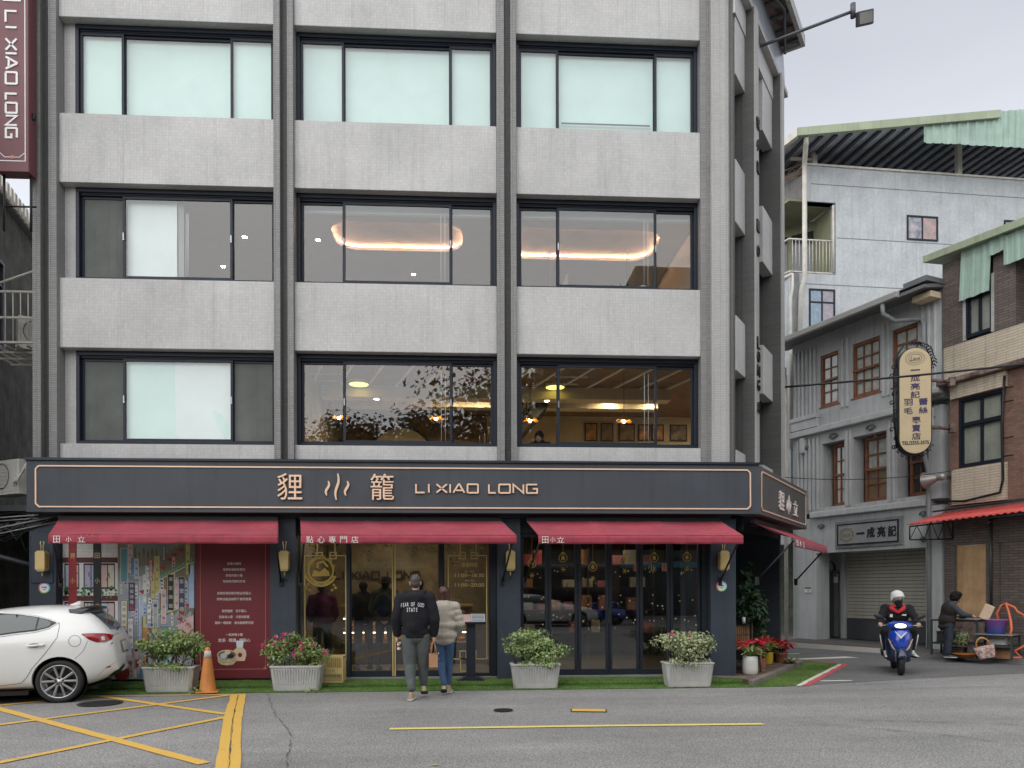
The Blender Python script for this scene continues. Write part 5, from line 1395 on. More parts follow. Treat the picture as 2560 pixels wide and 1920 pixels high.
# eave and gutter
ev = MB().hexa([(XL - .5, -.75, 8.72), (XR + .1, -.75, 8.72), (XR + .1, .3, 8.9), (XL - .5, .3, 8.9)], [(XL - .5, -.75, 8.80), (XR + .1, -.75, 8.80), (XR + .1, .3, 9.0), (XL - .5, .3, 9.0)]).build('eave', 'eave_grey', gs)
MB().box(XL - .55, XR - .55, -.88, -.752, 8.70, 8.86).build('gutter', 'eave_edge', ev, bevel=.02)
MB().box(XR - .5, XR + .12, -.70, .3, 8.90, 9.02).build('eave_return', 'eave_grey', ev)
MB().box(XR - .45, XR + .05, -.45, -.1, 8.58, 8.72).build('eave_block', 'interior_cream', ev)
MB().hexa([(XL - .5, -.72, 8.88), (XR + .1, -.72, 8.88), (XR + .1, 3.7, 9.6), (XL - .5, 3.7, 9.6)], [(XL - .5, -.72, 8.90), (XR + .1, -.72, 8.90), (XR + .1, 3.7, 9.64), (XL - .5, 3.7, 9.64)]).build('roof', 'eave_grey', ev)
MB().tube([(-.62, -.80, 8.72), (-.62, -.80, 8.45), (-.55, -.45, 8.30), (-.1, -.1, 8.25), (-.02, -.1, 8.1), (-.02, -.1, 6.6), (.0, -.1, 4.8), (.06, -.1, 4.6), (.1, -.1, 4.4), (.1, -.1, .1)], .055, 10).build('downpipe', 'pipe_grey', gs)

def pipe(name, pts, r, m_, label, cat='pipe', n=8):
    o = MB().tube(pts, r, n).build(name, m_)
    return tag(o, label, cat)
q = lambda x, y, z: tuple(MG @ Vector((x, y, z)))
pipe('drain_pipe', [q(-4.62, -.12, .1), q(-4.62, -.12, 8.0)], .055, 'pvc_pipe', 'thick cream drain pipe at the far end of the grey shophouse')
pipe('drain_pipe', [q(-4.50, -.2, .1), q(-4.50, -.2, 5.4), q(-4.55, -.2, 5.9), q(-4.55, -.2, 8.2)], .04, 'pvc_pipe', 'slim cream drain pipe beside the thicker drain pipe')
pipe('drain_pipe', [q(-4.55, -.25, 5.05), q(-4.95, -.5, 4.98), q(-5.0, -.5, 4.4)], .04, 'sticker_white', 'short white elbow pipe beside the slim drain pipe')
# oval hanging sign
ov = thing('oval_sign', 'tall cream oval hanging sign in an ornate black iron frame', 'sign', (11.296 - .92, 5.10 - .95, 0), R(-15))
mat('sign_cream', (.60, .48, .29), .5, var=.05); mat('sign_ink', (.06, .045, .13), .6)
def stadium(hw, z0, z1, n=14):
    r = hw; return [(hw * cos(R(a)), z1 - r + r * sin(R(a))) for a in [180 - 180 * i / n for i in range(n + 1)]][::-1] + [(hw * cos(R(a)), z0 + r + r * sin(R(a))) for a in [180 + 180 * i / n for i in range(n + 1)]]
MB().xz(stadium(.36, 4.70, 7.20), -.09, .20).build('case', 'iron_black', ov, bevel=.02)
MB().xz(stadium(.335, 4.725, 7.175), -.095, -.0905).build('face', 'sign_cream', ov)
b = MB()
b.tube([(-.36, .06, 4.9), (-.42, .06, 5.6), (-.42, .06, 6.6), (-.36, .06, 7.05), (-.2, .06, 7.3), (0, .06, 7.36), (.2, .06, 7.3)], .02, 6)
for k in range(22):
    u = k / 21; a = R(200 - 220 * u) if k > 9 else None
    p = (-.42 + .05 * sin(k * 2.1), .06, 4.9 + k * .21) if k < 10 else ((.43 + .03 * sin(k)) * cos(a), .06, 6.9 + .42 * sin(a))
    b.tube([(p[0] + .07 * (1 - v) * cos(v * 8), .06, p[2] + .07 * (1 - v) * sin(v * 8)) for v in [i / 8 for i in range(9)]], .014, 5)
for k in range(9):
    a = R(200 + 140 * k / 8); p = (.40 * cos(a), .06, 5.05 + .42 * sin(a))
    b.tube([(p[0] + .06 * (1 - v) * cos(v * 8), .06, p[2] + .06 * (1 - v) * sin(v * 8)) for v in [i / 8 for i in range(9)]], .012, 5)
b.build('iron_scrolls', 'iron_black', ov)
zz = 6.72
for i, c in enumerate('一成亮記'): txt('letter', c, .2, (0, -.099, 6.66 - i * .19), 'sign_ink', ov, depth=.004, bold=.003, fit=(.2, .03 if i == 0 else .155))
for i, c in enumerate('羽毛'): txt('letter', c, .2, (-.15, -.099, 5.92 - i * .20), 'sign_ink', ov, depth=.004, bold=.003, fit=(.19, .155))
for i, c in enumerate('蕾絲'): txt('letter', c, .2, (.17, -.099, 5.92 - i * .20), 'sign_ink', ov, depth=.004, bold=.003, fit=(.19, .16))
for i, c in enumerate('專賣店'): txt('letter', c, .2, (.02, -.099, 5.50 - i * .19), 'sign_ink', ov, depth=.004, bold=.003, fit=(.19, .16))
txt('letter', 'TEL/2555-3575', .1, (.0, -.099, 4.97), 'ink', ov, depth=.004, bold=.002, fit=(.58, .085))
b = MB(); ribbon(b, [(.14 * cos(2 * pi * i / 28), 6.93 + .10 * sin(2 * pi * i / 28)) for i in range(28)], .008, -.099, -.096, closed=True); b.build('emblem', 'ink', ov)
for i in range(22):
    a = 2 * pi * i / 22; b = MB(); ribbon(b, [(.2 * cos(a) + .02 * cos(a + t), 6.93 + .145 * sin(a) + .02 * sin(a + t)) for t in [0, 1.05, 2.1, 3.15, 4.2, 5.25]], .008, -.099, -.096, closed=True); b.build('emblem_bead', 'interior_floor', ov)
txt('letter', 'Lace', .12, (.0, -.099, 6.93), 'ink', ov, depth=.003, shear=.35, fit=(.21, .10))
for z in (6.45, 5.35): MB().cyl((.36, .06, z), (.92, .35, z), .04, n=10).build('bracket_arm', 'rusty_roof', ov); MB().box(.86, .98, .28, .42, z - .1, z + .1).build('bracket_plate', 'rusty_roof', ov)

# brown tiled building ---------------------------------------------------
tile_mat('brown_tile', (.165, .135, .12), (.09, .075, .066), .24, .062, var=.18, mortar=.008, bump=1.0, streak=.2, squash=0.5)
tile_mat('beige_tile', (.62, .54, .42), (.42, .36, .28), .5, .062, var=.06, mortar=.008, bump=1.0, streak=.35, dirt=.2)
tile_mat('red_brick', (.24, .14, .105), (.17, .115, .09), .12, .055, var=.18, mortar=.006, bump=.8, streak=.2)
br = thing('brown_building', 'worn brown and beige tiled building with a green metal roof edge', 'building', (11.457, 4.68, 0), R(-71))
XB = 4.2
MB().box(0, .13, -.01, .5, 7.30, 9.4).build('tile_pier', 'brown_tile', br)
MB().box(.001, .56, -.06, .4, 7.36, 9.38).build('tile_pier', 'brown_tile', br)
MB().box(1.27, 1.78, -.06, .4, 7.36, 9.2).build('tile_pier', 'brown_tile', br)
MB().box(2.5, XB, -.06, .4, 7.36, 9.2).build('tile_pier', 'brown_tile', br)
def green_sheet(x0, x1, z0, z1, y, parent, skew=.0, nm='metal_sheet'):
    b = MB(); n = int((x1 - x0) / .028); vs = []
    for i in range(n + 1):
        x = x0 + (x1 - x0) * i / n; yy = y - (.02 if (i // 3) % 3 == 0 else 0)
        vs += [(x + skew, yy, z0 + .02 * noise.noise(Vector((x * 7, 0, 1)))), (x, yy, z1)]
    b.add(vs, [(2 * i, 2 * i + 2, 2 * i + 3, 2 * i + 1) for i in range(n)])
    o = b.build(nm, 'green_metal', parent); s_ = o.modifiers.new('s', 'SOLIDIFY'); s_.thickness = .004; return o
mat('green_metal', (.34, .47, .40), .6, var=.14, scale=2, streak=.35)
mat('green_edge', (.33, .38, .26), .6, var=.12, scale=2, streak=.25)
green_sheet(.58, 1.30, 8.30, 9.45, -.16, br, -.06); green_sheet(1.62, 2.4, 8.7, 9.35, -.2, br)
green_sheet(1.28, 1.66, 9.05, 9.4, -.2, br)
MB().box(.56, 1.27, .08, .4, 7.36, 9.4).build('wall', 'window_dark', br)
def alu_window(x0, x1, z0, z1, y, parent, m_='window_frame', transom=0, fill='insect_screen'):
    w_ = frame_rect(MB(), x0, x1, z0, z1, .055, y - .04, y + .05).build('window', m_, parent)
    xm = (x0 + x1) / 2; zt_ = z1 - transom
    if transom: MB().box(x0 + .055, x1 - .055, y - .03, y + .04, zt_ - .03, zt_ + .02).build('transom', m_, w_)
    for a, c, za, zb in ([(x0 + .055, xm, z0 + .055, zt_ - .03), (xm, x1 - .055, z0 + .055, zt_ - .03)] + ([(x0 + .055, xm, zt_ + .02, z1 - .055), (xm, x1 - .055, zt_ + .02, z1 - .055)] if transom else [])):
        frame_rect(MB(), a + .001, c - .001, za + .001, zb - .001, .03, y - .01, y + .02).build('sash', m_, w_)
        MB().poly([(a + .02, y, za + .02), (c - .02, y, za + .02), (c - .02, y, zb - .02), (a + .02, y, zb - .02)]).build('pane', 'window_glass', w_)
        MB().box(a + .01, c - .01, y + .06, y + .07, za, zb).build('blind', fill, w_)
    return w_
mat('beige_blind', (.44, .43, .37), .8, var=.15, streak=.2)
alu_window(.60, 1.25, 7.42, 8.36, -.02, br, fill='beige_blind')
mat('mortar_rough', (.40, .40, .38), .95, var=.2, bump=.8, bscale=40)
for x in (.565, 1.255): MB().box(x - .03, x + .04, -.075, -.02, 7.38, 8.7).build('mortar_patch', 'mortar_rough', br)
MB().box(.06, XB, -.10, .4, 6.58, 7.34).build('tile_band', 'beige_tile', br)
MB().box(-.06, XB, -.22, .35, 6.44, 6.56).build('ledge', 'rusty_roof', br, bevel=.02)
wall_with_openings(.14, XB, 3.55, 6.42, [(.36, 1.46), (2.3, 3.4)], .0, .3, 'red_brick', br, 4.42, 6.06)
MB().box(.20, 1.55, -.07, .0, 6.08, 6.42).build('tile_band', 'beige_tile', br)
MB().box(.22, 1.55, -.05, .0, 3.56, 4.40).build('tile_band', 'beige_tile', br)
alu_window(.37, 1.45, 4.43, 6.05, .05, br, transom=.62, fill='beige_blind')
alu_window(2.32, 3.38, 4.43, 6.05, .05, br, transom=.62, fill='beige_blind')
MB().box(0, XB, 0, .3, 2.62, 3.54).build('wall', 'brown_tile', br)
MB().box(0, .28, -.01, .3, .05, 2.6).build('tile_pier', 'brown_tile', br)
MB().box(1.04, 1.36, -.01, .3, .05, 2.6).build('tile_pier', 'brown_tile', br)
MB().box(1.37, XB, .015, .3, .05, 2.6).build('tile_wall', 'brown_tile', br)
MB().cyl((1.19, -.05, 1.2), (1.19, -.05, 3.2), .03, n=8).build('conduit', 'iron_grey', br)
MB().box(.28, 1.04, .02, .3, .05, .92).build('wall', 'rusty_roof', br)
mat('plywood', (.52, .33, .17), .7, var=.22, scale=2.2, streak=.35)
MB().box(.285, .70, .03, .08, .922, 2.6).build('plywood_board', 'plywood', br)
MB().box(.70, 1.035, .035, .08, .922, 2.6).build('plywood_board', 'plywood', br)
MB().box(0, XB, .4, .6, 3.0, 9.3).build('rear_wall', 'rear_wall', br)
MB().box(XB, XB + .1, 0, 4, 0, 9.3).build('side_wall', 'rear_wall', br)
MB().hexa([(-.3, -.35, 9.50), (XB, -.35, 9.22), (XB, .5, 9.3), (-.3, .5, 9.58)], [(-.3, -.35, 9.66), (XB, -.35, 9.38), (XB, .5, 9.46), (-.3, .5, 9.74)]).build('roof_edge', 'green_edge', br)
MB().tube([(1.55, -.1, 6.3), (1.5, -.12, 5.2), (1.52, -.12, 4.0), (1.45, -.12, 3.72), (.6, -.12, 3.62), (-.2, -.1, 3.7)], .028, 8).build('cable', 'iron_black', br)
for z in (6.0, 5.7, 4.9, 4.5): MB().box(1.5, 1.75, -.13, -.1, z, z + .025).build('cable_clip', 'iron_black', br)
# corrugated red canopy
cn_ = thing('red_canopy', 'corrugated red metal canopy on a truss over the street stall', 'canopy', (11.457, 4.68, 0), R(-71))
mat('red_sheet', (.58, .085, .075), .45, var=.12, scale=3)
b = MB(); n = 120; vs = []
for i in range(n + 1):
    x = -.05 + 3.2 * i / n; zz = .035 * sin(i * 1.05)
    vs += [(x - .35, -.80, 3.12 + .08 * i / n + zz * .5), (x, .0, 3.40 + .06 * i / n + zz * .5)]
b.add(vs, [(2 * i, 2 * i + 2, 2 * i + 3, 2 * i + 1) for i in range(n)], True); o = b.build('sheet', 'red_sheet', cn_); s_ = o.modifiers.new('s', 'SOLIDIFY'); s_.thickness = .006
b = MB(); b.cyl((-.35, -.75, 3.08), (2.8, -.75, 3.14), .018, n=6); b.cyl((-.35, -.75, 2.76), (.25, -.05, 2.76), .016, n=6); b.cyl((-.35, -.75, 2.76), (-.35, -.75, 3.08), .016, n=6); b.cyl((.25, -.05, 2.76), (.25, -.05, 3.3), .018, n=6)
for k in range(3):
    p0 = Vector((-.35, -.75, 2.76)).lerp(Vector((.25, -.05, 2.76)), k / 3); p1 = Vector((-.35, -.75, 3.06)).lerp(Vector((.25, -.05, 3.3)), (k + .5) / 3); p2 = Vector((-.35, -.75, 2.76)).lerp(Vector((.25, -.05, 2.76)), (k + 1) / 3)
    b.cyl(p0, p1, .010, n=5); b.cyl(p1, p2, .010, n=5)
b.cyl((1.6, -.75, 3.0), (1.6, -.0, 3.3), .018, n=6); b.cyl((.0, -.4, 3.42), (2.6, -.4, 3.48), .02, n=6)
b.build('truss', 'iron_black', cn_)
# horn loudspeaker
hn = thing('horn_speaker', 'grey horn loudspeaker on the corner of the brown building', 'loudspeaker', tuple((Matrix.Translation((11.457, 4.68, 0)) @ Matrix.Rotation(R(-71), 4, 'Z')) @ Vector((.12, -.35, 4.22))), R(-60))
mat('horn_metal', (.36, .34, .32), .4, .6, var=.15)
MB(Matrix.Rotation(R(-95), 4, 'Y')).lathe([(.20, .34), (.185, .30), (.12, .16), (.07, .05), (.055, .0)], 24).build('horn', 'horn_metal', hn)
MB(Matrix.Rotation(R(-95), 4, 'Y')).lathe([(.001, .04), (.06, .035), (.085, -.02), (.085, -.12), (.05, -.16), (.001, -.17)], 18).build('driver', 'horn_metal', hn)
MB().box(.05, .12, -.03, .32, -.03, .05).build('bracket', 'iron_grey', hn)
wire = lambda pts, r, label, m_='iron_black', nm='cable': pipe(nm, pts, r, m_, label, 'cable', 6)
def sag(a, b_, s_, n=14): 
    a, b_ = Vector(a), Vector(b_); return [tuple(a.lerp(b_, i / n) - Vector((0, 0, s_ * 4 * (i / n) * (1 - i / n)))) for i in range(n + 1)]
wire(sag((6.75, 3.1, 5.96), (13.2, .7, 6.15), .04), .022, 'thick black cable strung across in front of the oval sign')
wire(sag((6.7, 3.0, 4.0), (11.35, 4.2, 4.35), .12), .008, 'thin black wire sagging towards the horn loudspeaker')

# pale high building behind ----------------------------------------------
mat('pale_render', (.50, .525, .54), .9, var=.12, scale=1.6, bump=.6, bscale=7, streak=.22, fine=.08)
mat('balcony_olive', (.25, .255, .16), .8, var=.12)
wb = thing('pale_building', 'tall pale rendered building with corner balcony and green metal roof', 'building', (13.5, 10.8, 0), R(4))
x0, x1 = -3.3, 9.0
MB().box(-1.76, x1, 0, .3, 11.62, 13.93).build('wall', 'pale_render', wb)
MB().box(-2.78, x1, 0, .3, 13.93, 15.06).build('wall', 'pale_render', wb)
MB().box(x0 + .05, x1, 0, .3, 3, 11.62).build('wall', 'pale_render', wb)
MB().box(x0, x1, 5.7, 6, 3, 15).build('rear_wall', 'pale_render', wb)
MB().box(x1, x1 + .3, 0, 6, 3, 15).build('side_wall', 'pale_render', wb)
MB().hexa([(x0, .0, 3), (x0 + .3, .0, 3), (x0 - .9, 4, 3), (x0 - 1.2, 4, 3)], [(x0, .0, 11.62), (x0 + .3, .0, 11.62), (x0 - .9, 4, 11.62), (x0 - 1.2, 4, 11.62)]).build('side_wall', 'pale_render', wb)
for xa, z in ((-2.6, 14.48), (-1.72, 12.80), (-3.0, 11.28)): MB().box(xa, x1, -.006, -.001, z, z + .02).build('shadow_gap', 'eave_grey', wb)  # wall joints, their shadow put in as thin dark strips
MB().box(-2.85, x1, -.05, .3, 15.062, 15.12).build('coping', 'pvc_pipe', wb)
# balcony
MB().hexa([(x0, .05, 13.93), (-1.78, .05, 13.93), (-2.2, 3.5, 13.93), (-4.5, 3.5, 13.93)], [(x0, .05, 13.98), (-1.78, .05, 13.98), (-2.2, 3.5, 13.98), (-4.5, 3.5, 13.98)]).build('balcony_soffit', 'balcony_olive', wb)
MB().box(-1.80, -1.76, .3, 3.5, 11.62, 13.93).build('balcony_wall', 'balcony_olive', wb)
MB().hexa([(-4.4, 3.4, 11.62), (-1.8, 1.2, 11.62), (-1.8, 1.35, 11.62), (-4.4, 3.55, 11.62)], [(-4.4, 3.4, 13.93), (-1.8, 1.2, 13.93), (-1.8, 1.35, 13.93), (-4.4, 3.55, 13.93)]).build('balcony_wall', 'balcony_olive', wb)
for k in range(4):
    u0, u1 = k / 4 + .02, (k + 1) / 4 - .02
    a, c = Vector((-4.4, 3.36, 0)).lerp(Vector((-1.8, 1.16, 0)), u0), Vector((-4.4, 3.36, 0)).lerp(Vector((-1.8, 1.16, 0)), u1)
    MB().poly([(a.x, a.y, 12.2), (c.x, c.y, 12.2), (c.x, c.y, 13.6), (a.x, a.y, 13.6)]).build('balcony_pane', 'dark_pane', wb)
rl = MB().tube([(-4.6, 3.4, 12.72), (x0, .06, 12.72), (-1.78, .06, 12.72)], .03, 6).tube([(-4.6, 3.4, 11.68), (x0, .06, 11.68), (-1.78, .06, 11.68)], .03, 6).build('railing', 'pvc_pipe', wb)
for k in range(13): MB().cyl((x0 + .1 + k * .115, .06, 11.7), (x0 + .1 + k * .115, .06, 12.7), .012, n=5).build('baluster', 'pvc_pipe', rl)
for k in range(12):
    p = Vector((x0, .06, 0)).lerp(Vector((-4.6, 3.4, 0)), (k + 1) / 13); MB().cyl((p.x, p.y, 11.7), (p.x, p.y, 12.7), .012, n=5).build('baluster', 'pvc_pipe', rl)
MB().cyl((-1.83, .03, 11.7), (-1.83, .03, 13.85), .04, n=8).build('pipe', 'pvc_pipe', wb)
MB().hexa([(-2.78, .02, 13.98), (-2.74, .3, 13.98), (-4.6, 3.5, 13.98), (-4.7, 3.4, 13.98)], [(-2.78, .02, 15.06), (-2.74, .3, 15.06), (-4.6, 3.5, 15.06), (-4.7, 3.4, 15.06)]).build('side_wall', 'rear_wall', wb)
MB().tube([(-3.3, -1.0, 15.35), (-3.25, -.9, 15.2), (-2.95, -.25, 15.0), (-2.95, -.25, 14.8), (-2.95, -.25, 11.4), (-3.0, -.1, 11.0), (-3.1, -.1, 8)], .075, 10).build('downpipe', 'pvc_pipe', wb)
MB().tube([(x0 - .2, .4, 11.5), (x0 + .05, -.05, 11.55), (x0 + .05, -.05, 11.1), (x0 - .02, -.05, 10.8), (x0 - .02, -.05, 6)], .05, 8).build('downpipe', 'pvc_pipe', wb)
mat('picture_blue', (.18, .26, .34), .6, var=.5, scale=5, col2=(.5, .4, .42)); mat('picture_pink', (.52, .44, .40), .6, var=.35, scale=4, col2=(.6, .3, .3)); mat('curtain_blue', (.30, .40, .52), .7, var=.25, scale=7); mat('curtain_pink', (.46, .36, .42), .7, var=.25, scale=7)
def pwin(xa, xb, za, zb, transom, mats):
    w_ = frame_rect(MB(), xa, xb, za, zb, .05, -.03, .05).build('window', 'window_frame', wb)
    MB().box((xa + xb) / 2 - .025, (xa + xb) / 2 + .025, -.02, .04, za + .05, zb - .05).build('mullion', 'window_frame', w_)
    if transom: MB().box(xa + .05, xb - .05, -.021, .03, zb - .45, zb - .40).build('transom', 'window_frame', w_)
    for k, m_ in enumerate(mats):
        a = xa + .05 + k * ((xb - xa) / 2 - .025); c = a + (xb - xa) / 2 - .075
        MB().poly([(a, -.005, za + .05), (c, -.005, za + .05), (c, -.005, zb - .05), (a, -.005, zb - .05)]).build('pane', 'window_glass', w_)
        MB().box(a, c, -.0049, -.003, za + .05, zb - .05).build('curtain', m_, w_)
    return w_
pwin(.69, 1.78, 12.88, 13.68, False, ('picture_blue', 'picture_pink')); pwin(4.15, 5.2, 13.0, 13.72, False, ('curtain_blue', 'curtain_blue')); pwin(-2.68, -1.80, 9.6, 11.14, True, ('curtain_blue', 'curtain_pink'))

mat('rust_steel', (.30, .16, .10), .7, var=.3); glass_mat('alley_glass', (.45, .5, .52), 2.0)
# open metal roof over the top storey
b = MB(); b.hexa([(-3.6, -1.0, 15.35), (9.2, -1.0, 17.35), (9.2, 6.2, 17.6), (-5.2, 6.2, 15.6)], [(-3.6, -1.0, 15.40), (9.2, -1.0, 17.40), (9.2, 6.2, 17.65), (-5.2, 6.2, 15.65)])
mat('roof_under', (.36, .37, .375), .8, var=.25, scale=2, col2=(.44, .45, .455)); mat('purlin_blue', (.045, .06, .10), .6)
rf2 = b.build('roof', 'roof_under', wb)
def rz_(x, y): return 15.35 + (x + 3.6) * 2.0 / 12.8 + (y + 1.0) * .035
for k in range(26):
    x = -3.3 + k * .48
    MB().hexa([(x, -.97, rz_(x, -.97) - .09), (x + .09, -.97, rz_(x, -.97) - .09), (x - .2, 6, rz_(x, 6) - .09), (x - .29, 6, rz_(x, 6) - .09)], [(x, -.97, rz_(x, -.97) - .012), (x + .09, -.97, rz_(x, -.97) - .012), (x - .2, 6, rz_(x, 6) - .012), (x - .29, 6, rz_(x, 6) - .012)]).build('purlin', 'purlin_blue', rf2)
MB().hexa([(-3.65, -1.14, 15.28), (3.1, -1.14, 16.34), (3.1, -1.01, 16.34), (-3.65, -1.01, 15.28)], [(-3.65, -1.14, 15.52), (3.1, -1.14, 16.58), (3.1, -1.01, 16.58), (-3.65, -1.01, 15.52)]).build('gutter', 'green_edge', rf2)
MB().hexa([(-3.66, -1.13, 15.27), (-3.55, -1.0, 15.27), (-5.15, 6.2, 15.55), (-5.26, 6.2, 15.55)], [(-3.66, -1.13, 15.5), (-3.55, -1.0, 15.5), (-5.15, 6.2, 15.78), (-5.26, 6.2, 15.78)]).build('gutter', 'pvc_pipe', rf2)
b = MB(); n = 260; vs = []
for i in range(n + 1):
    x = .55 + 8.5 * i / n; yy = -1.02 - .03 * (1 if (i // 3) % 3 == 0 else 0); top = 15.88 + x * .157 + (0 if x < 3.1 else .22)
    vs += [(x, yy, 15.42 + .03 * noise.noise(Vector((x * 2, 0, 0))) + x * .02), (x, yy, top)]
b.add(vs, [(2 * i, 2 * i + 2, 2 * i + 3, 2 * i + 1) for i in range(n)]); o = b.build('metal_sheet', 'green_metal', rf2); s_ = o.modifiers.new('s', 'SOLIDIFY'); s_.thickness = .006
for x in (-2.4, 2.66, 6.5):
    MB().box(x - .08, x + .08, .1, .25, 15.06, rz_(x, .2) - .01).build('post', 'pvc_pipe', rf2)
MB().box(-3.2, -2.4, .12, .2, 15.3, 15.38).build('tie', 'pvc_pipe', rf2)
b = MB()
for za, zb in ((14.95, 15.15), (14.75, 14.85)): b.cyl((-4.3, 1.2, za), (-2.8, .05, zb), .025, n=6)
for k in range(5):
    u = k / 5; a = Vector((-4.3, 1.2, 14.95)).lerp(Vector((-2.8, .05, 15.15)), u); c = Vector((-4.3, 1.2, 14.75)).lerp(Vector((-2.8, .05, 14.85)), u + .1); d = Vector((-4.3, 1.2, 14.95)).lerp(Vector((-2.8, .05, 15.15)), u + .2); b.cyl(a, c, .012, n=5); b.cyl(c, d, .012, n=5)
b.build('truss', 'rust_steel', wb)

# arcade pavement with kerb across the lane
g = MB(); g.prism([(8.55, 7.55, .004), (8.72, 7.20, .004), (10.1, 5.10, .004), (10.33, 3.85, .004), (11.62, 2.18, .004), (12.6, .7, .004), (16, .9, .004), (12, 12, .004)], (0, 0, .10)); tag(g.build('arcade_pavement', 'pavement_dark'), kind='structure')
g = MB(); g.prism([(8.40, 7.45, .004), (8.62, 7.12, .004), (10.02, 5.03, .004), (10.12, 5.08, .004), (8.73, 7.19, .004), (8.50, 7.55, .004)], (0, 0, .112)); tag(g.build('kerb', 'road_white'), kind='structure')
stripe('red_kerb_line', 'road_red', [(8.53, 7.42), (10.06, 5.07)], .05, z=.119)
g = MB(); g.prism([(10.14, 5.06, .004), (10.26, 3.80, .004), (11.51, 2.13, .004), (12.5, .65, .004), (12.6, .72, .004), (11.61, 2.19, .004), (10.34, 3.84, .004)], (0, 0, .108)); tag(g.build('kerb', 'pavement_concrete'), kind='structure')

# ------------------------------------------------------------------ left alley
mat('alley_concrete', (.145, .145, .135), .95, var=.45, scale=2.2, bump=.6, bscale=12, streak=.5)
al = thing('alley_building', 'stained concrete building with a caged balcony in the left alley', 'building', (-9.15, .95, 0), R(102))
MA = Matrix.Translation((-9.15, .95, 0)) @ Matrix.Rotation(R(102), 4, 'Z')
MB().box(-3.0, 7.0, 0, .3, 0, 9.6).build('wall', 'alley_concrete', al)
MB().hexa([(-3, -.12, 9.62), (7, -.12, 9.62), (7, .3, 9.62), (-3, .3, 9.62)], [(-3, -.12, 9.8), (7, -.12, 9.8), (7, .3, 9.8), (-3, .3, 9.8)]).build('coping', 'pavement_concrete', al)
for k in range(36): MB().box(-2.9 + k * .22, -2.78 + k * .22, -.16, -.12, 9.64, 9.98).build('dentil', 'pvc_pipe', al)
for xa, xb, za, zb in ((.0, 2.3, 6.5, 8.35), (1.0, 1.9, 4.15, 5.0), (-2.6, -.9, 6.5, 8.35)):
    w_ = frame_rect(MB(), xa, xb, za, zb, .07, -.06, .0).build('window', 'iron_grey', al)
    for k in range(3):
        a = xa + .07 + k * (xb - xa - .14) / 3; c = a + (xb - xa - .14) / 3
        frame_rect(MB(), a + .002, c - .002, za + .075, zb - .5, .035, -.05, -.01).build('sash', 'iron_grey', w_)
        MB().poly([(a + .03, -.02, za + .1), (c - .03, -.02, za + .1), (c - .03, -.02, zb - .52), (a + .03, -.02, zb - .52)]).build('pane', 'alley_glass' if za > 6 else 'dark_pane', w_)
        MB().poly([(a + .02, -.02, zb - .48), (c - .02, -.02, zb - .48), (c - .02, -.02, zb - .09), (a + .02, -.02, zb - .09)]).build('pane', 'alley_glass' if za > 6 else 'dark_pane', w_)
MB().tube([(.9, -.1, 9.7), (.95, -.2, 8.0), (.9, -.15, 6.6)], .018, 5).build('cable', 'pvc_pipe', al)
# caged balcony with condenser
rb = thing('balcony_cage', 'white barred balcony cage on the alley wall', 'balcony', (-8.0, .9, 0))
b = MB()
for z in (5.98, 6.42, 6.88): b.box(-.75, .75, -.02, .02, z, z + .035)
b.build('rail', 'pvc_pipe', rb)
for k in range(12): MB().cyl((-.72 + k * .13, 0, 6.0), (-.72 + k * .13, 0, 6.9), .011, n=5).build('bar', 'pvc_pipe', rb)
for k in range(9): MB().box(-.75 + k * .18, -.73 + k * .18, .0, 1.1, 5.93, 5.96).build('floor_bar', 'pvc_pipe', rb)
for y in (.3, .7, 1.08): MB().box(-.75, .75, y, y + .03, 5.90, 5.93).build('floor_bar', 'pvc_pipe', rb)
MB().cyl((-.7, 0, 6.9), (.6, .6, 7.75), .02, n=6).build('stay', 'pvc_pipe', rb)
mat('ac_white', (.60, .59, .55), .5, var=.06, streak=.15)
def condenser(loc, rz, label):
    t = thing('air_conditioner', label, 'air conditioner', loc, rz)
    MB().box(-.38, .38, -.15, .15, 0, .55).build('casing', 'ac_white', t, bevel=.015)
    MB().lathe([(.22, -.153), (.22, -.158), (.205, -.158), (.205, -.153)], 28, (-.09, 0, .28), ax='y').build('fan_ring', 'iron_grey', t)
    for k in range(7): MB().box(-.30, .12, -.158, -.154, .08 + k * .065, .088 + k * .065).build('grille_bar', 'ac_white', t)
    MB().box(.24, .34, -.17, -.151, .1, .28).build('valve_cover', 'ac_white', t)
    for k in (0, .05): MB().tube([(.28 + k, -.16, .14), (.42 + k, -.22, .16), (.52, -.1, .4 + k), (.55, .1, .55)], .018, 6).build('hose', 'pvc_pipe', t)
    MB().box(-.4, .4, -.16, .16, -.04, -.002).build('bracket', 'pvc_pipe', t)
    return t
condenser((-7.85, 1.4, 6.0), R(35), 'white air conditioner unit inside the barred balcony cage')
condenser((-7.86, .55, 3.28), R(-30), 'white air conditioner unit beside the end of the fascia sign')
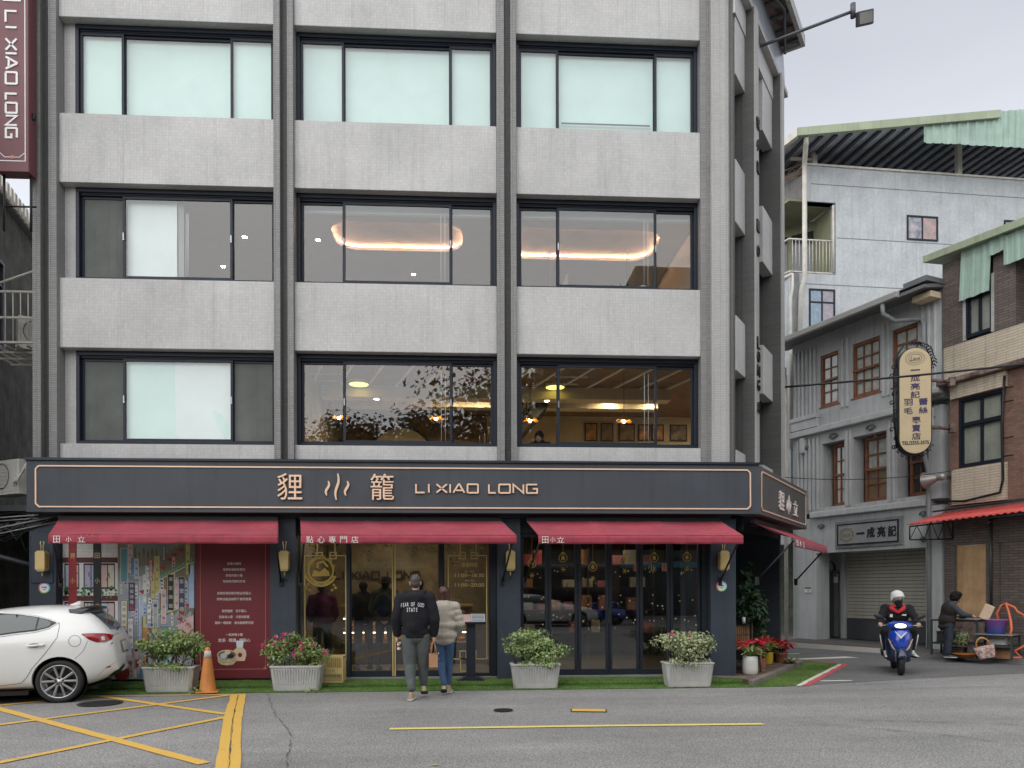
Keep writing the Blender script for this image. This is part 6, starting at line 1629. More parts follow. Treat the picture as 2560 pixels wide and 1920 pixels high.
# dark passage under: beams, wires
g = MB(); g.box(-10.5, -7.26, 2.4, 2.5, 0, 3.0); tag(g.build('passage_wall', 'alley_concrete'), 'dark back wall of the covered passage beside the shop', 'wall')
g = MB(); g.box(-10.5, -7.26, .3, 2.4, 2.95, 3.05); tag(g.build('passage_roof', 'iron_grey'), 'grey sheet roof over the covered passage beside the shop', 'roof')
for i, (a, c, l) in enumerate((((-9.2, .4, 2.5), (-7.28, .4, 1.98), 'grey steel beam sloping down to the left column'), ((-8.9, .5, 1.95), (-7.9, .5, 2.75), 'grey steel strut crossing the sloping beam'), ((-9.2, .6, 2.7), (-7.28, .6, 2.72), 'level grey steel beam over the passage'))):
    pipe('steel_beam', [a, c], .045, 'iron_grey', l, 'beam', 6)
rnd = random.Random(11)
for i in range(14):
    P = [(-8.2 - rnd.random(), .2 + rnd.random() * .3, 2.5 + rnd.random() * .35)]
    for k in range(6): P.append((P[-1][0] + rnd.uniform(.08, .25), -.1 + rnd.gauss(0, .08), 2.62 + rnd.gauss(0, .16)))
    P.append((-7.05 + rnd.uniform(-.1, .5), -.18, 2.84 - rnd.random() * .1))
    wm_ = rnd.choice(('iron_black', 'iron_black', 'iron_grey', 'seal')); o = pipe('wire', P, rnd.choice((.006, .009, .012)), wm_, {'iron_black': 'black', 'iron_grey': 'dark grey', 'seal': 'pale grey'}[wm_] + ' tangled utility wire bundled at the end of the fascia sign', 'wire', 5); o['group'] = 'tangle of wires by the alley'
# ------------------------------------------------------------------ projecting outlines onto curved bodies
def bvh_of(o):
    me = o.data
    return BVHTree.FromPolygons([v.co.copy() for v in me.vertices], [tuple(p.vertices) for p in me.polygons])
def patch(bvh, poly, start, d, name, m_, parent, off=.004, grid=.05, smooth=True):
    """triangulated sheet that follows the body: outline poly in (x, z), cast from start(x, z) along d"""
    d = Vector(d).normalized(); P = [Vector(p) for p in poly]
    E_ = []; V = []
    for i in range(len(P)):
        a, c = P[i], P[(i + 1) % len(P)]; n = max(1, int((c - a).length / grid))
        V += [a.lerp(c, k / n) for k in range(n)]
    E_ = [(i, (i + 1) % len(V)) for i in range(len(V))]; nb = len(V)
    x0, x1 = min(p.x for p in P), max(p.x for p in P); z0, z1 = min(p.y for p in P), max(p.y for p in P)
    def inside(p):
        c = False
        for i in range(nb):
            a, b = V[i], V[i - 1]
            if (a.y > p.y) != (b.y > p.y) and p.x < (b.x - a.x) * (p.y - a.y) / (b.y - a.y) + a.x: c = not c
        return c
    x = x0 + grid / 2
    I = []
    while x < x1:
        z = z0 + grid / 2
        while z < z1:
            q = Vector((x, z))
            if inside(q) and min((q - v).length for v in V[:nb]) > grid * .4: I.append(q)
            z += grid
        x += grid
    v2, e2, f2, *_ = delaunay_2d_cdt(V + I, E_, [list(range(nb))], 1, 1e-6)
    vs = []; ok = []
    for p in v2:
        s_ = Vector(start(p.x, p.y)) - d * .8
        loc, nor, idx, dist = bvh.ray_cast(s_, d, 4.0)
        ok.append(loc is not None)
        if loc is None: vs.append((0, 0, 0)); continue
        if nor.dot(d) > 0: nor = -nor
        vs.append(tuple(loc + nor * off))
    fs = [f for f in f2 if all(ok[i] for i in f)]
    return MB().add(vs, fs, smooth).build(name, m_, parent)
def seam(bvh, pts, start, d, name, m_, parent, r=.004, off=.001, step=.04):
    d = Vector(d).normalized(); Q = []
    for i in range(len(pts) - 1):
        a, c = Vector(pts[i]), Vector(pts[i + 1]); n = max(1, int((c - a).length / step))
        Q += [a.lerp(c, k / n) for k in range(n)]
    Q.append(Vector(pts[-1])); out = []
    for p in Q:
        loc, nor, i_, di = bvh.ray_cast(Vector(start(p.x, p.y)) - d * .8, d, 4.0)
        if loc is None: continue
        if nor.dot(d) > 0: nor = -nor
        out.append(loc + nor * off)
    if len(out) > 1: return MB().tube(out, r, 5).build(name, m_, parent)

# ------------------------------------------------------------------ white hatchback
def paint(name, col, rough=.25, flake=.0):
    m = mat(name, col, rough, var=.02, coat=.8, spec=.5); return m
paint('pearl_white', (.72, .72, .70), .32)
mat('car_glass', (.035, .050, .048), .06, spec=.9)
mat('tyre_rubber', (.018, .018, .018), .8, bump=.2, bscale=60)
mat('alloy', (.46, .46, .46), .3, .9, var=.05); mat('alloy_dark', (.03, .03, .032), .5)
mat('tail_red', (.28, .008, .012), .12, coat=1.0); mat('tail_clear', (.55, .50, .50), .15, coat=1.0)
mat('chrome', (.7, .7, .7), .12, 1.0)
mat('plate_white', (.60, .62, .60), .5); mat('car_black', (.012, .012, .013), .35)

def lerp_tab(tab, x):
    for i in range(len(tab) - 1):
        a, b = tab[i], tab[i + 1]
        if x <= b[0]:
            t = (x - a[0]) / (b[0] - a[0]); return a[1] + (b[1] - a[1]) * max(0, min(1, t))
    return tab[-1][1]
T_TOP = [(-3.62, .60), (-3.5, .74), (-3.2, .86), (-2.6, .96), (-2.0, 1.04), (-1.5, 1.25), (-1.1, 1.39), (-.6, 1.455), (-.2, 1.462), (.1, 1.45), (.28, 1.415), (.40, 1.34), (.50, 1.23), (.60, 1.10), (.655, 1.03), (.70, .93), (.73, .80), (.755, .66), (.765, .55)]
T_W = [(-3.62, .52), (-3.5, .70), (-3.2, .82), (-2.7, .88), (-1.5, .895), (0, .897), (.35, .865), (.55, .80), (.68, .715), (.74, .64), (.765, .56)]
T_BOT = [(-3.62, .36), (-3.4, .24), (-2.8, .19), (.1, .19), (.4, .24), (.6, .32), (.765, .40)]
T_BELT = [(-3.62, .56), (-3.4, .72), (-2.7, .88), (-1.6, .94), (-.9, .985), (0, 1.03), (.4, 1.04), (.6, 1.0), (.7, .88), (.765, .50)]
T_ROOFY = [(-3.62, .40), (-2.2, .66), (-1.6, .63), (-1.0, .60), (-.2, .585), (.3, .56), (.6, .60), (.70, .60), (.765, .45)]
def car_ring(x):
    w, top, bot, belt, ry = (lerp_tab(t, x) for t in (T_W, T_TOP, T_BOT, T_BELT, T_ROOFY))
    belt = min(belt, top - .03); mid = bot + (belt - bot) * .42
    half = [(0, bot), (.72 * w, bot), (.93 * w, bot + .05), (.975 * w, bot + (mid - bot) * .6), (1.0 * w, mid + .04), (.995 * w, mid + (belt - mid) * .62), (.955 * w, belt)]
    ry = min(ry, .93 * w)
    half += [((.955 * w) * .42 + ry * .58 + .02, belt + (top - belt) * .52), (ry, top - (top - belt) * .13), (ry * .62, top - (top - belt) * .022), (0, top)]
    return [(x, -y, z) for y, z in half] + [(x, y, z) for y, z in half[-2:0:-1]]
CAR_X = [-3.62, -3.56, -3.4, -3.1, -2.7, -2.3, -2.0, -1.75, -1.5, -1.25, -1.0, -.7, -.4, -.15, .05, .2, .3, .4, .5, .58, .65, .70, .735, .757, .765]
car = thing('parked_car', 'white hatchback parked at the kerb in front of the mural', 'car', (-6.03, -1.10, 0), R(14))
car.scale = (.95, .95, .95)
b = MB(); b.loft([car_ring(x) for x in CAR_X])
body = b.build('body', 'pearl_white', car, sub=2)
baked(body)
def fix_normals(me):
    bm = bmesh.new(); bm.from_mesh(me); bmesh.ops.recalc_face_normals(bm, faces=bm.faces); bm.to_mesh(me); bm.free()
fix_normals(body.data)
# wheel wells cut out of the solid body
cut = MB()
for wx in (0, -2.70):
    for sy in (-1, 1): cut.cyl((wx, sy * .62, .33), (wx, sy * 1.1, .33), .365, n=48)
co = cut.build('cutter', 'car_black', car); fix_normals(co.data)
bm_ = body.modifiers.new('cut', 'BOOLEAN'); bm_.object = co; bm_.operation = 'DIFFERENCE'; bm_.solver = 'EXACT'
bpy.context.view_layer.update()
baked(body); bpy.data.objects.remove(co)
body.data.materials.clear(); body.data.materials.append(M['pearl_white'])
for p in body.data.polygons: p.use_smooth = True; p.material_index = 0
es = body.modifiers.new('edge', 'EDGE_SPLIT'); es.split_angle = R(38)
bv = bvh_of(body)
DC = (-.238, .971, 0)
st_ = lambda x, z: (x, -.9, z)
cp = lambda *pts: [((cx - 820) / 916 / 1.096, .32 + (1190 - cy) / 916) for cx, cy in pts]
for wx in (0, -2.70):
    for sy in (-1, 1):
        MB().lathe([(.001, sy * .632), (.360, sy * .632), (.362, sy * .80)], 32, (wx, 0, .33), ax='y').build('wheel_well', 'car_black', car)
DS = (0, 1, 0)
dlo = cp((-590, 320), (-300, 236), (0, 232), (300, 252), (560, 290), (700, 330), (832, 385), (700, 462), (520, 508), (250, 535), (0, 568), (-690, 612))
for sgn, dd, stt in ((1, DC, st_), (-1, (0, -1, 0), lambda x, z: (x, .9, z))):
    seam(bv, dlo + dlo[:1], stt, dd, 'window_trim', 'chrome', car, r=.008, off=.002)
    inner = cp((-560, 330), (-300, 255), (0, 250), (300, 270), (555, 308), (690, 345), (800, 388), (690, 447), (515, 492), (250, 518), (0, 550), (-640, 592))
    patch(bv, inner, stt, dd, 'window_seal', 'car_black', car, off=.006)
    for gl in (cp((45, 265), (300, 286), (550, 322), (515, 478), (250, 505), (0, 536)), cp((575, 325), (690, 362), (728, 385), (712, 428), (640, 455), (535, 476)), cp((-540, 340), (-300, 270), (0, 264), (-50, 540), (-610, 580))):
        patch(bv, gl, stt, dd, 'side_window', 'car_glass', car, off=.014)
    seam(bv, cp((832, 385), (833, 450), (800, 590), (640, 800), (470, 1000), (400, 1120), (330, 1195), (0, 1228), (-900, 1250)), stt, dd, 'door_seam', 'car_black', car, r=.0035)
    seam(bv, cp((-20, 240), (-90, 600), (-100, 900), (-60, 1230)), stt, dd, 'door_seam', 'car_black', car, r=.0035)
    seam(bv, cp((-900, 320), (-1250, 640), (-1330, 900), (-1290, 1240)), stt, dd, 'door_seam', 'car_black', car, r=.0035)
seam(bv, [(.24 / 1.096 + .082 * cos(2 * pi * i / 28), .924 + .082 * sin(2 * pi * i / 28)) for i in range(29)], st_, DC, 'fuel_flap_seam', 'alloy_dark', car, r=.003)
seam(bv, cp((1215, 640), (1150, 780), (1040, 880)), st_, DC, 'bumper_seam', 'alloy_dark', car, r=.0025)
seam(bv, cp((1560, 580), (1400, 610), (1690, 570)), st_, DC, 'tailgate_seam', 'alloy_dark', car, r=.003)
for xh in (-.30, -1.45):
    loc, nor, *_ = bv.ray_cast(Vector((xh, -2, .865)), Vector((0, 1, 0)), 3)
    MB().tube([(xh - .115, loc.y - .002, .862), (xh - .09, loc.y - .028, .868), (xh, loc.y - .034, .872), (xh + .09, loc.y - .028, .876), (xh + .115, loc.y - .002, .88)], [.012, .016, .017, .016, .012], 8).build('door_handle', 'pearl_white', car)
    MB().ball((xh - .02, loc.y + .004, .868), (.085, .012, .034), 14, 8).build('handle_recess', 'alloy_dark', car)
for sgn in (1, -1):
    # tail lamps, traced on the near corner and mirrored
    tl = cp((1130, 545), (1250, 540), (1450, 548), (1585, 578), (1550, 632), (1450, 665), (1330, 660), (1230, 618))
    dd = (DC[0], DC[1] * sgn, 0); ss = (lambda x, z: (x, -.9, z)) if sgn == 1 else (lambda x, z: (x, .9, z))
    t_ = patch(bv, tl, ss, dd, 'tail_light', 'tail_red', car, off=.010, grid=.03)
    patch(bv, cp((1395, 590), (1440, 585), (1450, 640), (1405, 638)), ss, dd, 'reversing_lamp', 'tail_clear', car, off=.014, grid=.03)
    seam(bv, tl + tl[:1], ss, dd, 'lamp_seam', 'car_black', car, r=.004, off=.006)
    patch(bv, cp((1455, 1030), (1480, 1010), (1530, 1000), (1535, 1022)), ss, dd, 'reflector', 'tail_red', car, off=.008, grid=.03)
    patch(bv, cp((1510, 1150), (1580, 1095), (1760, 1010), (1765, 1060), (1650, 1140), (1540, 1180)), ss, dd, 'diffuser', 'car_black', car, off=.008, grid=.04)
    seam(bv, cp((1345, 1140), (1460, 1035), (1620, 950)), ss, dd, 'bumper_crease', 'seal', car, r=.003)
rg = patch(bv, [(-.46, 1.07), (.46, 1.07), (.50, 1.2), (.50, 1.34), (-.50, 1.34), (-.50, 1.2)], lambda y, z: (.9, y, z), (-1, 0, 0), 'rear_window', 'car_glass', car, off=.006)
patch(bv, [(-.26, .68), (.26, .68), (.22, .88), (-.22, .88)], lambda y, z: (.9, y, z), (-1, 0, 0), 'plate_recess', 'seal', car, off=.003)
patch(bv, [(-.19, .71), (.19, .71), (.19, .86), (-.19, .86)], lambda y, z: (.9, y, z), (-1, 0, 0), 'licence_plate', 'plate_white', car, off=.012)
patch(bv, cp((1490, 700), (1570, 675), (1570, 688), (1490, 712)), st_, DC, 'badge', 'chrome', car, off=.007, grid=.03)
patch(bv, [(-.5, .98), (.5, .98), (.62, .74), (.60, .45), (-.60, .45), (-.62, .74)], lambda y, z: (-4.2, y, z), (1, 0, 0), 'grille', 'car_black', car, off=.004)
for sgn in (-1, 1): patch(bv, [(sgn * .5, .72), (sgn * .82, .76), (sgn * .80, .66), (sgn * .52, .64)], lambda y, z: (-4.2, y, z), (1, 0, 0), 'headlight', 'tail_clear', car, off=.006)
patch(bv, [(-.55, 1.09), (.55, 1.09), (.50, 1.34), (-.50, 1.34)], lambda y, z: (-3.0, y, z), (1, 0, 0), 'windscreen', 'car_glass', car, off=.006)
sp_ = MB(); secs = []
for i in range(13):
    y = -.56 + 1.12 * i / 12; ln = .30 - .10 * abs(y / .56) ** 3
    secs.append([(.14, y, 1.425 - .03 * abs(y / .56) ** 2), (.14 + ln * .6, y, 1.445 - .03 * abs(y / .56) ** 2), (.14 + ln, y, 1.425 - .03 * abs(y / .56) ** 2), (.14 + ln, y, 1.400 - .03 * abs(y / .56) ** 2), (.25, y, 1.385 - .05 * abs(y / .56) ** 2)])
sp_.loft(secs).build('spoiler', 'car_black', car)
for sgn in (-1, 1): MB().prism([(.06, sgn * .575, 1.40), (.34, sgn * .565, 1.405), (.28, sgn * .572, 1.34), (.16, sgn * .60, 1.27), (.10, sgn * .61, 1.29)], (0, sgn * .018, 0)).build('spoiler_fin', 'iron_grey', car, bevel=.006)
MB().add([(-.06, -.02, 1.452), (.10, -.02, 1.452), (.10, .02, 1.452), (-.06, .02, 1.452), (.10, -.006, 1.52), (.10, .006, 1.52), (.05, 0, 1.50)], [(0, 1, 4, 6), (1, 2, 5, 4), (2, 3, 6, 5), (3, 0, 6), (4, 5, 6)], True).build('shark_fin_antenna', 'pearl_white', car)
MB().tube([(.68, -.30, 1.06), (.66, -.05, 1.10), (.64, .3, 1.08)], .012, 5).build('rear_wiper', 'car_black', car)
MB().box(-2.3, -.42, -.80, -.72, .13, .19).build('sill_skirt', 'car_black', car)
MB().box(-3.3, .45, -.55, .55, .16, .21).build('underbody', 'car_black', car)
for sgn in (-1, 1): MB().ball((-1.62, sgn * 1.0, 1.05), (.07, .11, .07)).build('door_mirror', 'pearl_white', car)
def wheel(x, side):
    w_ = MB(); y0, y1 = (side * .66, side * .885)
    w_.lathe([(.245, y0), (.29, y0), (.314, y0 + side * .02), (.32, (y0 + y1) / 2), (.314, y1 - side * .02), (.30, y1 - side * .003), (.272, y1), (.252, y1 - side * .012)], 48, (x, 0, .32), ax='y')
    t = w_.build('wheel', 'tyre_rubber', car)
    MB().lathe([(.252, y1 - side * .012), (.246, y1 - side * .004), (.232, y1 - side * .012), (.228, y1 - side * .10), (.06, y1 - side * .12)], 48, (x, 0, .32), ax='y').build('rim', 'alloy', t)
    MB().lathe([(.001, y1 - side * .105), (.226, y1 - side * .105)], 32, (x, 0, .32), ax='y').build('spoke_shade', 'alloy_dark', t)  # dark disc paints the shade behind the spokes
    for k in range(10):
        a = 2 * pi * (k // 2) / 5 + (.19 if k % 2 else -.19) + .32; a2 = 2 * pi * (k // 2) / 5 + (.30 if k % 2 else -.30) + .32
        ca, sa, cb, sb = cos(a), sin(a), cos(a2), sin(a2)
        q = lambda r, c_, s_, off, yy: (x + r * c_ - off * s_, yy, .32 + r * s_ + off * c_)
        ys = y1 - side * .022; yd = y1 - side * .06
        MB().hexa([q(.05, ca, sa, -.016, yd), q(.05, ca, sa, .016, yd), q(.235, cb, sb, .020, yd), q(.235, cb, sb, -.020, yd)], [q(.05, ca, sa, -.014, ys), q(.05, ca, sa, .014, ys), q(.235, cb, sb, .016, ys + side * .008), q(.235, cb, sb, -.016, ys + side * .008)]).build('spoke', 'alloy', t, bevel=.005)
    MB().lathe([(.001, y1 - side * .012), (.026, y1 - side * .014), (.03, y1 - side * .03), (.062, y1 - side * .03), (.066, y1 - side * .06)], 24, (x, 0, .32), ax='y').build('hub', 'alloy', t)
    for k in range(5):
        a = 2 * pi * k / 5 + .32 + pi / 5 * 0; MB().lathe([(.001, y1 - side * .02), (.011, y1 - side * .02), (.011, y1 - side * .04)], 8, (x + .056 * cos(a), 0, .32 + .056 * sin(a)), ax='y').build('lug_nut', 'alloy_dark', t)
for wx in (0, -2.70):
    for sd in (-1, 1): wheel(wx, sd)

# ------------------------------------------------------------------ foliage helper
def leafy(name, m_, parent, pts, size, seed, up=.3, cup=.25, aspect=.55, loc=None):
    """cloud of small bent leaves; pts gives (position, outward normal)"""
    rnd = random.Random(seed); vs = []; fs = []
    for p, n in pts:
        n = (Vector(n) + Vector((rnd.gauss(0, .5), rnd.gauss(0, .5), rnd.gauss(up, .5)))).normalized()
        t = n.cross(Vector((rnd.gauss(0, 1), rnd.gauss(0, 1), rnd.gauss(0, 1)))).normalized(); w = n.cross(t)
        s_ = size * rnd.uniform(.6, 1.35); p = Vector(p); k = len(vs)
        tip = p + t * s_ - n * s_ * cup * rnd.random(); mid = p + t * s_ * .5 + n * s_ * .06
        vs += [p, p + t * s_ * .45 + w * s_ * aspect * .5 - n * .1 * s_, tip, p + t * s_ * .45 - w * s_ * aspect * .5 - n * .1 * s_, mid]
        fs += [(k, k + 1, k + 4), (k + 1, k + 2, k + 4), (k + 2, k + 3, k + 4), (k + 3, k, k + 4)]
    return MB().add(vs, fs, True).build(name, m_, parent)
def crown_pts(n, c, r, seed, lumps=14, fill=.55, flat=0.0):
    """points through an uneven crown made of overlapping clumps"""
    rnd = random.Random(seed); C = []
    for i in range(lumps):
        d = Vector((rnd.gauss(0, 1), rnd.gauss(0, 1), rnd.gauss(.15, .8))).normalized() * rnd.uniform(.35, .85)
        C.append((Vector((c[0] + d.x * r[0], c[1] + d.y * r[1], c[2] + d.z * r[2])), rnd.uniform(.25, .45)))
    out = []
    for i in range(n):
        cc, s_ = rnd.choice(C)
        d = Vector((rnd.gauss(0, 1), rnd.gauss(0, 1), rnd.gauss(0, 1))).normalized()
        k = rnd.uniform(fill, 1.0) * s_
        out.append((Vector((cc.x + d.x * r[0] * k, cc.y + d.y * r[1] * k, max(c[2] - r[2] * 1.15, cc.z + d.z * r[2] * k))), d))
    return out

# ------------------------------------------------------------------ concrete planters with shrubs
mat('planter_concrete', (.43, .425, .405), .85, var=.12, scale=4, bump=.25, bscale=50, streak=.2, fine=.1)
mat('soil', (.035, .026, .018), .95)
leaf_mat('leaf_light', (.15, .25, .07), (.44, .54, .24)); leaf_mat('leaf_pale', (.16, .23, .08), (.54, .57, .34)); leaf_mat('leaf_mid', (.10, .18, .04), (.34, .43, .16))
mat('twig', (.09, .06, .04), .9); leaf_mat('petal_pink', (.45, .012, .09), (.75, .05, .22), .6, .2); leaf_mat('petal_yellow', (.55, .45, .10), (.7, .6, .3), .6, .2)
def planter(x, label, shrub_label, leaf, flower=None, nf=0, n=2300, h=.36, lean=.0, wide=.50, seed=1, bare=0):
    t = thing('planter', label, 'planter', (x, -.84, .012))
    W, D, Ht = .39, .175, .40
    wb_, db_ = .345, .15
    rings = []
    for (w_, d_, z) in ((wb_ - .01, db_ - .01, 0), (wb_, db_, .01), (wb_ + .012, db_ + .01, .10), (W, D, Ht - .035), (W + .012, D + .012, Ht - .028), (W + .012, D + .012, Ht - .005), (W + .004, D + .004, Ht), (W - .035, D - .035, Ht), (W - .035, D - .035, Ht - .07)):
        c_ = .03; rings.append([(-w_, -d_ + c_, z), (-w_ + c_, -d_, z), (w_ - c_, -d_, z), (w_, -d_ + c_, z), (w_, d_ - c_, z), (w_ - c_, d_, z), (-w_ + c_, d_, z), (-w_, d_ - c_, z)])
    MB().loft(rings, smooth=False).build('trough', 'planter_concrete', t)
    nr = 17
    for k in range(nr):
        u = (k + .5) / nr * 2 - 1
        xb, xt = u * (wb_ + .0) * .93, u * (W - .0) * .93
        MB().hexa([(xb - .009, -db_ - .016, .105), (xb + .009, -db_ - .016, .105), (xb + .009, -db_ + .02, .105), (xb - .009, -db_ + .02, .105)], [(xt - .010, -D - .016, Ht - .05), (xt + .010, -D - .016, Ht - .05), (xt + .010, -D + .02, Ht - .05), (xt - .010, -D + .02, Ht - .05)]).build('rib', 'planter_concrete', t, bevel=.003, seg=1)
    MB().box(-W + .04, W - .04, -D + .04, D - .04, Ht - .09, Ht - .06).build('soil', 'soil', t)
    s = thing('shrub', shrub_label, 'shrub', (x, -.84, .35))
    rnd = random.Random(seed)
    for k in range(14 + bare):
        a = Vector((rnd.uniform(-.3, .3), rnd.uniform(-.08, .08), 0)); c_ = Vector((a.x * 1.5 + lean + rnd.gauss(0, .06), rnd.gauss(0, .1), h * rnd.uniform(.7, 1.35)))
        MB().tube([a, a.lerp(c_, .5) + Vector((rnd.gauss(0, .03), rnd.gauss(0, .03), .02)), c_], [.008, .006, .003], 5).build('stem', 'twig', s)
    pts = crown_pts(n, (lean, -.02, .06 + h * .62), (wide, .27, h * .62), seed, lumps=22)
    leafy('crown', leaf, s, pts, .052, seed + 1)
    low = crown_pts(int(n * .16), (lean, -.10, .06), (wide * .8, .17, .08), seed + 7, lumps=9); leafy('crown', leaf, s, low, .05, seed + 8)
    for k in range(nf):
        if flower == 'leaf_pale': continue
        p, d = rnd.choice(pts)
        p = Vector((p.x * 1.04, min(p.y, -.02) - .10 * rnd.random(), p.z + .03)); q = [(p + Vector((rnd.gauss(0, .018), rnd.gauss(0, .014), rnd.gauss(0, .016))), Vector((rnd.gauss(0, 1), -.6, rnd.gauss(.4, .8)))) for _ in range(14)]
        leafy('flower', flower, s, q, .036, seed + 50 + k, aspect=.9)
    return t
planter(-4.675, 'ribbed concrete planter beside the orange cone', 'dense dark green shrub in the planter beside the orange cone', 'leaf_mid', 'petal_yellow', 5, 2900, .47, .02, .58, 21)
planter(-2.72, 'ribbed concrete planter beside the gold crate', 'green shrub covered in bright pink flowers beside the gold crate', 'leaf_mid', 'petal_pink', 17, 2500, .46, .0, .54, 33)
planter(1.05, 'ribbed concrete planter between entrance and folding doors', 'light green rounded shrub between entrance and folding doors', 'leaf_light', None, 0, 3000, .46, -.02, .56, 47, 4)
planter(3.54, 'ribbed concrete planter before the folding doors near the corner', 'pale variegated shrub with few red flowers near the corner column', 'leaf_pale', 'petal_pink', 4, 2300, .44, .0, .58, 58, 8)

# weed at the foot of planters
for x, y, l in ((-4.2, -1.10, 'small green weed between planter and cone'), (-2.45, -1.08, 'dried green weed below the flowering planter')):
    t = thing('weed', l, 'plant', (x, y, .01)); leafy('leaves', 'leaf_mid', t, [((random.gauss(0, .05), random.gauss(0, .03), abs(random.gauss(.03, .03))), (0, -.3, 1)) for _ in range(26)], .06, 5)

# traffic cone
cone = thing('traffic_cone', 'weathered orange traffic cone with a pale band', 'cone', (-4.07, -.98, .012), R(12))
mat('cone_orange', (.50, .18, .035), .6, var=.15, scale=5, streak=.2); mat('cone_band', (.50, .47, .40), .6, var=.35, scale=14)
MB().box(-.165, .165, -.165, .165, 0, .022).build('base', 'cone_orange', cone, bevel=.01)
MB().lathe([(.135, .02), (.125, .04), (.062, .53)], 32).build('body', 'cone_orange', cone)
MB().lathe([(.0622, .53), (.0625, .53), (.044, .645), (.043, .645)], 32).build('band', 'cone_band', cone)
MB().lathe([(.043, .645), (.034, .69), (.030, .692), (.022, .66)], 32).build('tip', 'cone_orange', cone)

# gold crate
cr_ = thing('gold_crate', 'gold slatted crate with shop name panel beside the entrance', 'crate', (-2.27, -.42, .09))
W, D, Ht = .215, .15, .43
b = MB()
for z in (0, Ht - .025): b.box(-W, W, -D, -D + .02, z, z + .025); b.box(-W, W, D - .02, D, z, z + .025); b.box(-W, -W + .02, -D + .02, D - .02, z, z + .025); b.box(W - .02, W, -D + .02, D - .02, z, z + .025)
for sx in (-1, 1):
    for sy in (-1, 1): b.box(sx * W - (.02 if sx > 0 else 0), sx * W + (0 if sx > 0 else .02), sy * D - (.02 if sy > 0 else 0), sy * D + (0 if sy > 0 else .02), .025, Ht - .025)
b.build('frame', 'brass_paint', cr_)
for k in range(11):
    x = -W + .04 + k * (2 * W - .08) / 10
    for y in (-D + .004, D - .014): MB().box(x - .005, x + .005, y, y + .01, .025, Ht - .025).build('slat', 'brass_paint', cr_)
for k in range(7):
    y = -D + .05 + k * (2 * D - .1) / 6
    for x in (-W + .004, W - .014): MB().box(x, x + .01, y - .005, y + .005, .025, Ht - .025).build('slat', 'brass_paint', cr_)
MB().box(-W + .005, W - .005, -D - .004, -D + .002, .14, .245).build('panel', 'brass_paint', cr_)
for i, c in enumerate('貍小籠'): txt('letter', c, .06, (-.07 + i * .065, -D - .006, .195), 'interior_floor', cr_, depth=.001, fit=(.045, .045))

# menu lectern
ms = thing('menu_stand', 'black menu lectern with printed sheets beside the entrance', 'menu stand', (.02, -.30, .075))
for k, (w_, z) in enumerate(((.225, 0), (.185, .022), (.14, .044))): MB().box(-w_, w_, -w_ * .62, w_ * .62, z, z + .021).build('base_step', 'navy_trim', ms, bevel=.003)
MB().box(-.078, .078, -.05, .05, .066, .98).build('column', 'navy_trim', ms, bevel=.004)
TOP = Matrix.Translation((0, 0, 1.03)) @ Matrix.Rotation(R(22), 4, 'X')
MB(TOP).box(-.25, .25, -.17, .17, -.02, .012).build('desk', 'navy_trim', ms, bevel=.004)
mat('menu_pink', (.50, .36, .32), .6, var=.2, scale=14); mat('menu_blue', (.45, .52, .58), .6, var=.1)
MB(TOP).box(-.23, .0, -.15, .15, .013, .016).build('menu_page', 'menu_pink', ms); MB(TOP).box(.005, .235, -.15, .16, .014, .020).build('menu_page', 'menu_blue', ms)
for k in range(5): MB(TOP).box(.02, .22, -.12 + k * .055, -.095 + k * .055, .0205, .0215).build('menu_line', 'iron_grey', ms)

# ------------------------------------------------------------------ side entrance: panels, post, pots
sw = MB(MS).box(.32, 3.05, 1.0, 1.1, .1, 2.8).build('porch_wall', 'navy_paint', bld)
MB(MS).box(1.25, 2.95, .90, .995, .1, 2.55).build('porch_door', 'porch_navy' if 'porch_navy' in M else 'navy_paint', bld)
MB(MS).box(1.27, 2.93, .892, .899, .96, .985).build('panel_seam', 'gasket', bld)
MB(MS).box(3.02, 3.14, -.06, 1.1, .1, 2.8).build('porch_post', 'navy_paint', bld)
MB(MS).box(.3, 3.2, -.05, 1.1, 2.62, 2.86).build('porch_beam', 'navy_trim', bld)
for x, z in ((1.6, 1.75), (1.75, 1.55), (1.62, 1.5), (2.0, 1.68)): MB(MS).lathe([(.001, .888), (.04, .888)], 10, (x, 0, z), ax='y').build('small_sticker', 'sticker_white', bld)
mat('pot_white', (.62, .61, .57), .45, var=.06); mat('pot_yellow', (.55, .36, .02), .45); mat('terracotta', (.22, .085, .05), .8, var=.15); mat('rattan', (.22, .11, .045), .7, var=.3, scale=20)
leaf_mat('leaf_poinsettia', (.42, .008, .015), (.72, .04, .07), .5, .2); leaf_mat('leaf_spider', (.09, .17, .04), (.34, .42, .16)); leaf_mat('leaf_deep', (.010, .035, .012), (.035, .08, .03)); leaf_mat('leaf_yellow', (.22, .26, .05), (.50, .48, .14))
def pot(loc, prof, m_, label):
    t = thing('flower_pot', label, 'pot', loc); MB().lathe(prof, 24).build('pot', m_, t); MB().lathe([(.001, prof[-1][1]), (prof[-1][0], prof[-1][1])], 20).build('soil', 'soil', t); return t
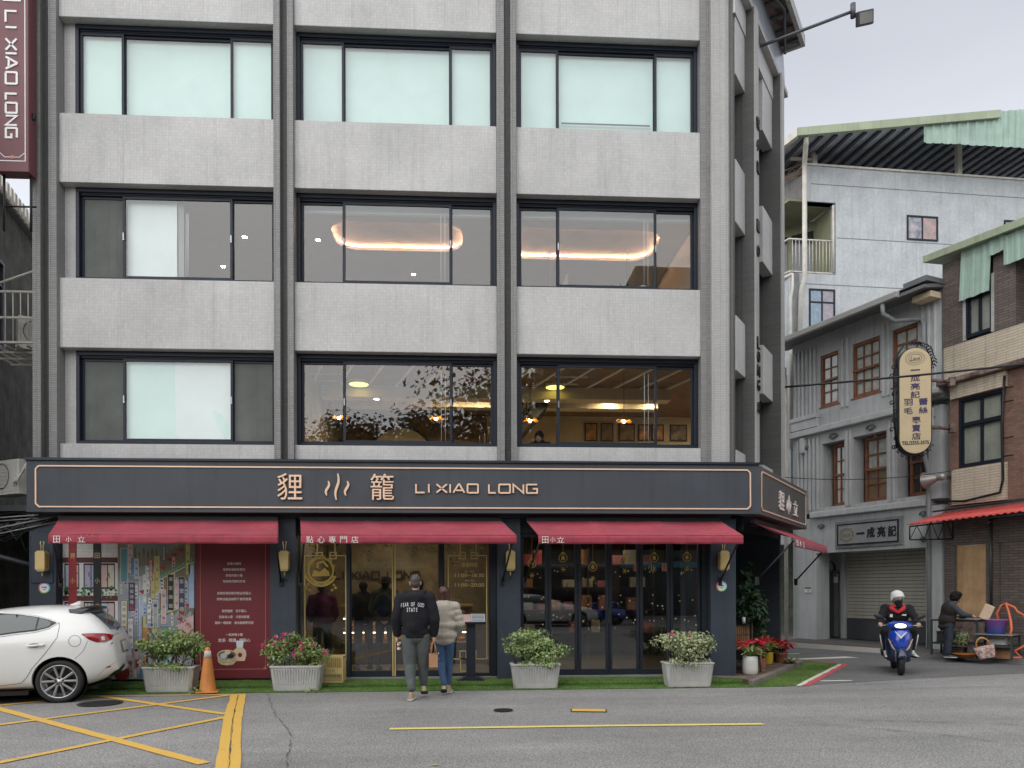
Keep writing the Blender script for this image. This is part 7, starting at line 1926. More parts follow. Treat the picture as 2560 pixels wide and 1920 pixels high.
def strap_plant(loc, n, ln, m_, label, seed, w=.03, up=.7, extra=None, red=0):
    t = thing('potted_plant', label, 'plant', loc); rnd = random.Random(seed); b = MB()
    for k in range(n):
        a = rnd.uniform(0, 2 * pi); l_ = ln * rnd.uniform(.6, 1.1); u_ = up * rnd.uniform(.5, 1.3); vs = []; S = 6
        for i in range(S + 1):
            f = i / S; rr = l_ * f; z = l_ * u_ * (f * 1.5 - f * f * 1.1); ww = w * sin(pi * min(1, f * .85 + .15)) * .5
            c_ = Vector((cos(a) * rr * .75, sin(a) * rr * .75, z)); s_ = Vector((-sin(a), cos(a), 0)) * ww; vs += [c_ - s_, c_ + s_]
        b.add(vs, [(2 * i, 2 * i + 1, 2 * i + 3, 2 * i + 2) for i in range(S)], True)
    b.build('leaves', m_, t)
    for k in range(red):
        c_ = Vector((rnd.gauss(0, .10), rnd.gauss(0, .08), ln * rnd.uniform(.35, .75))); leafy('flower', 'leaf_poinsettia', t, [(c_ + Vector((rnd.gauss(0, .03), rnd.gauss(0, .03), 0)), (rnd.gauss(0, .4), rnd.gauss(-.2, .4), 1)) for _ in range(12)], .12, seed + k, aspect=.5)
    return t
ZD = .1
pot((4.90, -.0, ZD), [(.11, 0), (.128, .02), (.135, .10), (.132, .24), (.12, .32), (.105, .32), (.10, .28)], 'pot_white', 'tall white glazed pot on the deck beside the corner column')
strap_plant((4.90, -.0, ZD + .28), 34, .42, 'leaf_light', 'fresh green leafy plant with red flowers in the white pot', 3, .05, .9, red=3)
pot((5.92, 1.80, ZD), [(.10, 0), (.115, .05), (.12, .2), (.115, .23), (.10, .23), (.09, .2)], 'pot_yellow', 'yellow plastic pot between the white and terracotta pots')
strap_plant((5.92, 1.80, ZD + .2), 60, .55, 'leaf_yellow', 'spiky yellow green plant in the yellow pot', 9, .05, .9, red=2)
pot((6.28, 1.98, ZD), [(.11, 0), (.13, .16), (.14, .17), (.14, .21), (.12, .21), (.11, .17)], 'terracotta', 'terracotta pot beside the navy post')
strap_plant((6.28, 1.98, ZD + .18), 26, .34, 'leaf_deep', 'red poinsettia in the terracotta pot', 12, .06, .9, red=9)
pot((5.45, .95, ZD), [(.10, 0), (.12, .2), (.10, .2), (.09, .17)], 'terracotta', 'brown pot half hidden behind the white pot')
strap_plant((5.45, .95, ZD + .17), 40, .5, 'leaf_spider', 'leafy plant with red flower behind the white pot', 15, .06, 1.0, red=4)
t = thing('conifer', 'small cone shaped conifer against the navy panel', 'shrub', (6.0, 2.3, ZD))
leafy('crown', 'leaf_mid', t, [(Vector((cos(a) * r_, sin(a) * r_, .25 + h_)), Vector((cos(a), sin(a), .5))) for a, h_, r_ in [(random.uniform(0, 6.28), hh, .12 * (1 - hh / .62) * random.uniform(.5, 1.1) + .015) for hh in [random.uniform(0, .58) for _ in range(420)]]], .05, 3, aspect=.3)
MB().lathe([(.08, 0), (.10, .2), (.09, .2)], 16).build('pot', 'iron_black', t)
MB().cyl((0, 0, .15), (0, 0, .35), .015, n=6).build('trunk', 'twig', t)
strap_plant((6.42, 1.78, ZD), 40, .30, 'leaf_pale', 'silvery trailing plant at the foot of the navy post', 19, .05, .6)
t = thing('tall_plant', 'tall dark leafy plant behind the rattan chair', 'plant', (5.15, .62, ZD))
leafy('crown', 'leaf_deep', t, crown_pts(900, (0, 0, 1.15), (.30, .25, .75), 71, lumps=16), .12, 72, aspect=.5); MB().tube([(0, 0, .1), (.02, 0, .8), (-.05, .02, 1.7)], .02, 6).build('stem', 'twig', t); MB().lathe([(.13, 0), (.16, .26), (.14, .26)], 18).build('pot', 'iron_black', t)
ch_ = thing('rattan_chair', 'small woven rattan chair on the deck behind the white pot', 'chair', (4.98, .38, ZD), R(20))
MB().box(-.2, .2, -.18, .18, .38, .42).build('seat', 'rattan', ch_, bevel=.01)
for sx in (-1, 1):
    for sy in (-1, 1): MB().cyl((sx * .18, sy * .16, 0), (sx * .18, sy * .16, .38 if sy < 0 else .80), .016, n=6).build('leg', 'rattan', ch_)
for k in range(9): MB().box(-.19 + k * .042, -.165 + k * .042, .15, .17, .44, .82).build('slat', 'rattan', ch_)
for z in (.5, .66, .82): MB().box(-.2, .2, .145, .175, z - .01, z + .01).build('crosspiece', 'interior_dark', ch_)
cd = thing('candle_lantern', 'small black lantern with a white candle above the rattan chair', 'lantern', (4.98, .52, .95)); MB().box(-.05, .05, -.05, .05, 0, .015).box(-.05, .05, -.05, .05, .16, .18).build('frame', 'iron_black', cd); MB().cyl((0, 0, .015), (0, 0, .13), .032, n=12).build('candle', 'sticker_white', cd)
# fallen leaf
lf = MB().add([(-.05, 0, 0), (0, -.018, .012), (.055, 0, .004), (0, .018, .008)], [(0, 1, 2, 3)], True).build('fallen_leaf', 'petal_yellow'); lf.location = (-.32, -6.1, .006); tag(lf, 'single yellow leaf lying on the asphalt', 'leaf')
# ------------------------------------------------------------------ people
def blob(name, prims, m_, parent, voxel=.012, smooth=4, folds=None, seed=0):
    """one continuous skin grown over tapered limbs ('c', p0, p1, r0, r1) and ellipsoids ('e', c, r[, tilt])"""
    b = MB()
    for p in prims:
        if p[0] == 'c':
            b.cyl(p[1], p[2], p[3], p[4], n=16); b.ball(p[1], p[3] * .999, 16, 10); b.ball(p[2], p[4] * .999, 16, 10)
        else:
            k = len(b.v); b.ball((0, 0, 0), p[2], 20, 14)
            rot = Matrix.Rotation(R(p[3][0]), 3, p[3][1]) if len(p) > 3 else Matrix.Identity(3)
            for i in range(k, len(b.v)): b.v[i] = tuple(rot @ Vector(b.v[i]) + Vector(p[1]))
    o = b.build(name, m_, parent)
    r_ = o.modifiers.new('r', 'REMESH'); r_.mode = 'VOXEL'; r_.voxel_size = voxel; r_.use_smooth_shade = True
    if smooth:
        s_ = o.modifiers.new('s', 'SMOOTH'); s_.iterations = smooth; s_.factor = .5
    baked(o)
    o.data.materials.clear(); o.data.materials.append(M[m_] if isinstance(m_, str) else m_)
    if folds:
        amp, sx, sy, sz = folds; me = o.data; off = Vector((seed * 3.1, seed * 1.7, 0)); nn = [v.normal.copy() for v in me.vertices]
        for v, n in zip(me.vertices, nn):
            q = Vector((v.co.x * sx, v.co.y * sy, v.co.z * sz)) + off
            f = noise.noise(q) + .55 * (1 - 2 * abs(noise.noise(q * 1.9 + Vector((5, 1, 2)))))
            v.co += n * amp * f
    for p in o.data.polygons: p.use_smooth = True
    return o
V3 = Vector
def hand_prims(w, d, side, spread=.018, curl=.5, thumb=None, s=1.0, pn=None):
    """palm and five separate fingers: w wrist, d pointing along the hand, side = towards the thumb, pn = towards the palm"""
    d = V3(d).normalized(); side = V3(side).normalized(); pn = V3(pn).normalized() if pn else d.cross(side).normalized()
    w = V3(w); P = [('c', w, w + d * .05 * s, .024 * s, .028 * s)]
    kb = w + d * .078 * s
    for i, (o_, l_) in enumerate(((1.5, .070), (.5, .080), (-.5, .074), (-1.5, .058))):
        a = kb + side * o_ * spread * s; k1 = a + (d * (1 - curl * .35) + pn * curl * .6).normalized() * l_ * .5 * s; k2 = k1 + (d * (1 - curl * 1.2) + pn * curl * 1.3).normalized() * l_ * .5 * s
        P += [('c', w + d * .04 * s + side * o_ * spread * .8 * s, a, .012 * s, .0105 * s), ('c', a, k1, .0100 * s, .0090 * s), ('c', k1, k2, .0088 * s, .0075 * s)]
    t0 = w + d * .02 * s + side * .022 * s; t1 = t0 + (d * .6 + side * .8 + pn * .3).normalized() * .036 * s; t2 = t1 + (d * .9 + side * .15 + pn * .6).normalized() * .032 * s
    P += [('c', t0, t1, .013 * s, .0115 * s), ('c', t1, t2, .011 * s, .0085 * s)]
    return P
def head_prims(c, f, s=1.0, ears=True):
    c = V3(c); f = V3(f).normalized(); r = f.cross(V3((0, 0, 1))).normalized(); u = V3((0, 0, 1))
    a = math.degrees(math.atan2(f.y, f.x)) - 90
    P = [('e', c + u * .015 * s, (.076 * s, .096 * s, .105 * s), (a, 'Z')), ('e', c - u * .045 * s + f * .028 * s, (.058 * s, .066 * s, .075 * s), (a, 'Z')), ('e', c - u * .005 * s + f * .092 * s, (.013 * s, .022 * s, .026 * s), (a, 'Z')),
         ('e', c - u * .048 * s + f * .088 * s, (.024 * s, .010 * s, .010 * s), (a, 'Z')), ('e', c - u * .088 * s + f * .070 * s, (.022 * s, .016 * s, .018 * s), (a, 'Z'))]
    if ears:
        for sg_ in (-1, 1): P.append(('e', c + r * sg_ * .080 * s - f * .008 * s - u * .005 * s, (.010 * s, .022 * s, .034 * s), (a, 'Z')))
    return P
def shoe(parent, heel, toe, m_up, m_sole, up=(0, 0, 1), s=1.0, m_back=None):
    heel, toe, up = V3(heel), V3(toe), V3(up).normalized(); d = (toe - heel).normalized(); w = d.cross(up).normalized(); up = w.cross(d)
    L_ = (toe - heel).length; rings = []; rs = []
    for u_, hw, h in ((0, .028, .075), (.08, .036, .085), (.25, .040, .085), (.45, .044, .065), (.7, .050, .045), (.9, .044, .034), (1.0, .020, .024)):
        c = heel + d * L_ * u_
        rings.append([tuple(c + (w * hw * cos(a) + up * (.016 + max(0, h * sin(a)))) * s) for a in [pi * k / 8 for k in range(9)]])
        rs.append([tuple(c + (w * x + up * z) * s) for x, z in ((hw + .006, .022), (hw + .006, .004), (hw - .004, 0), (-hw + .004, 0), (-hw - .006, .004), (-hw - .006, .022))])
    MB().loft(rings, closed=True).build('shoe', m_up, parent); MB().loft(rs).build('sole', m_sole, parent)

def cloth(name, col, **k): mat(name, col, .85, var=.16, scale=7, bump=.35, bscale=22, sheen=.03, spec=.2, **k)
mat('skin', (.46, .27, .19), .55, var=.08, scale=8)
mat('hair_black', (.012, .010, .009), .75, var=.4, scale=30, spec=.2); mat('hair_grey', (.060, .050, .046), .6, var=.4, scale=40); mat('hair_brown', (.050, .018, .013), .4, var=.4, scale=24, streak=.5)
cloth('hoodie_black', (.014, .014, .018)); cloth('jogger_green', (.088, .100, .098)); cloth('puffer_beige', (.40, .36, .30)); cloth('denim', (.055, .105, .19), streak=.25)
cloth('jacket_black', (.016, .016, .018)); cloth('vest_brown', (.028, .022, .022)); cloth('sleeve_slate', (.055, .07, .085)); cloth('trouser_slate', (.035, .045, .06)); cloth('hood_red', (.50, .03, .04)); cloth('olive', (.075, .075, .045)); cloth('plum_cloth', (.10, .02, .05)); cloth('navy_cloth', (.02, .025, .04))
mat('shoe_tan', (.42, .33, .20), .7, var=.3, scale=16); mat('sole_white', (.62, .61, .58), .6); mat('sole_black', (.02, .02, .02), .7); mat('shoe_black', (.02, .02, .025), .6); mat('shoe_white', (.60, .61, .60), .6)

def walker(name, label, loc, rz, J, cl, hs=1.0):
    """standing or walking figure from joint positions; cl holds the clothing"""
    t = thing('person', label, 'person', loc, rz)
    j = {k: V3(v) for k, v in J.items()}; f = j['face']
    P = head_prims(j['head'], f, hs) + [('c', j['neck'] - V3((0, 0, .08)), j['head'] - V3((0, 0, .06)), .058 * hs, .052 * hs), ('e', (j['chest'] + j['neck']) / 2, (.15 * hs, .09 * hs, .14 * hs)), ('c', j['chest'], j['pelvis'], .12 * hs, .125 * hs)]
    for s_ in 'LR':
        P += [('c', j['sh' + s_], j['el' + s_], .046 * hs, .038 * hs), ('c', j['el' + s_], j['wr' + s_], .036 * hs, .026 * hs), ('c', j['hip' + s_], j['kn' + s_], .075 * hs, .052 * hs), ('c', j['kn' + s_], j['an' + s_], .05 * hs, .034 * hs)]
        P.append(('c', j['pelvis'], j['hip' + s_], .11 * hs, .08 * hs)); P.append(('c', j['chest'] + V3((0, 0, .1)), j['sh' + s_], .09 * hs, .05 * hs))
        hd_ = j['hand' + s_]; pal = V3((-1 if s_ == 'R' else 1, 0, 0))
        P += hand_prims(j['wr' + s_], hd_, j.get('thumb' + s_, f), curl=.75, s=hs * 1.0, pn=j.get('palm' + s_, pal))
    blob('body', P, 'skin', t, .0068, 1)
    return t, j

# man walking to the entrance -------------------------------------------------
J = dict(face=(.03, 1, 0), head=(.0, .03, 1.685), neck=(0, -.01, 1.53), chest=(0, -.01, 1.27), pelvis=(.01, 0, .96), shL=(-.205, -.01, 1.46), elL=(-.272, -.05, 1.16), wrL=(-.268, .02, .905), shR=(.205, -.01, 1.46), elR=(.285, -.04, 1.16), wrR=(.268, .02, .905),
         hipL=(-.09, 0, .92), knL=(-.085, .02, .50), anL=(-.045, -.14, .095), hipR=(.10, 0, .92), knR=(.105, .10, .50), anR=(.10, .14, .15), handL=(.05, .02, -1), handR=(-.02, .02, -1))
man, j = walker('person', 'person in a black hoodie and grey green joggers walking to the entrance', (-.79, -1.90, .012), R(-2), J, None)
P = [('c', (0, -.01, 1.36), (0, -.015, 1.05), .155, .165), ('e', (0, -.015, 1.38), (.225, .125, .14)), ('e', (0, -.02, 1.18), (.215, .145, .26)), ('e', (.0, -.01, .97), (.205, .14, .12)), ('e', (0, -.01, .905), (.185, .13, .05)), ('c', (-.05, -.01, 1.50), (.05, -.01, 1.50), .085, .085)]
for s_, sg_ in (('L', -1), ('R', 1)):
    P += [('c', (sg_ * .10, -.01, 1.45), j['sh' + s_], .11, .09), ('c', j['sh' + s_], j['el' + s_], .090, .075), ('c', j['el' + s_], j['wr' + s_] + V3((0, 0, .05)), .075, .062), ('e', j['wr' + s_] + V3((0, 0, .025)), (.047, .047, .035))]
P += [('e', (0, -.105, 1.475), (.145, .055, .075)), ('c', (-.12, -.05, 1.535), (.12, -.05, 1.535), .048, .048), ('e', (0, -.115, 1.43), (.10, .045, .05))]
hood = blob('hoodie', P, 'hoodie_black', man, .0105, 3, (.0075, 5, 5, 4), 1)
P = [('e', (.01, 0, .90), (.185, .125, .12))]
for s_ in 'LR': P += [('c', j['hip' + s_], j['kn' + s_], .108, .088), ('c', j['kn' + s_], j['an' + s_] + V3((0, 0, .07)), .085, .058)]
blob('joggers', P, 'jogger_green', man, .0105, 3, (.008, 6, 6, 3), 2)
h_ = j['head']
blob('hair', [('e', h_ + V3((0, -.012, .040)), (.079, .094, .090)), ('e', h_ + V3((0, -.035, -.005)), (.072, .066, .075))], 'hair_grey', man, .006, 2, (.0015, 60, 60, 60), 3)
shoe(man, (-.055, -.21, .0), (-.045, .07, .0), 'shoe_tan', 'sole_white'); shoe(man, (.115, .05, .085), (.105, .30, .02), 'shoe_tan', 'sole_black', up=(0, -.25, 1))
hb = bvh_of(hood)
def printed(o_bvh, body, size, cx, cz, arch, m_, parent, name='print', fit=None, dirv=(0, 1, 0), start=-1.0, off=.006):
    for i, c in enumerate(body):
        if c == ' ': continue
        me = text_mesh(c, size, 0.0, size * .008).copy(); n = len(body); u = (i - (n - 1) / 2) / n * 2
        me.materials.clear(); me.materials.append(M[m_])
        for v in me.vertices:
            x = cx + (i - (n - 1) / 2) * fit + v.co.x * .62; z = cz + v.co.y * 1.3 - arch * u * u
            loc, nor, *_ = o_bvh.ray_cast(V3((x, start, z)), V3(dirv), 3)
            v.co = (x, (loc.y if loc else 0) - off * (1 if start < 0 else -1), z)
        obj(name, me, parent)
printed(hb, 'FEAR OF GOD', .062, -.03, 1.375, .022, 'sticker_white', man, fit=.0315, off=.014)
printed(hb, 'STATE', .062, -.03, 1.295, .0, 'sticker_white', man, fit=.034, off=.014)
# what he carries
bag = thing('paper_bag', 'small brown paper carrier bag held by the person in the black hoodie', 'bag', (-.53, -1.93, .47), R(25))
mat('kraft', (.44, .235, .12), .75, var=.1, scale=8)
MB().hexa([(-.055, -.035, 0), (.055, -.035, 0), (.055, .035, 0), (-.055, .035, 0)], [(-.06, -.022, .20), (.06, -.022, .20), (.06, .022, .20), (-.06, .022, .20)]).build('bag', 'kraft', bag)
for y in (-.022, .022): MB().tube([(-.035, y, .195), (-.03, y, .29), (-.012, 0, .355), (.012, 0, .355), (.03, y, .29), (.035, y, .195)], .006, 6).build('handle', 'kraft', bag)
leafy('sprig', 'petal_yellow', bag, [((.06 + random.gauss(0, .02), 0, .16 + random.gauss(0, .025)), (1, 0, 1)) for _ in range(10)], .04, 4)
can = thing('drink_can', 'small white and red drink can held by the person in the black hoodie', 'can', (-1.03, -1.86, .72))
MB().lathe([(.001, 0), (.026, 0), (.029, .01), (.029, .10), (.024, .115), (.001, .115)], 20).build('can', 'sticker_white', can); MB().lathe([(.0295, .035), (.0295, .07)], 20).build('label', 'print_red', can)

# woman beside him ---------------------------------------------------------------
J = dict(face=(-.15, 1, 0), head=(.0, .02, 1.515), neck=(0, 0, 1.37), chest=(0, 0, 1.15), pelvis=(0, 0, .87), shL=(-.165, 0, 1.32), elL=(-.215, -.03, 1.06), wrL=(-.18, .12, .90), shR=(.165, 0, 1.32), elR=(.235, -.02, 1.06), wrR=(.19, .14, .93),
         hipL=(-.075, 0, .84), knL=(-.055, .03, .46), anL=(.0, -.10, .12), hipR=(.075, 0, .84), knR=(.065, .08, .46), anR=(.055, .10, .10), handL=(.2, .8, -.4), handR=(-.3, .9, -.1))
wom, j = walker('person', 'person in a cream puffer jacket and blue jeans beside the menu stand', (-.385, -1.43, .012), R(-3), J, None, .92)
P = []
for k, (z, rx, ry) in enumerate(((1.33, .16, .11), (1.21, .20, .142), (1.05, .21, .155), (.90, .20, .15), (.83, .165, .125))): P.append(('e', (0, -.005, z), (rx, ry, .105)))
P += [('c', (0, 0, 1.3), (0, 0, .9), .150, .150), ('e', (0, 0, 1.405), (.085, .08, .055))]
for s_, sg_ in (('L', -1), ('R', 1)):
    a, b_, c_ = j['sh' + s_], j['el' + s_], j['wr' + s_]
    P.append(('c', (sg_ * .09, 0, 1.31), a, .10, .085))
    for k in range(4): P.append(('e', a.lerp(b_, k / 3), (.084, .088, .070)))
    for k in range(1, 4): P.append(('e', b_.lerp(c_, k / 3.6), (.076, .078, .062)))
    P += [('c', a, b_, .066, .064), ('c', b_, b_.lerp(c_, .85), .062, .05)]
blob('puffer_jacket', P, 'puffer_beige', wom, .0095, 2, (.0035, 9, 9, 9), 5)
P = [('e', (0, 0, .82), (.150, .115, .10))]
for s_ in 'LR': P += [('c', j['hip' + s_], j['kn' + s_], .085, .062), ('c', j['kn' + s_], j['an' + s_] + V3((0, 0, .05)), .062, .044)]
blob('jeans', P, 'denim', wom, .0095, 2, (.004, 9, 9, 6), 6)
h_ = j['head']
blob('hair', [('e', h_ + V3((0, -.012, .03)), (.090, .102, .098)), ('c', h_ + V3((-.03, -.03, 0)), h_ + V3((-.035, -.045, -.13)), .062, .042), ('c', h_ + V3((.03, -.03, 0)), h_ + V3((.055, -.05, -.17)), .062, .036), ('c', h_ + V3((0, -.045, 0)), h_ + V3((.01, -.065, -.15)), .062, .042)], 'hair_brown', wom, .007, 2, (.004, 28, 28, 3), 8)
shoe(wom, (.005, -.155, .075), (-.01, .02, .01), 'shoe_tan', 'sole_black', up=(0, -.4, 1), s=.9); shoe(wom, (.065, .06, .0), (.06, .29, .0), 'shoe_tan', 'sole_white', s=.9)

# customers inside the shop ----------------------------------------------------
def customer(label, loc, rz, top, bottom, hair, h=1.0, hat=None, puffy=1.0, seed=0, pack=False):
    J = dict(face=(.05, 1, 0), head=(0, .03, 1.56), neck=(0, 0, 1.42), chest=(0, 0, 1.18), pelvis=(0, 0, .90), shL=(-.185, 0, 1.37), elL=(-.25, .0, 1.09), wrL=(-.20, .16, .95), shR=(.185, 0, 1.37), elR=(.25, 0, 1.09), wrR=(.21, .15, .93), hipL=(-.09, 0, .87), knL=(-.11, .02, .48), anL=(-.12, -.02, .09), hipR=(.09, 0, .87), knR=(.11, .03, .48), anR=(.13, 0, .09), handL=(.2, .8, -.3), handR=(-.2, .8, -.3))
    t, j = walker('person', label, loc, rz, {k: tuple(V3(v) * (h if k not in ('face', 'handL', 'handR') else 1)) for k, v in J.items()}, None, h)
    q = lambda x, y, z: V3((x, y, z)) * h
    P = [('e', q(0, 0, 1.26), (.21 * puffy, .135 * puffy, .20)), ('e', q(0, 0, 1.0), (.20 * puffy, .14 * puffy, .16)), ('c', q(0, -.01, 1.25), q(0, -.01, .98), .155, .155), ('c', q(-.05, 0, 1.42), q(.05, 0, 1.42), .075, .075)]
    for s_, sg_ in (('L', -1), ('R', 1)): P += [('c', q(sg_ * .1, 0, 1.36), j['sh' + s_], .095, .08), ('c', j['sh' + s_], j['el' + s_], .078 * puffy, .066 * puffy), ('c', j['el' + s_], j['el' + s_].lerp(j['wr' + s_], .9), .066 * puffy, .05)]
    blob('jacket', P, top, t, .014, 2, (.006, 6, 6, 5), seed)
    P = [('e', q(0, 0, .87), (.16, .115, .10))]
    for s_ in 'LR': P += [('c', j['hip' + s_], j['kn' + s_], .092, .072), ('c', j['kn' + s_], j['an' + s_] + V3((0, 0, .04)), .07, .052)]
    blob('trousers', P, bottom, t, .014, 2)
    hd = j['head']; blob('hair', [('e', hd + V3((0, -.015, .03)), (.085, .10, .095)), ('c', hd + V3((0, -.04, 0)), hd + V3((0, -.05, -.10)), .065, .05)], hair, t, .009, 2)
    for s_ in 'LR': shoe(t, j['an' + s_] - V3((0, .07, j['an' + s_].z)), j['an' + s_] + V3((0, .19, -j['an' + s_].z)), 'shoe_black', 'sole_black')
    if hat: MB().lathe([(.001, .13), (.07, .125), (.092, .08), (.10, .035), (.16, .005), (.165, .0), (.10, .02)], 24, tuple(hd)).build('hat', hat, t)
    if pack: blob('backpack', [('e', q(0, -.19, 1.17), (.15, .085, .22)), ('e', q(0, -.24, 1.08), (.11, .06, .10))], 'navy_cloth', t, .014, 2)
    return t
customer('person in an olive jacket and brown hat with a backpack at the counter', (-1.56, 1.15, .106), R(-4), 'olive', 'navy_cloth', 'hair_black', 1.03, hat='vest_brown', pack=True, seed=3)
customer('person in dark clothes standing near the door edge inside', (-1.98, 1.3, .106), R(20), 'jacket_black', 'navy_cloth', 'hair_black', .98, seed=4)
customer('person in black with purple trousers inside behind the hoodie wearer', (-.95, 1.5, .106), R(5), 'jacket_black', 'plum_cloth', 'hair_black', 1.0, seed=6)
customer('person in a plum coat inside behind the gold emblem', (-2.72, 1.2, .106), R(15), 'plum_cloth', 'navy_cloth', 'hair_brown', .97, seed=8)
customer('person seated upstairs seen from the eyes up at the window', (1.30, .95, 3.06), R(160), 'jacket_black', 'navy_cloth', 'hair_black', .86, seed=9)
# ------------------------------------------------------------------ blue scooter and its rider
mat('scooter_blue', (.012, .055, .42), .22, coat=1.0, var=.05); mat('scooter_navy', (.008, .018, .06), .3, coat=.6); mat('plastic_black', (.014, .014, .015), .5); mat('signal_clear', (.50, .42, .36), .2, coat=1.0); mat('fork_grey', (.20, .20, .20), .4, .7)
emit_mat('headlight_glow', (1.0, .88, .62), 1.4)
def sring(z, w, yf, yb, n=10):
    """shield shaped section: rounded nose, flat back"""
    return [(w * cos(pi * k / n), yb - (yb - yf) * sin(pi * k / n) ** .8, z) for k in range(n + 1)] + [(-w * .6, yb + .02, z), (w * .6, yb + .02, z)]
def scooter(label, loc, rz, lit=True):
    t = thing('scooter', label, 'scooter', loc, rz)
    def whl(y, r, wd):
        w_ = MB().lathe([(r * .66, -wd * .42), (r * .9, -wd * .5), (r * .99, -wd * .28), (r, 0), (r * .99, wd * .28), (r * .9, wd * .5), (r * .66, wd * .42)], 36, (0, y, r), ax='x').build('wheel', 'tyre_rubber', t)
        MB().lathe([(r * .66, -.03), (r * .6, -.015), (.03, -.03), (.03, .03), (r * .6, .015), (r * .66, .03)], 30, (0, y, r), ax='x').build('rim', 'alloy_dark', w_)
    whl(-.60, .245, .105); whl(.64, .245, .115)
    for x in (-.075, .075): MB().cyl((x, -.595, .24), (x * .9, -.47, .62), .024, n=10).build('fork', 'fork_grey', t)
    b = MB(); rg = []
    for k in range(9):
        a = R(20 + 17 * k); rg.append([(x, -.60 - .275 * cos(a) * 1.0 + .0, .245 + .275 * sin(a) - abs(x) * .35) for x in (-.075, -.04, 0, .04, .075)] + [(x, -.60 - .265 * cos(a), .245 + .262 * sin(a) - abs(x) * .35) for x in (.07, .04, 0, -.04, -.07)])
    b.loft(rg).build('front_fender', 'scooter_navy', t)
    MB().loft([sring(.40, .06, -.60, -.44), sring(.46, .11, -.635, -.42), sring(.56, .165, -.66, -.40), sring(.66, .195, -.655, -.38), (sring(.75, .195, -.63, -.36)), sring(.82, .16, -.59, -.36), sring(.845, .10, -.56, -.36)]).build('front_cowl', 'scooter_blue', t)
    MB().loft([sring(.22, .17, -.42, -.30), sring(.34, .215, -.46, -.28), sring(.55, .235, -.43, -.26), sring(.72, .225, -.40, -.27), sring(.83, .15, -.38, -.28)]).build('leg_shield', 'scooter_navy', t)
    for sg_ in (-1, 1):
        MB().prism([(sg_ * .196, -.535, .66), (sg_ * .17, -.595, .60), (sg_ * .085, -.648, .455), (sg_ * .135, -.60, .50)], (sg_ * .012, -.012, 0)).build('turn_signal', 'signal_clear', t)
        MB().ball((sg_ * .168, -.588, .60), (.018, .012, .026)).build('signal_bulb', 'cone_orange', t)
    b = MB(); ribbon(b, [(-.095, .80), (0, .69), (.095, .80)], .030, -.672, -.655, taper=[.4, 1, .4]); b.build('chevron', 'sticker_white', t)
    MB().loft([sring(.845, .15, -.60, -.40), sring(.89, .225, -.615, -.37), sring(.94, .215, -.58, -.36), sring(.985, .11, -.50, -.37)]).build('handlebar_cover', 'scooter_blue', t)
    MB(Matrix.Translation((0, -.585, .905)) @ Matrix.Rotation(R(18), 4, 'X')).ball((0, 0, 0), (.105, .045, .05), 20, 12).build('headlight', 'headlight_glow' if lit else 'tail_clear', t)
    MB(Matrix.Translation((0, -.575, .905)) @ Matrix.Rotation(R(18), 4, 'X')).ball((0, 0, 0), (.122, .042, .06), 20, 12).build('headlight_bezel', 'plastic_black', t)
    MB().cyl((-.36, -.36, .905), (.36, -.36, .905), .016, n=8).build('handlebar', 'plastic_black', t)
    for sg_ in (-1, 1):
        MB().cyl((sg_ * .25, -.36, .905), (sg_ * .37, -.35, .905), .02, n=10).build('grip', 'plastic_black', t)
        MB().cyl((sg_ * .18, -.43, .91), (sg_ * .38, -.44, .89), .007, n=6).build('brake_lever', 'alloy', t)
        MB().tube([(sg_ * .17, -.38, .95), (sg_ * .24, -.40, 1.0), (sg_ * .30, -.41, 1.04)], .008, 6).build('mirror_stem', 'plastic_black', t)
        MB(Matrix.Translation((sg_ * .355, -.42, 1.065)) @ Matrix.Rotation(R(-sg_ * 22), 4, 'Y')).ball((0, 0, 0), (.085, .022, .042), 16, 10).build('mirror', 'plastic_black', t)
    MB().box(-.20, .20, -.30, .10, .235, .275).build('floorboard', 'plastic_black', t, bevel=.015)
    MB().loft([[(x * w, y, z) for x, z in ((-1, zb), (1, zb), (1.05, zm), (.75, zt_), (-.75, zt_), (-1.05, zm))] for y, w, zb, zm, zt_ in ((.08, .13, .26, .45, .66), (.25, .17, .28, .48, .70), (.55, .185, .36, .56, .74), (.85, .13, .50, .62, .76), (1.0, .05, .62, .68, .74))]).build('body', 'scooter_blue', t, bevel=.02)
    MB().loft([[(x * w, y, z) for x, z in ((-1, z0), (1, z0), (.92, z0 + .07), (-.92, z0 + .07))] for y, w, z0 in ((.05, .11, .68), (.3, .15, .71), (.7, .14, .75), (.92, .09, .77))]).build('seat', 'plastic_black', t, bevel=.02)
    MB().cyl((-.20, .45, .30), (-.19, .85, .34), .05, n=12).build('exhaust', 'plastic_black', t)
    MB().box(-.19, .15, .45, .72, .2, .36).build('engine', 'alloy_dark', t, bevel=.03)
    MB().box(-.09, .09, .95, .99, .55, .64).build('tail_light', 'tail_red', t)
    return t
SL, SRZ = (8.15, 1.02, .004), R(-25)
sc1 = scooter('blue scooter with its headlight on being ridden out of the lane', SL, SRZ)
rd = thing('person', 'person riding the blue scooter in white helmet and black face mask', 'person', SL, SRZ)
H_ = V3((.0, .03, 1.385)); fc = V3((.55, -1, 0)).normalized()
jr = dict(shL=V3((-.205, .06, 1.20)), elL=V3((-.305, -.08, 1.0)), wrL=V3((-.325, -.28, .925)), shR=V3((.205, .06, 1.20)), elR=V3((.31, -.08, 1.0)), wrR=V3((.325, -.28, .925)), hipL=V3((-.10, .22, .80)), knL=V3((-.225, -.14, .74)), anL=V3((-.20, -.08, .38)), hipR=V3((.10, .22, .80)), knR=V3((.25, -.14, .75)), anR=V3((.235, -.10, .40)))
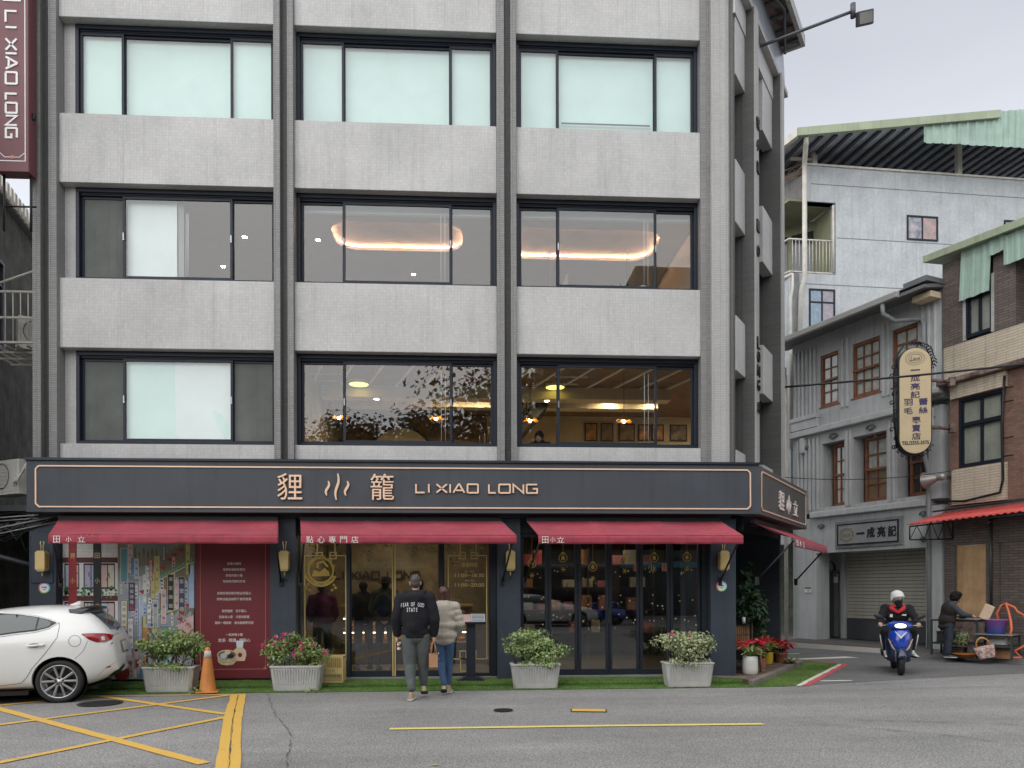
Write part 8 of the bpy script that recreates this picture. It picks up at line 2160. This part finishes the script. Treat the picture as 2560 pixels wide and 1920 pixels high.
P = head_prims(H_, fc, 1.0) + [('c', (0, .06, 1.18), H_ - V3((0, 0, .06)), .06, .055), ('c', (0, .07, 1.10), (0, .22, .84), .13, .13), ('e', (0, .07, 1.15), (.16, .10, .12))]
for s_, sg_ in (('L', -1), ('R', 1)):
    P += [('c', (sg_ * .08, .06, 1.17), jr['sh' + s_], .08, .05), ('c', jr['sh' + s_], jr['el' + s_], .048, .04), ('c', jr['el' + s_], jr['wr' + s_], .038, .027), ('c', jr['hip' + s_], jr['kn' + s_], .08, .055), ('c', jr['kn' + s_], jr['an' + s_], .052, .036), ('c', (0, .22, .82), jr['hip' + s_], .11, .085)]
    P += hand_prims(jr['wr' + s_], (-sg_ * .05, -1, .1), (-sg_, 0, 0), curl=.95, pn=(0, 0, -1))
blob('body', P, 'skin', rd, .007, 1)
P = [('e', (0, .07, 1.08), (.215, .15, .17)), ('e', (0, .13, .93), (.20, .16, .13)), ('c', (0, .08, 1.1), (0, .16, .9), .16, .16)]
for s_, sg_ in (('L', -1), ('R', 1)): P += [('c', (sg_ * .10, .06, 1.17), jr['sh' + s_], .10, .088), ('c', jr['sh' + s_], jr['el' + s_], .080, .068), ('c', jr['el' + s_], jr['el' + s_].lerp(jr['wr' + s_], .88), .066, .048)]
jk = blob('jacket', P, 'jacket_black', rd, .011, 2, (.008, 6, 6, 6), 3)
P = [('e', (0, .22, .82), (.17, .13, .10))]
for s_ in 'LR': P += [('c', jr['hip' + s_], jr['kn' + s_], .098, .080), ('c', jr['kn' + s_], jr['an' + s_] + V3((0, 0, .06)), .078, .054)]
blob('trousers', P, 'jacket_black', rd, .011, 2, (.006, 7, 7, 5), 4)
for sg_, s_ in ((-1, 'L'), (1, 'R')): MB().tube([jr['kn' + s_] + V3((sg_ * .083, 0, -.03)), jr['kn' + s_].lerp(jr['an' + s_], .5) + V3((sg_ * .072, 0, 0)), jr['an' + s_] + V3((sg_ * .055, 0, .06))], .012, 6).build('side_stripe', 'sticker_white', rd)
blob('hood', [('c', (-.13, .03, 1.225), (-.05, -.09, 1.165), .045, .035), ('c', (.13, .03, 1.225), (.05, -.09, 1.165), .045, .035), ('c', (-.05, -.09, 1.165), (0, -.115, 1.13), .033, .022), ('c', (.05, -.09, 1.165), (0, -.115, 1.13), .033, .022), ('c', (-.13, .04, 1.225), (.13, .04, 1.225), .05, .05)], 'hood_red', rd, .008, 2)
blob('face_mask', [('e', H_ + fc * .042 - V3((0, 0, .058)), (.070, .070, .062), (math.degrees(math.atan2(fc.y, fc.x)) - 90, 'Z')), ('e', H_ + fc * .06 - V3((0, 0, .115)), (.060, .045, .06))], 'jacket_black', rd, .006, 2)
for sg_ in (-1, 1):
    e_ = H_ + fc * .088 + fc.cross(V3((0, 0, 1))) * sg_ * .032 + V3((0, 0, .014)); MB().ball(tuple(e_), (.013, .008, .006), 10, 6).build('eye', 'hair_black', rd)
hm = MB(Matrix.Translation(H_ + V3((0, 0, .045))) @ Matrix.Rotation(math.atan2(fc.y, fc.x) - pi / 2, 4, 'Z'))
hm.lathe([(.118, -.03), (.122, .0), (.118, .04), (.10, .085), (.065, .115), (.001, .128)], 28); hm.build('helmet', 'shoe_white', rd, sub=1)
HM = Matrix.Translation(H_ + V3((0, 0, .045))) @ Matrix.Rotation(math.atan2(fc.y, fc.x) - pi / 2, 4, 'Z')
MB(HM).loft([[(.118 * cos(R(a)), .10 * 1.2 * sin(R(a)) + dy, z + .02 * sin(R(a))) for a in range(20, 161, 14)] for dy, z in ((0, .005), (.035, -.008), (.035, -.016), (0, -.006))], closed=False, caps=False).build('visor', 'shoe_white', rd)
for sg_ in (-1, 1): MB(HM).tube([(sg_ * .112, .0, -.03), (sg_ * .092, .01, -.10), (sg_ * .04, .05, -.16)], .009, 6).build('strap', 'plastic_black', rd)
for sg_ in (-1, 1): MB(HM).ball((sg_ * .113, -.01, -.045), (.012, .04, .04), 10, 8).build('helmet_cheek', 'shoe_white', rd)
bj = bvh_of(jk)
for x, z, w_ in ((-.11, 1.07, .045), (.11, 1.085, .07)): 
    loc, nor, *_ = bj.ray_cast(V3((x, -1, z)), V3((0, 1, 0)), 3); MB().box(x - w_ / 2, x + w_ / 2, loc.y - .014, loc.y - .002, z - (.028 if x < 0 else .012), z + (.028 if x < 0 else .012)).build('patch', 'sticker_white', rd)
shoe(rd, (-.20, -.04, .28), (-.19, -.31, .275), 'shoe_white', 'sole_black'); shoe(rd, (.24, -.05, .285), (.30, -.31, .30), 'shoe_white', 'sole_black', up=(.25, .15, 1))
for x, y, z in ((-.20, -.08, .35), (.235, -.10, .36)): MB().cyl((x, y, z - .03), (x, y, z + .08), .042, n=12).build('sock', 'sticker_white', rd)

# ------------------------------------------------------------------ street stall
SRZ2 = R(-51); SO = V3((10.9, 2.85, .104)); MSt = Matrix.Translation(SO) @ Matrix.Rotation(SRZ2, 4, 'Z')
at = lambda x, y, z=0: tuple(MSt @ V3((x, y, z)))
mat('angle_green', (.035, .055, .05), .6, .3, var=.2); mat('steel_top', (.42, .42, .41), .35, .6, var=.15)
def frame_table(label, x0, x1, y0, y1, h, m_='angle_green', top='steel_top', shelf=.25):
    t = thing('stall_table', label, 'table', tuple(SO), SRZ2)
    for x in (x0, x1):
        for y in (y0, y1): MB().box(x - .018, x + .018, y - .018, y + .018, 0, h).build('leg', m_, t)
    for z in (h - .04, shelf):
        b = MB(); b.box(x0 + .018, x1 - .018, y0 - .012, y0 + .012, z, z + .03); b.box(x0 + .018, x1 - .018, y1 - .012, y1 + .012, z, z + .03); b.box(x0 - .012, x0 + .012, y0 + .018, y1 - .018, z, z + .03); b.box(x1 - .012, x1 + .012, y0 + .018, y1 - .018, z, z + .03); b.build('rail', m_, t)
    MB().box(x0 - .03, x1 + .03, y0 - .03, y1 + .03, h + .001, h + .02).build('top', top, t); MB().box(x0 + .02, x1 - .02, y0 + .02, y1 - .02, shelf + .031, shelf + .04).build('shelf', m_, t)
    return t
frame_table('tall green metal stall table with a steel top', -.78, .12, -.15, .45, .80); frame_table('low green metal stall table holding the purple tub', .16, .80, -.30, .25, .50)
tb = thing('plastic_tub', 'purple and blue plastic tub on the low stall table', 'tub', at(.45, -.05, .525), SRZ2)
def grad(name, c0, c1, z0, z1):
    m, nt, out = nodes(name); L = nt.links.new; b_ = N(nt, 'BsdfPrincipled', Roughness=.4); tc_ = N(nt, 'TexCoord'); sp_ = N(nt, 'SeparateXYZ'); L(tc_.outputs['Object'], sp_.inputs[0]); mr = N(nt, 'MapRange'); mr.inputs[1].default_value = z0; mr.inputs[2].default_value = z1; L(sp_.outputs[2], mr.inputs[0])
    mx = N(nt, 'Mix', data_type='RGBA'); mx.inputs[6].default_value = rgba(c0); mx.inputs[7].default_value = rgba(c1); L(mr.outputs[0], mx.inputs[0]); L(mx.outputs[2], b_.inputs['Base Color']); L(b_.outputs[0], out.inputs[0])
grad('tub_dye', (.045, .08, .34), (.26, .10, .34), .05, .26)          # two-tone moulded plastic
MB().lathe([(.001, 0), (.165, 0), (.17, .01), (.215, .27), (.235, .285), (.235, .30), (.205, .30), (.16, .02)], 28).build('tub', 'tub_dye', tb)
cb_ = MB(Matrix.Translation((.2, .0, .82)) @ Matrix.Rotation(R(24), 4, 'Y')).box(-.10, .10, -.012, .012, .0, .33).build('cutting_board', 'bottle_cream', None, bevel=.01); cb_.matrix_world = MSt; tag(cb_, 'pale plastic cutting board leaning above the purple tub', 'cutting board')
tr = thing('orange_tray', 'shallow orange plastic tray on the ground under the stall', 'tray', at(-.05, -.36, .0), SRZ2); MB().lathe([(.001, .006), (.15, .006), (.16, 0), (.22, .075), (.235, .08), (.23, .088), (.155, .016)], 28).build('tray', 'cone_orange', tr)
lg = thing('vegetable_bag', 'thin plastic bag of pale green vegetables hanging from the tall stall table', 'bag', at(-.18, -.2, .28), SRZ2)
leafy('vegetables', 'leaf_pale', lg, crown_pts(420, (0, 0, .14), (.14, .09, .13), 91, lumps=10), .07, 92); glass_mat('thin_plastic', (.9, .95, .9), 1.25); blob('film', [('e', (0, 0, .14), (.155, .10, .15)), ('c', (-.09, 0, .22), (-.11, 0, .33), .03, .012), ('c', (.09, 0, .22), (.11, 0, .33), .03, .012)], 'thin_plastic', lg, .012, 2, (.008, 12, 12, 12), 2)
bk = thing('woven_basket', 'pink and white woven carrier basket standing before the low stall table', 'basket', at(.42, -.48, .0), SRZ2 + R(18)); mat('weave_pink', (.42, .17, .14), .6, var=.5, scale=16, col2=(.55, .42, .38))
MB(Matrix.Rotation(R(-16), 4, 'Y')).loft([[(x * w, y * d_, z) for x, y in ((-1, -1), (1, -1), (1, 1), (-1, 1))] for w, d_, z in ((.13, .09, .03), (.165, .11, .12), (.19, .12, .28), (.185, .118, .29), (.16, .10, .10))]).build('basket', 'weave_pink', bk, bevel=.01)
for y, m_ in ((-.10, 'cone_orange'), (.08, 'sign_cream')): MB(Matrix.Rotation(R(-16), 4, 'Y')).tube([(.13 * cos(R(a)), y, .26 + .20 * sin(R(a))) for a in range(0, 181, 15)], .012, 8).build('handle', m_, bk)
mat('hose_orange', (.62, .14, .055), .45)
hs_ = MB().tube([at(.52, .1, .55), at(.42, .12, .95), at(.50, .14, 1.12), at(.58, .15, 1.16), at(.64, .12, .98), at(.72, -.05, .8), at(.76, -.15, .62), at(.72, -.2, .4)], .026, 8).tube([at(.58, .18, 1.15), at(.72, .2, 1.08), at(.78, .2, .98), at(.92, .1, .92), at(.98, .05, .80), at(.96, .0, .70)], .026, 8).tube([at(.95, .0, .55), at(1.03, .0, .42), at(.98, -.05, .30), at(.80, -.1, .18), at(.92, -.1, .05), at(.75, -.2, .035)], .026, 8).build('garden_hose', 'hose_orange'); tag(hs_, 'bright orange hose looped over the low stall table', 'hose')
bw = thing('steel_bowl', 'shallow steel bowl on the tall stall table', 'bowl', at(-.22, .05, .822), SRZ2); MB().lathe([(.001, .004), (.06, .004), (.12, .05), (.13, .055), (.115, .05)], 24).build('bowl', 'steel', bw)
for i, (x, y, z, w_, d_, h_, m_, l) in enumerate(((-.55, .15, .30, .34, .28, .22, 'iron_grey', 'dark plastic crate on the lower shelf of the tall stall table'), (.48, .0, .295, .36, .26, .14, 'plate_white', 'white foam box on the lower shelf of the low stall table'), (-.35, -.02, .0, .40, .30, .18, 'interior_dark', 'black crate on the ground under the tall stall table'), (.55, .05, .0, .30, .26, .20, 'kraft', 'brown carton on the ground under the low stall table'), (-.62, .25, .822, .22, .18, .13, 'plate_white', 'small white box on the steel stall top'))):
    bx2 = thing('storage_box', l, 'box', at(x, y, z), SRZ2 + R(6 * i - 10)); frame_rect(MB(), -w_ / 2, w_ / 2, 0, h_, .012, -d_ / 2, d_ / 2).box(-w_ / 2 + .012, w_ / 2 - .012, -d_ / 2 + .01, d_ / 2 - .01, .012, h_ - .03).build('box', m_, bx2); MB().box(-w_ / 2 - .008, w_ / 2 + .008, -d_ / 2 - .008, d_ / 2 + .008, h_ - .018, h_ + .004).build('rim', m_, bx2)
# woman working at the stall
sw_ = thing('person', 'person in a dark vest bending over the street stall', 'person', (10.30, 2.72, .108), R(-28))
H_ = V3((.12, .06, 1.29)); fc = V3((.9, .5, -.1)).normalized()
ja = dict(shL=V3((.0, .15, 1.14)), elL=V3((.20, .26, .96)), wrL=V3((.36, .30, .90)), shR=V3((.02, -.12, 1.13)), elR=V3((.22, -.09, .93)), wrR=V3((.40, .05, .895)), hipL=V3((-.05, .09, .72)), knL=V3((-.04, .11, .40)), anL=V3((-.06, .11, .08)), hipR=V3((-.05, -.10, .72)), knR=V3((-.03, -.11, .40)), anR=V3((-.05, -.12, .08)))
P = head_prims(H_, fc, .95) + [('c', (.02, 0, 1.1), H_ - V3((.02, 0, .05)), .055, .05), ('c', (-.02, 0, 1.05), (-.05, 0, .74), .12, .125)]
for s_ in 'LR':
    P += [('c', (0, 0, 1.1), ja['sh' + s_], .08, .05), ('c', ja['sh' + s_], ja['el' + s_], .045, .038), ('c', ja['el' + s_], ja['wr' + s_], .036, .026), ('c', (-.05, 0, .74), ja['hip' + s_], .11, .08), ('c', ja['hip' + s_], ja['kn' + s_], .075, .055), ('c', ja['kn' + s_], ja['an' + s_], .05, .036)] + hand_prims(ja['wr' + s_], (1, .2, -.3), (0, -1 if s_ == 'L' else 1, .2), curl=.7, s=.92, pn=(0, 0, -1))
blob('body', P, 'skin', sw_, .007, 1)
blob('vest', [('e', (-.02, 0, 1.02), (.145, .20, .19)), ('e', (-.06, 0, .80), (.165, .205, .17)), ('e', (-.07, 0, .66), (.16, .20, .08)), ('c', (-.02, 0, 1.05), (-.06, 0, .75), .15, .165), ('e', (.02, 0, 1.15), (.09, .12, .06))], 'vest_brown', sw_, .0105, 2, (.006, 6, 6, 4), 5)
P = []
for s_ in 'LR': P += [('c', ja['sh' + s_], ja['el' + s_], .068, .058), ('c', ja['el' + s_], ja['el' + s_].lerp(ja['wr' + s_], .85), .057, .044), ('c', (0, 0, 1.08), ja['sh' + s_], .08, .066)]
blob('sleeves', P, 'sleeve_slate', sw_, .0105, 2, (.004, 9, 9, 9), 6)
P = [('e', (-.05, 0, .70), (.13, .17, .10))]
for s_ in 'LR': P += [('c', ja['hip' + s_], ja['kn' + s_], .092, .078), ('c', ja['kn' + s_], ja['an' + s_] + V3((0, 0, .03)), .076, .062)]
blob('trousers', P, 'trouser_slate', sw_, .0105, 2, (.006, 7, 7, 4), 7)
blob('hair', [('e', H_ + V3((-.02, -.01, .035)), (.098, .095, .09)), ('e', H_ + V3((-.05, -.02, -.02)), (.07, .085, .075)), ('e', H_ + V3((.02, -.01, .05)), (.09, .095, .075)), ('e', H_ + V3((-.01, -.03, .0)), (.085, .09, .08))], 'hair_black', sw_, .007, 1, (.012, 22, 22, 22), 8)
for y in (.11, -.12): shoe(sw_, (-.12, y, 0), (.12, y * 1.05, 0), 'shoe_black', 'sole_white', s=.9)

# ------------------------------------------------------------------ far side of the street, seen in the glass
mat('bark', (.07, .055, .04), .95, bump=.6, bscale=20); leaf_mat('tree_leaf', (.018, .04, .010), (.07, .11, .03), .5, .15)
def tree(x, y, h, label, seed):
    t = thing('street_tree', label, 'tree', (x, y, 0)); rnd = random.Random(seed)
    MB().tube([(0, 0, 0), (.1, 0, h * .2), (-.05, .1, h * .42), (.1, .1, h * .6)], [.22, .18, .15, .08], 10).build('trunk', 'bark', t)
    for k in range(9):
        a = rnd.uniform(0, 6.28); z = h * rnd.uniform(.28, .5); e_ = V3((cos(a) * h * .3, sin(a) * h * .25, z + h * rnd.uniform(.15, .4))); MB().tube([(0, 0, z), V3((0, 0, z)).lerp(e_, .5) + V3((0, 0, .2)), e_], [.09, .06, .02], 6).build('limb', 'bark', t)
    leafy('crown', 'tree_leaf', t, crown_pts(13000, (0, 0, h * .64), (h * .40, h * .30, h * .37), seed, lumps=46, fill=.3), .25, seed + 1, aspect=.65)
for x, y, h, l, sd in ((-9.5, -24.5, 9.8, 'spreading tree across the street behind the yellow box', 1), (-5.6, -25.5, 10.8, 'tall tree across the street opposite the entrance', 2), (-1.8, -24.8, 11.6, 'broad tree across the street opposite the second bay', 3), (2.0, -26, 13.8, 'tallest tree across the street opposite the folding doors', 4), (-14.5, -26, 9.0, 'tree at the far end of the row across the street', 5)): tree(x, y, h, l, sd)
ob = thing('opposite_building', 'low brown shop row across the street', 'building', (0, -30, 0))
mat('opp_wall', (.13, .085, .065), .85, var=.25, streak=.3); mat('opp_roof', (.10, .05, .04), .8, var=.2)
MB().box(-34, 30, -6, 0, 0, 5.2).build('wall', 'opp_wall', ob); MB().box(4.2, 9.5, -5, .3, 5.21, 15.5).box(9.52, 30, -5, .3, 5.21, 20).build('upper_storeys', 'opp_wall', ob); MB().hexa([(-34, -7, 5.2), (4.1, -7, 5.2), (4.1, 1.2, 5.2), (-34, 1.2, 5.2)], [(-34, -4, 7.2), (4.1, -4, 7.2), (4.1, -2, 7.2), (-34, -2, 7.2)]).build('roof', 'opp_roof', ob)
for k in range(12):
    x = -33 + k * 5.2; MB().box(x, x + 4.3, .0, .06, .1, 2.7).build('shopfront', 'dark_pane' if k % 3 else 'shutter_grey', ob); MB().box(x + .6, x + 1.8, .0, .05, 3.3, 4.6).box(x + 2.6, x + 3.8, .0, .05, 3.3, 4.6).build('window', 'window_dark', ob); MB().box(x, x + 4.4, .0, .5, 2.75, 3.1).build('canopy', ('print_red', 'eave_grey', 'print_teal')[k % 3], ob)
for k in range(20): MB().box(5.0 + (k % 5) * 4.2, 7.4 + (k % 5) * 4.2, .3, .36, 5.9 + (k // 5) * 2.4, 7.2 + (k // 5) * 2.4).build('window', 'window_dark', ob)
c2 = copy_tree(car); place(c2, (2.0, -19.0, 0), R(180), 'white hatchback parked across the street, mirrored in the shop glass')
for i, (x, a) in enumerate(((5.0, 70), (5.9, 75), (6.8, 66))):
    s2 = copy_tree(sc1); place(s2, (x, -19.6, .004), R(a), ('scooter parked next to the hatchback across the street', 'middle scooter parked across the street', 'scooter parked farthest from the hatchback across the street')[i])
# buildings closing the lane behind the corner
lb = thing('lane_building', 'plain greenish rendered building closing the lane behind the corner', 'building', (5.5, 15.5, 0), R(-12))
mat('lane_render', (.20, .23, .17), .9, var=.3, streak=.4); MB().box(-3, 9, 0, 4, 0, 9).build('wall', 'lane_render', lb)
for x in (-1.5, 1.0, 3.5): MB().box(x, x + 1.2, -.03, .0, 4.2, 5.8).build('window', 'window_dark', lb); MB().box(x, x + 1.2, -.03, .0, 1.0, 2.6).build('window', 'window_dark', lb)
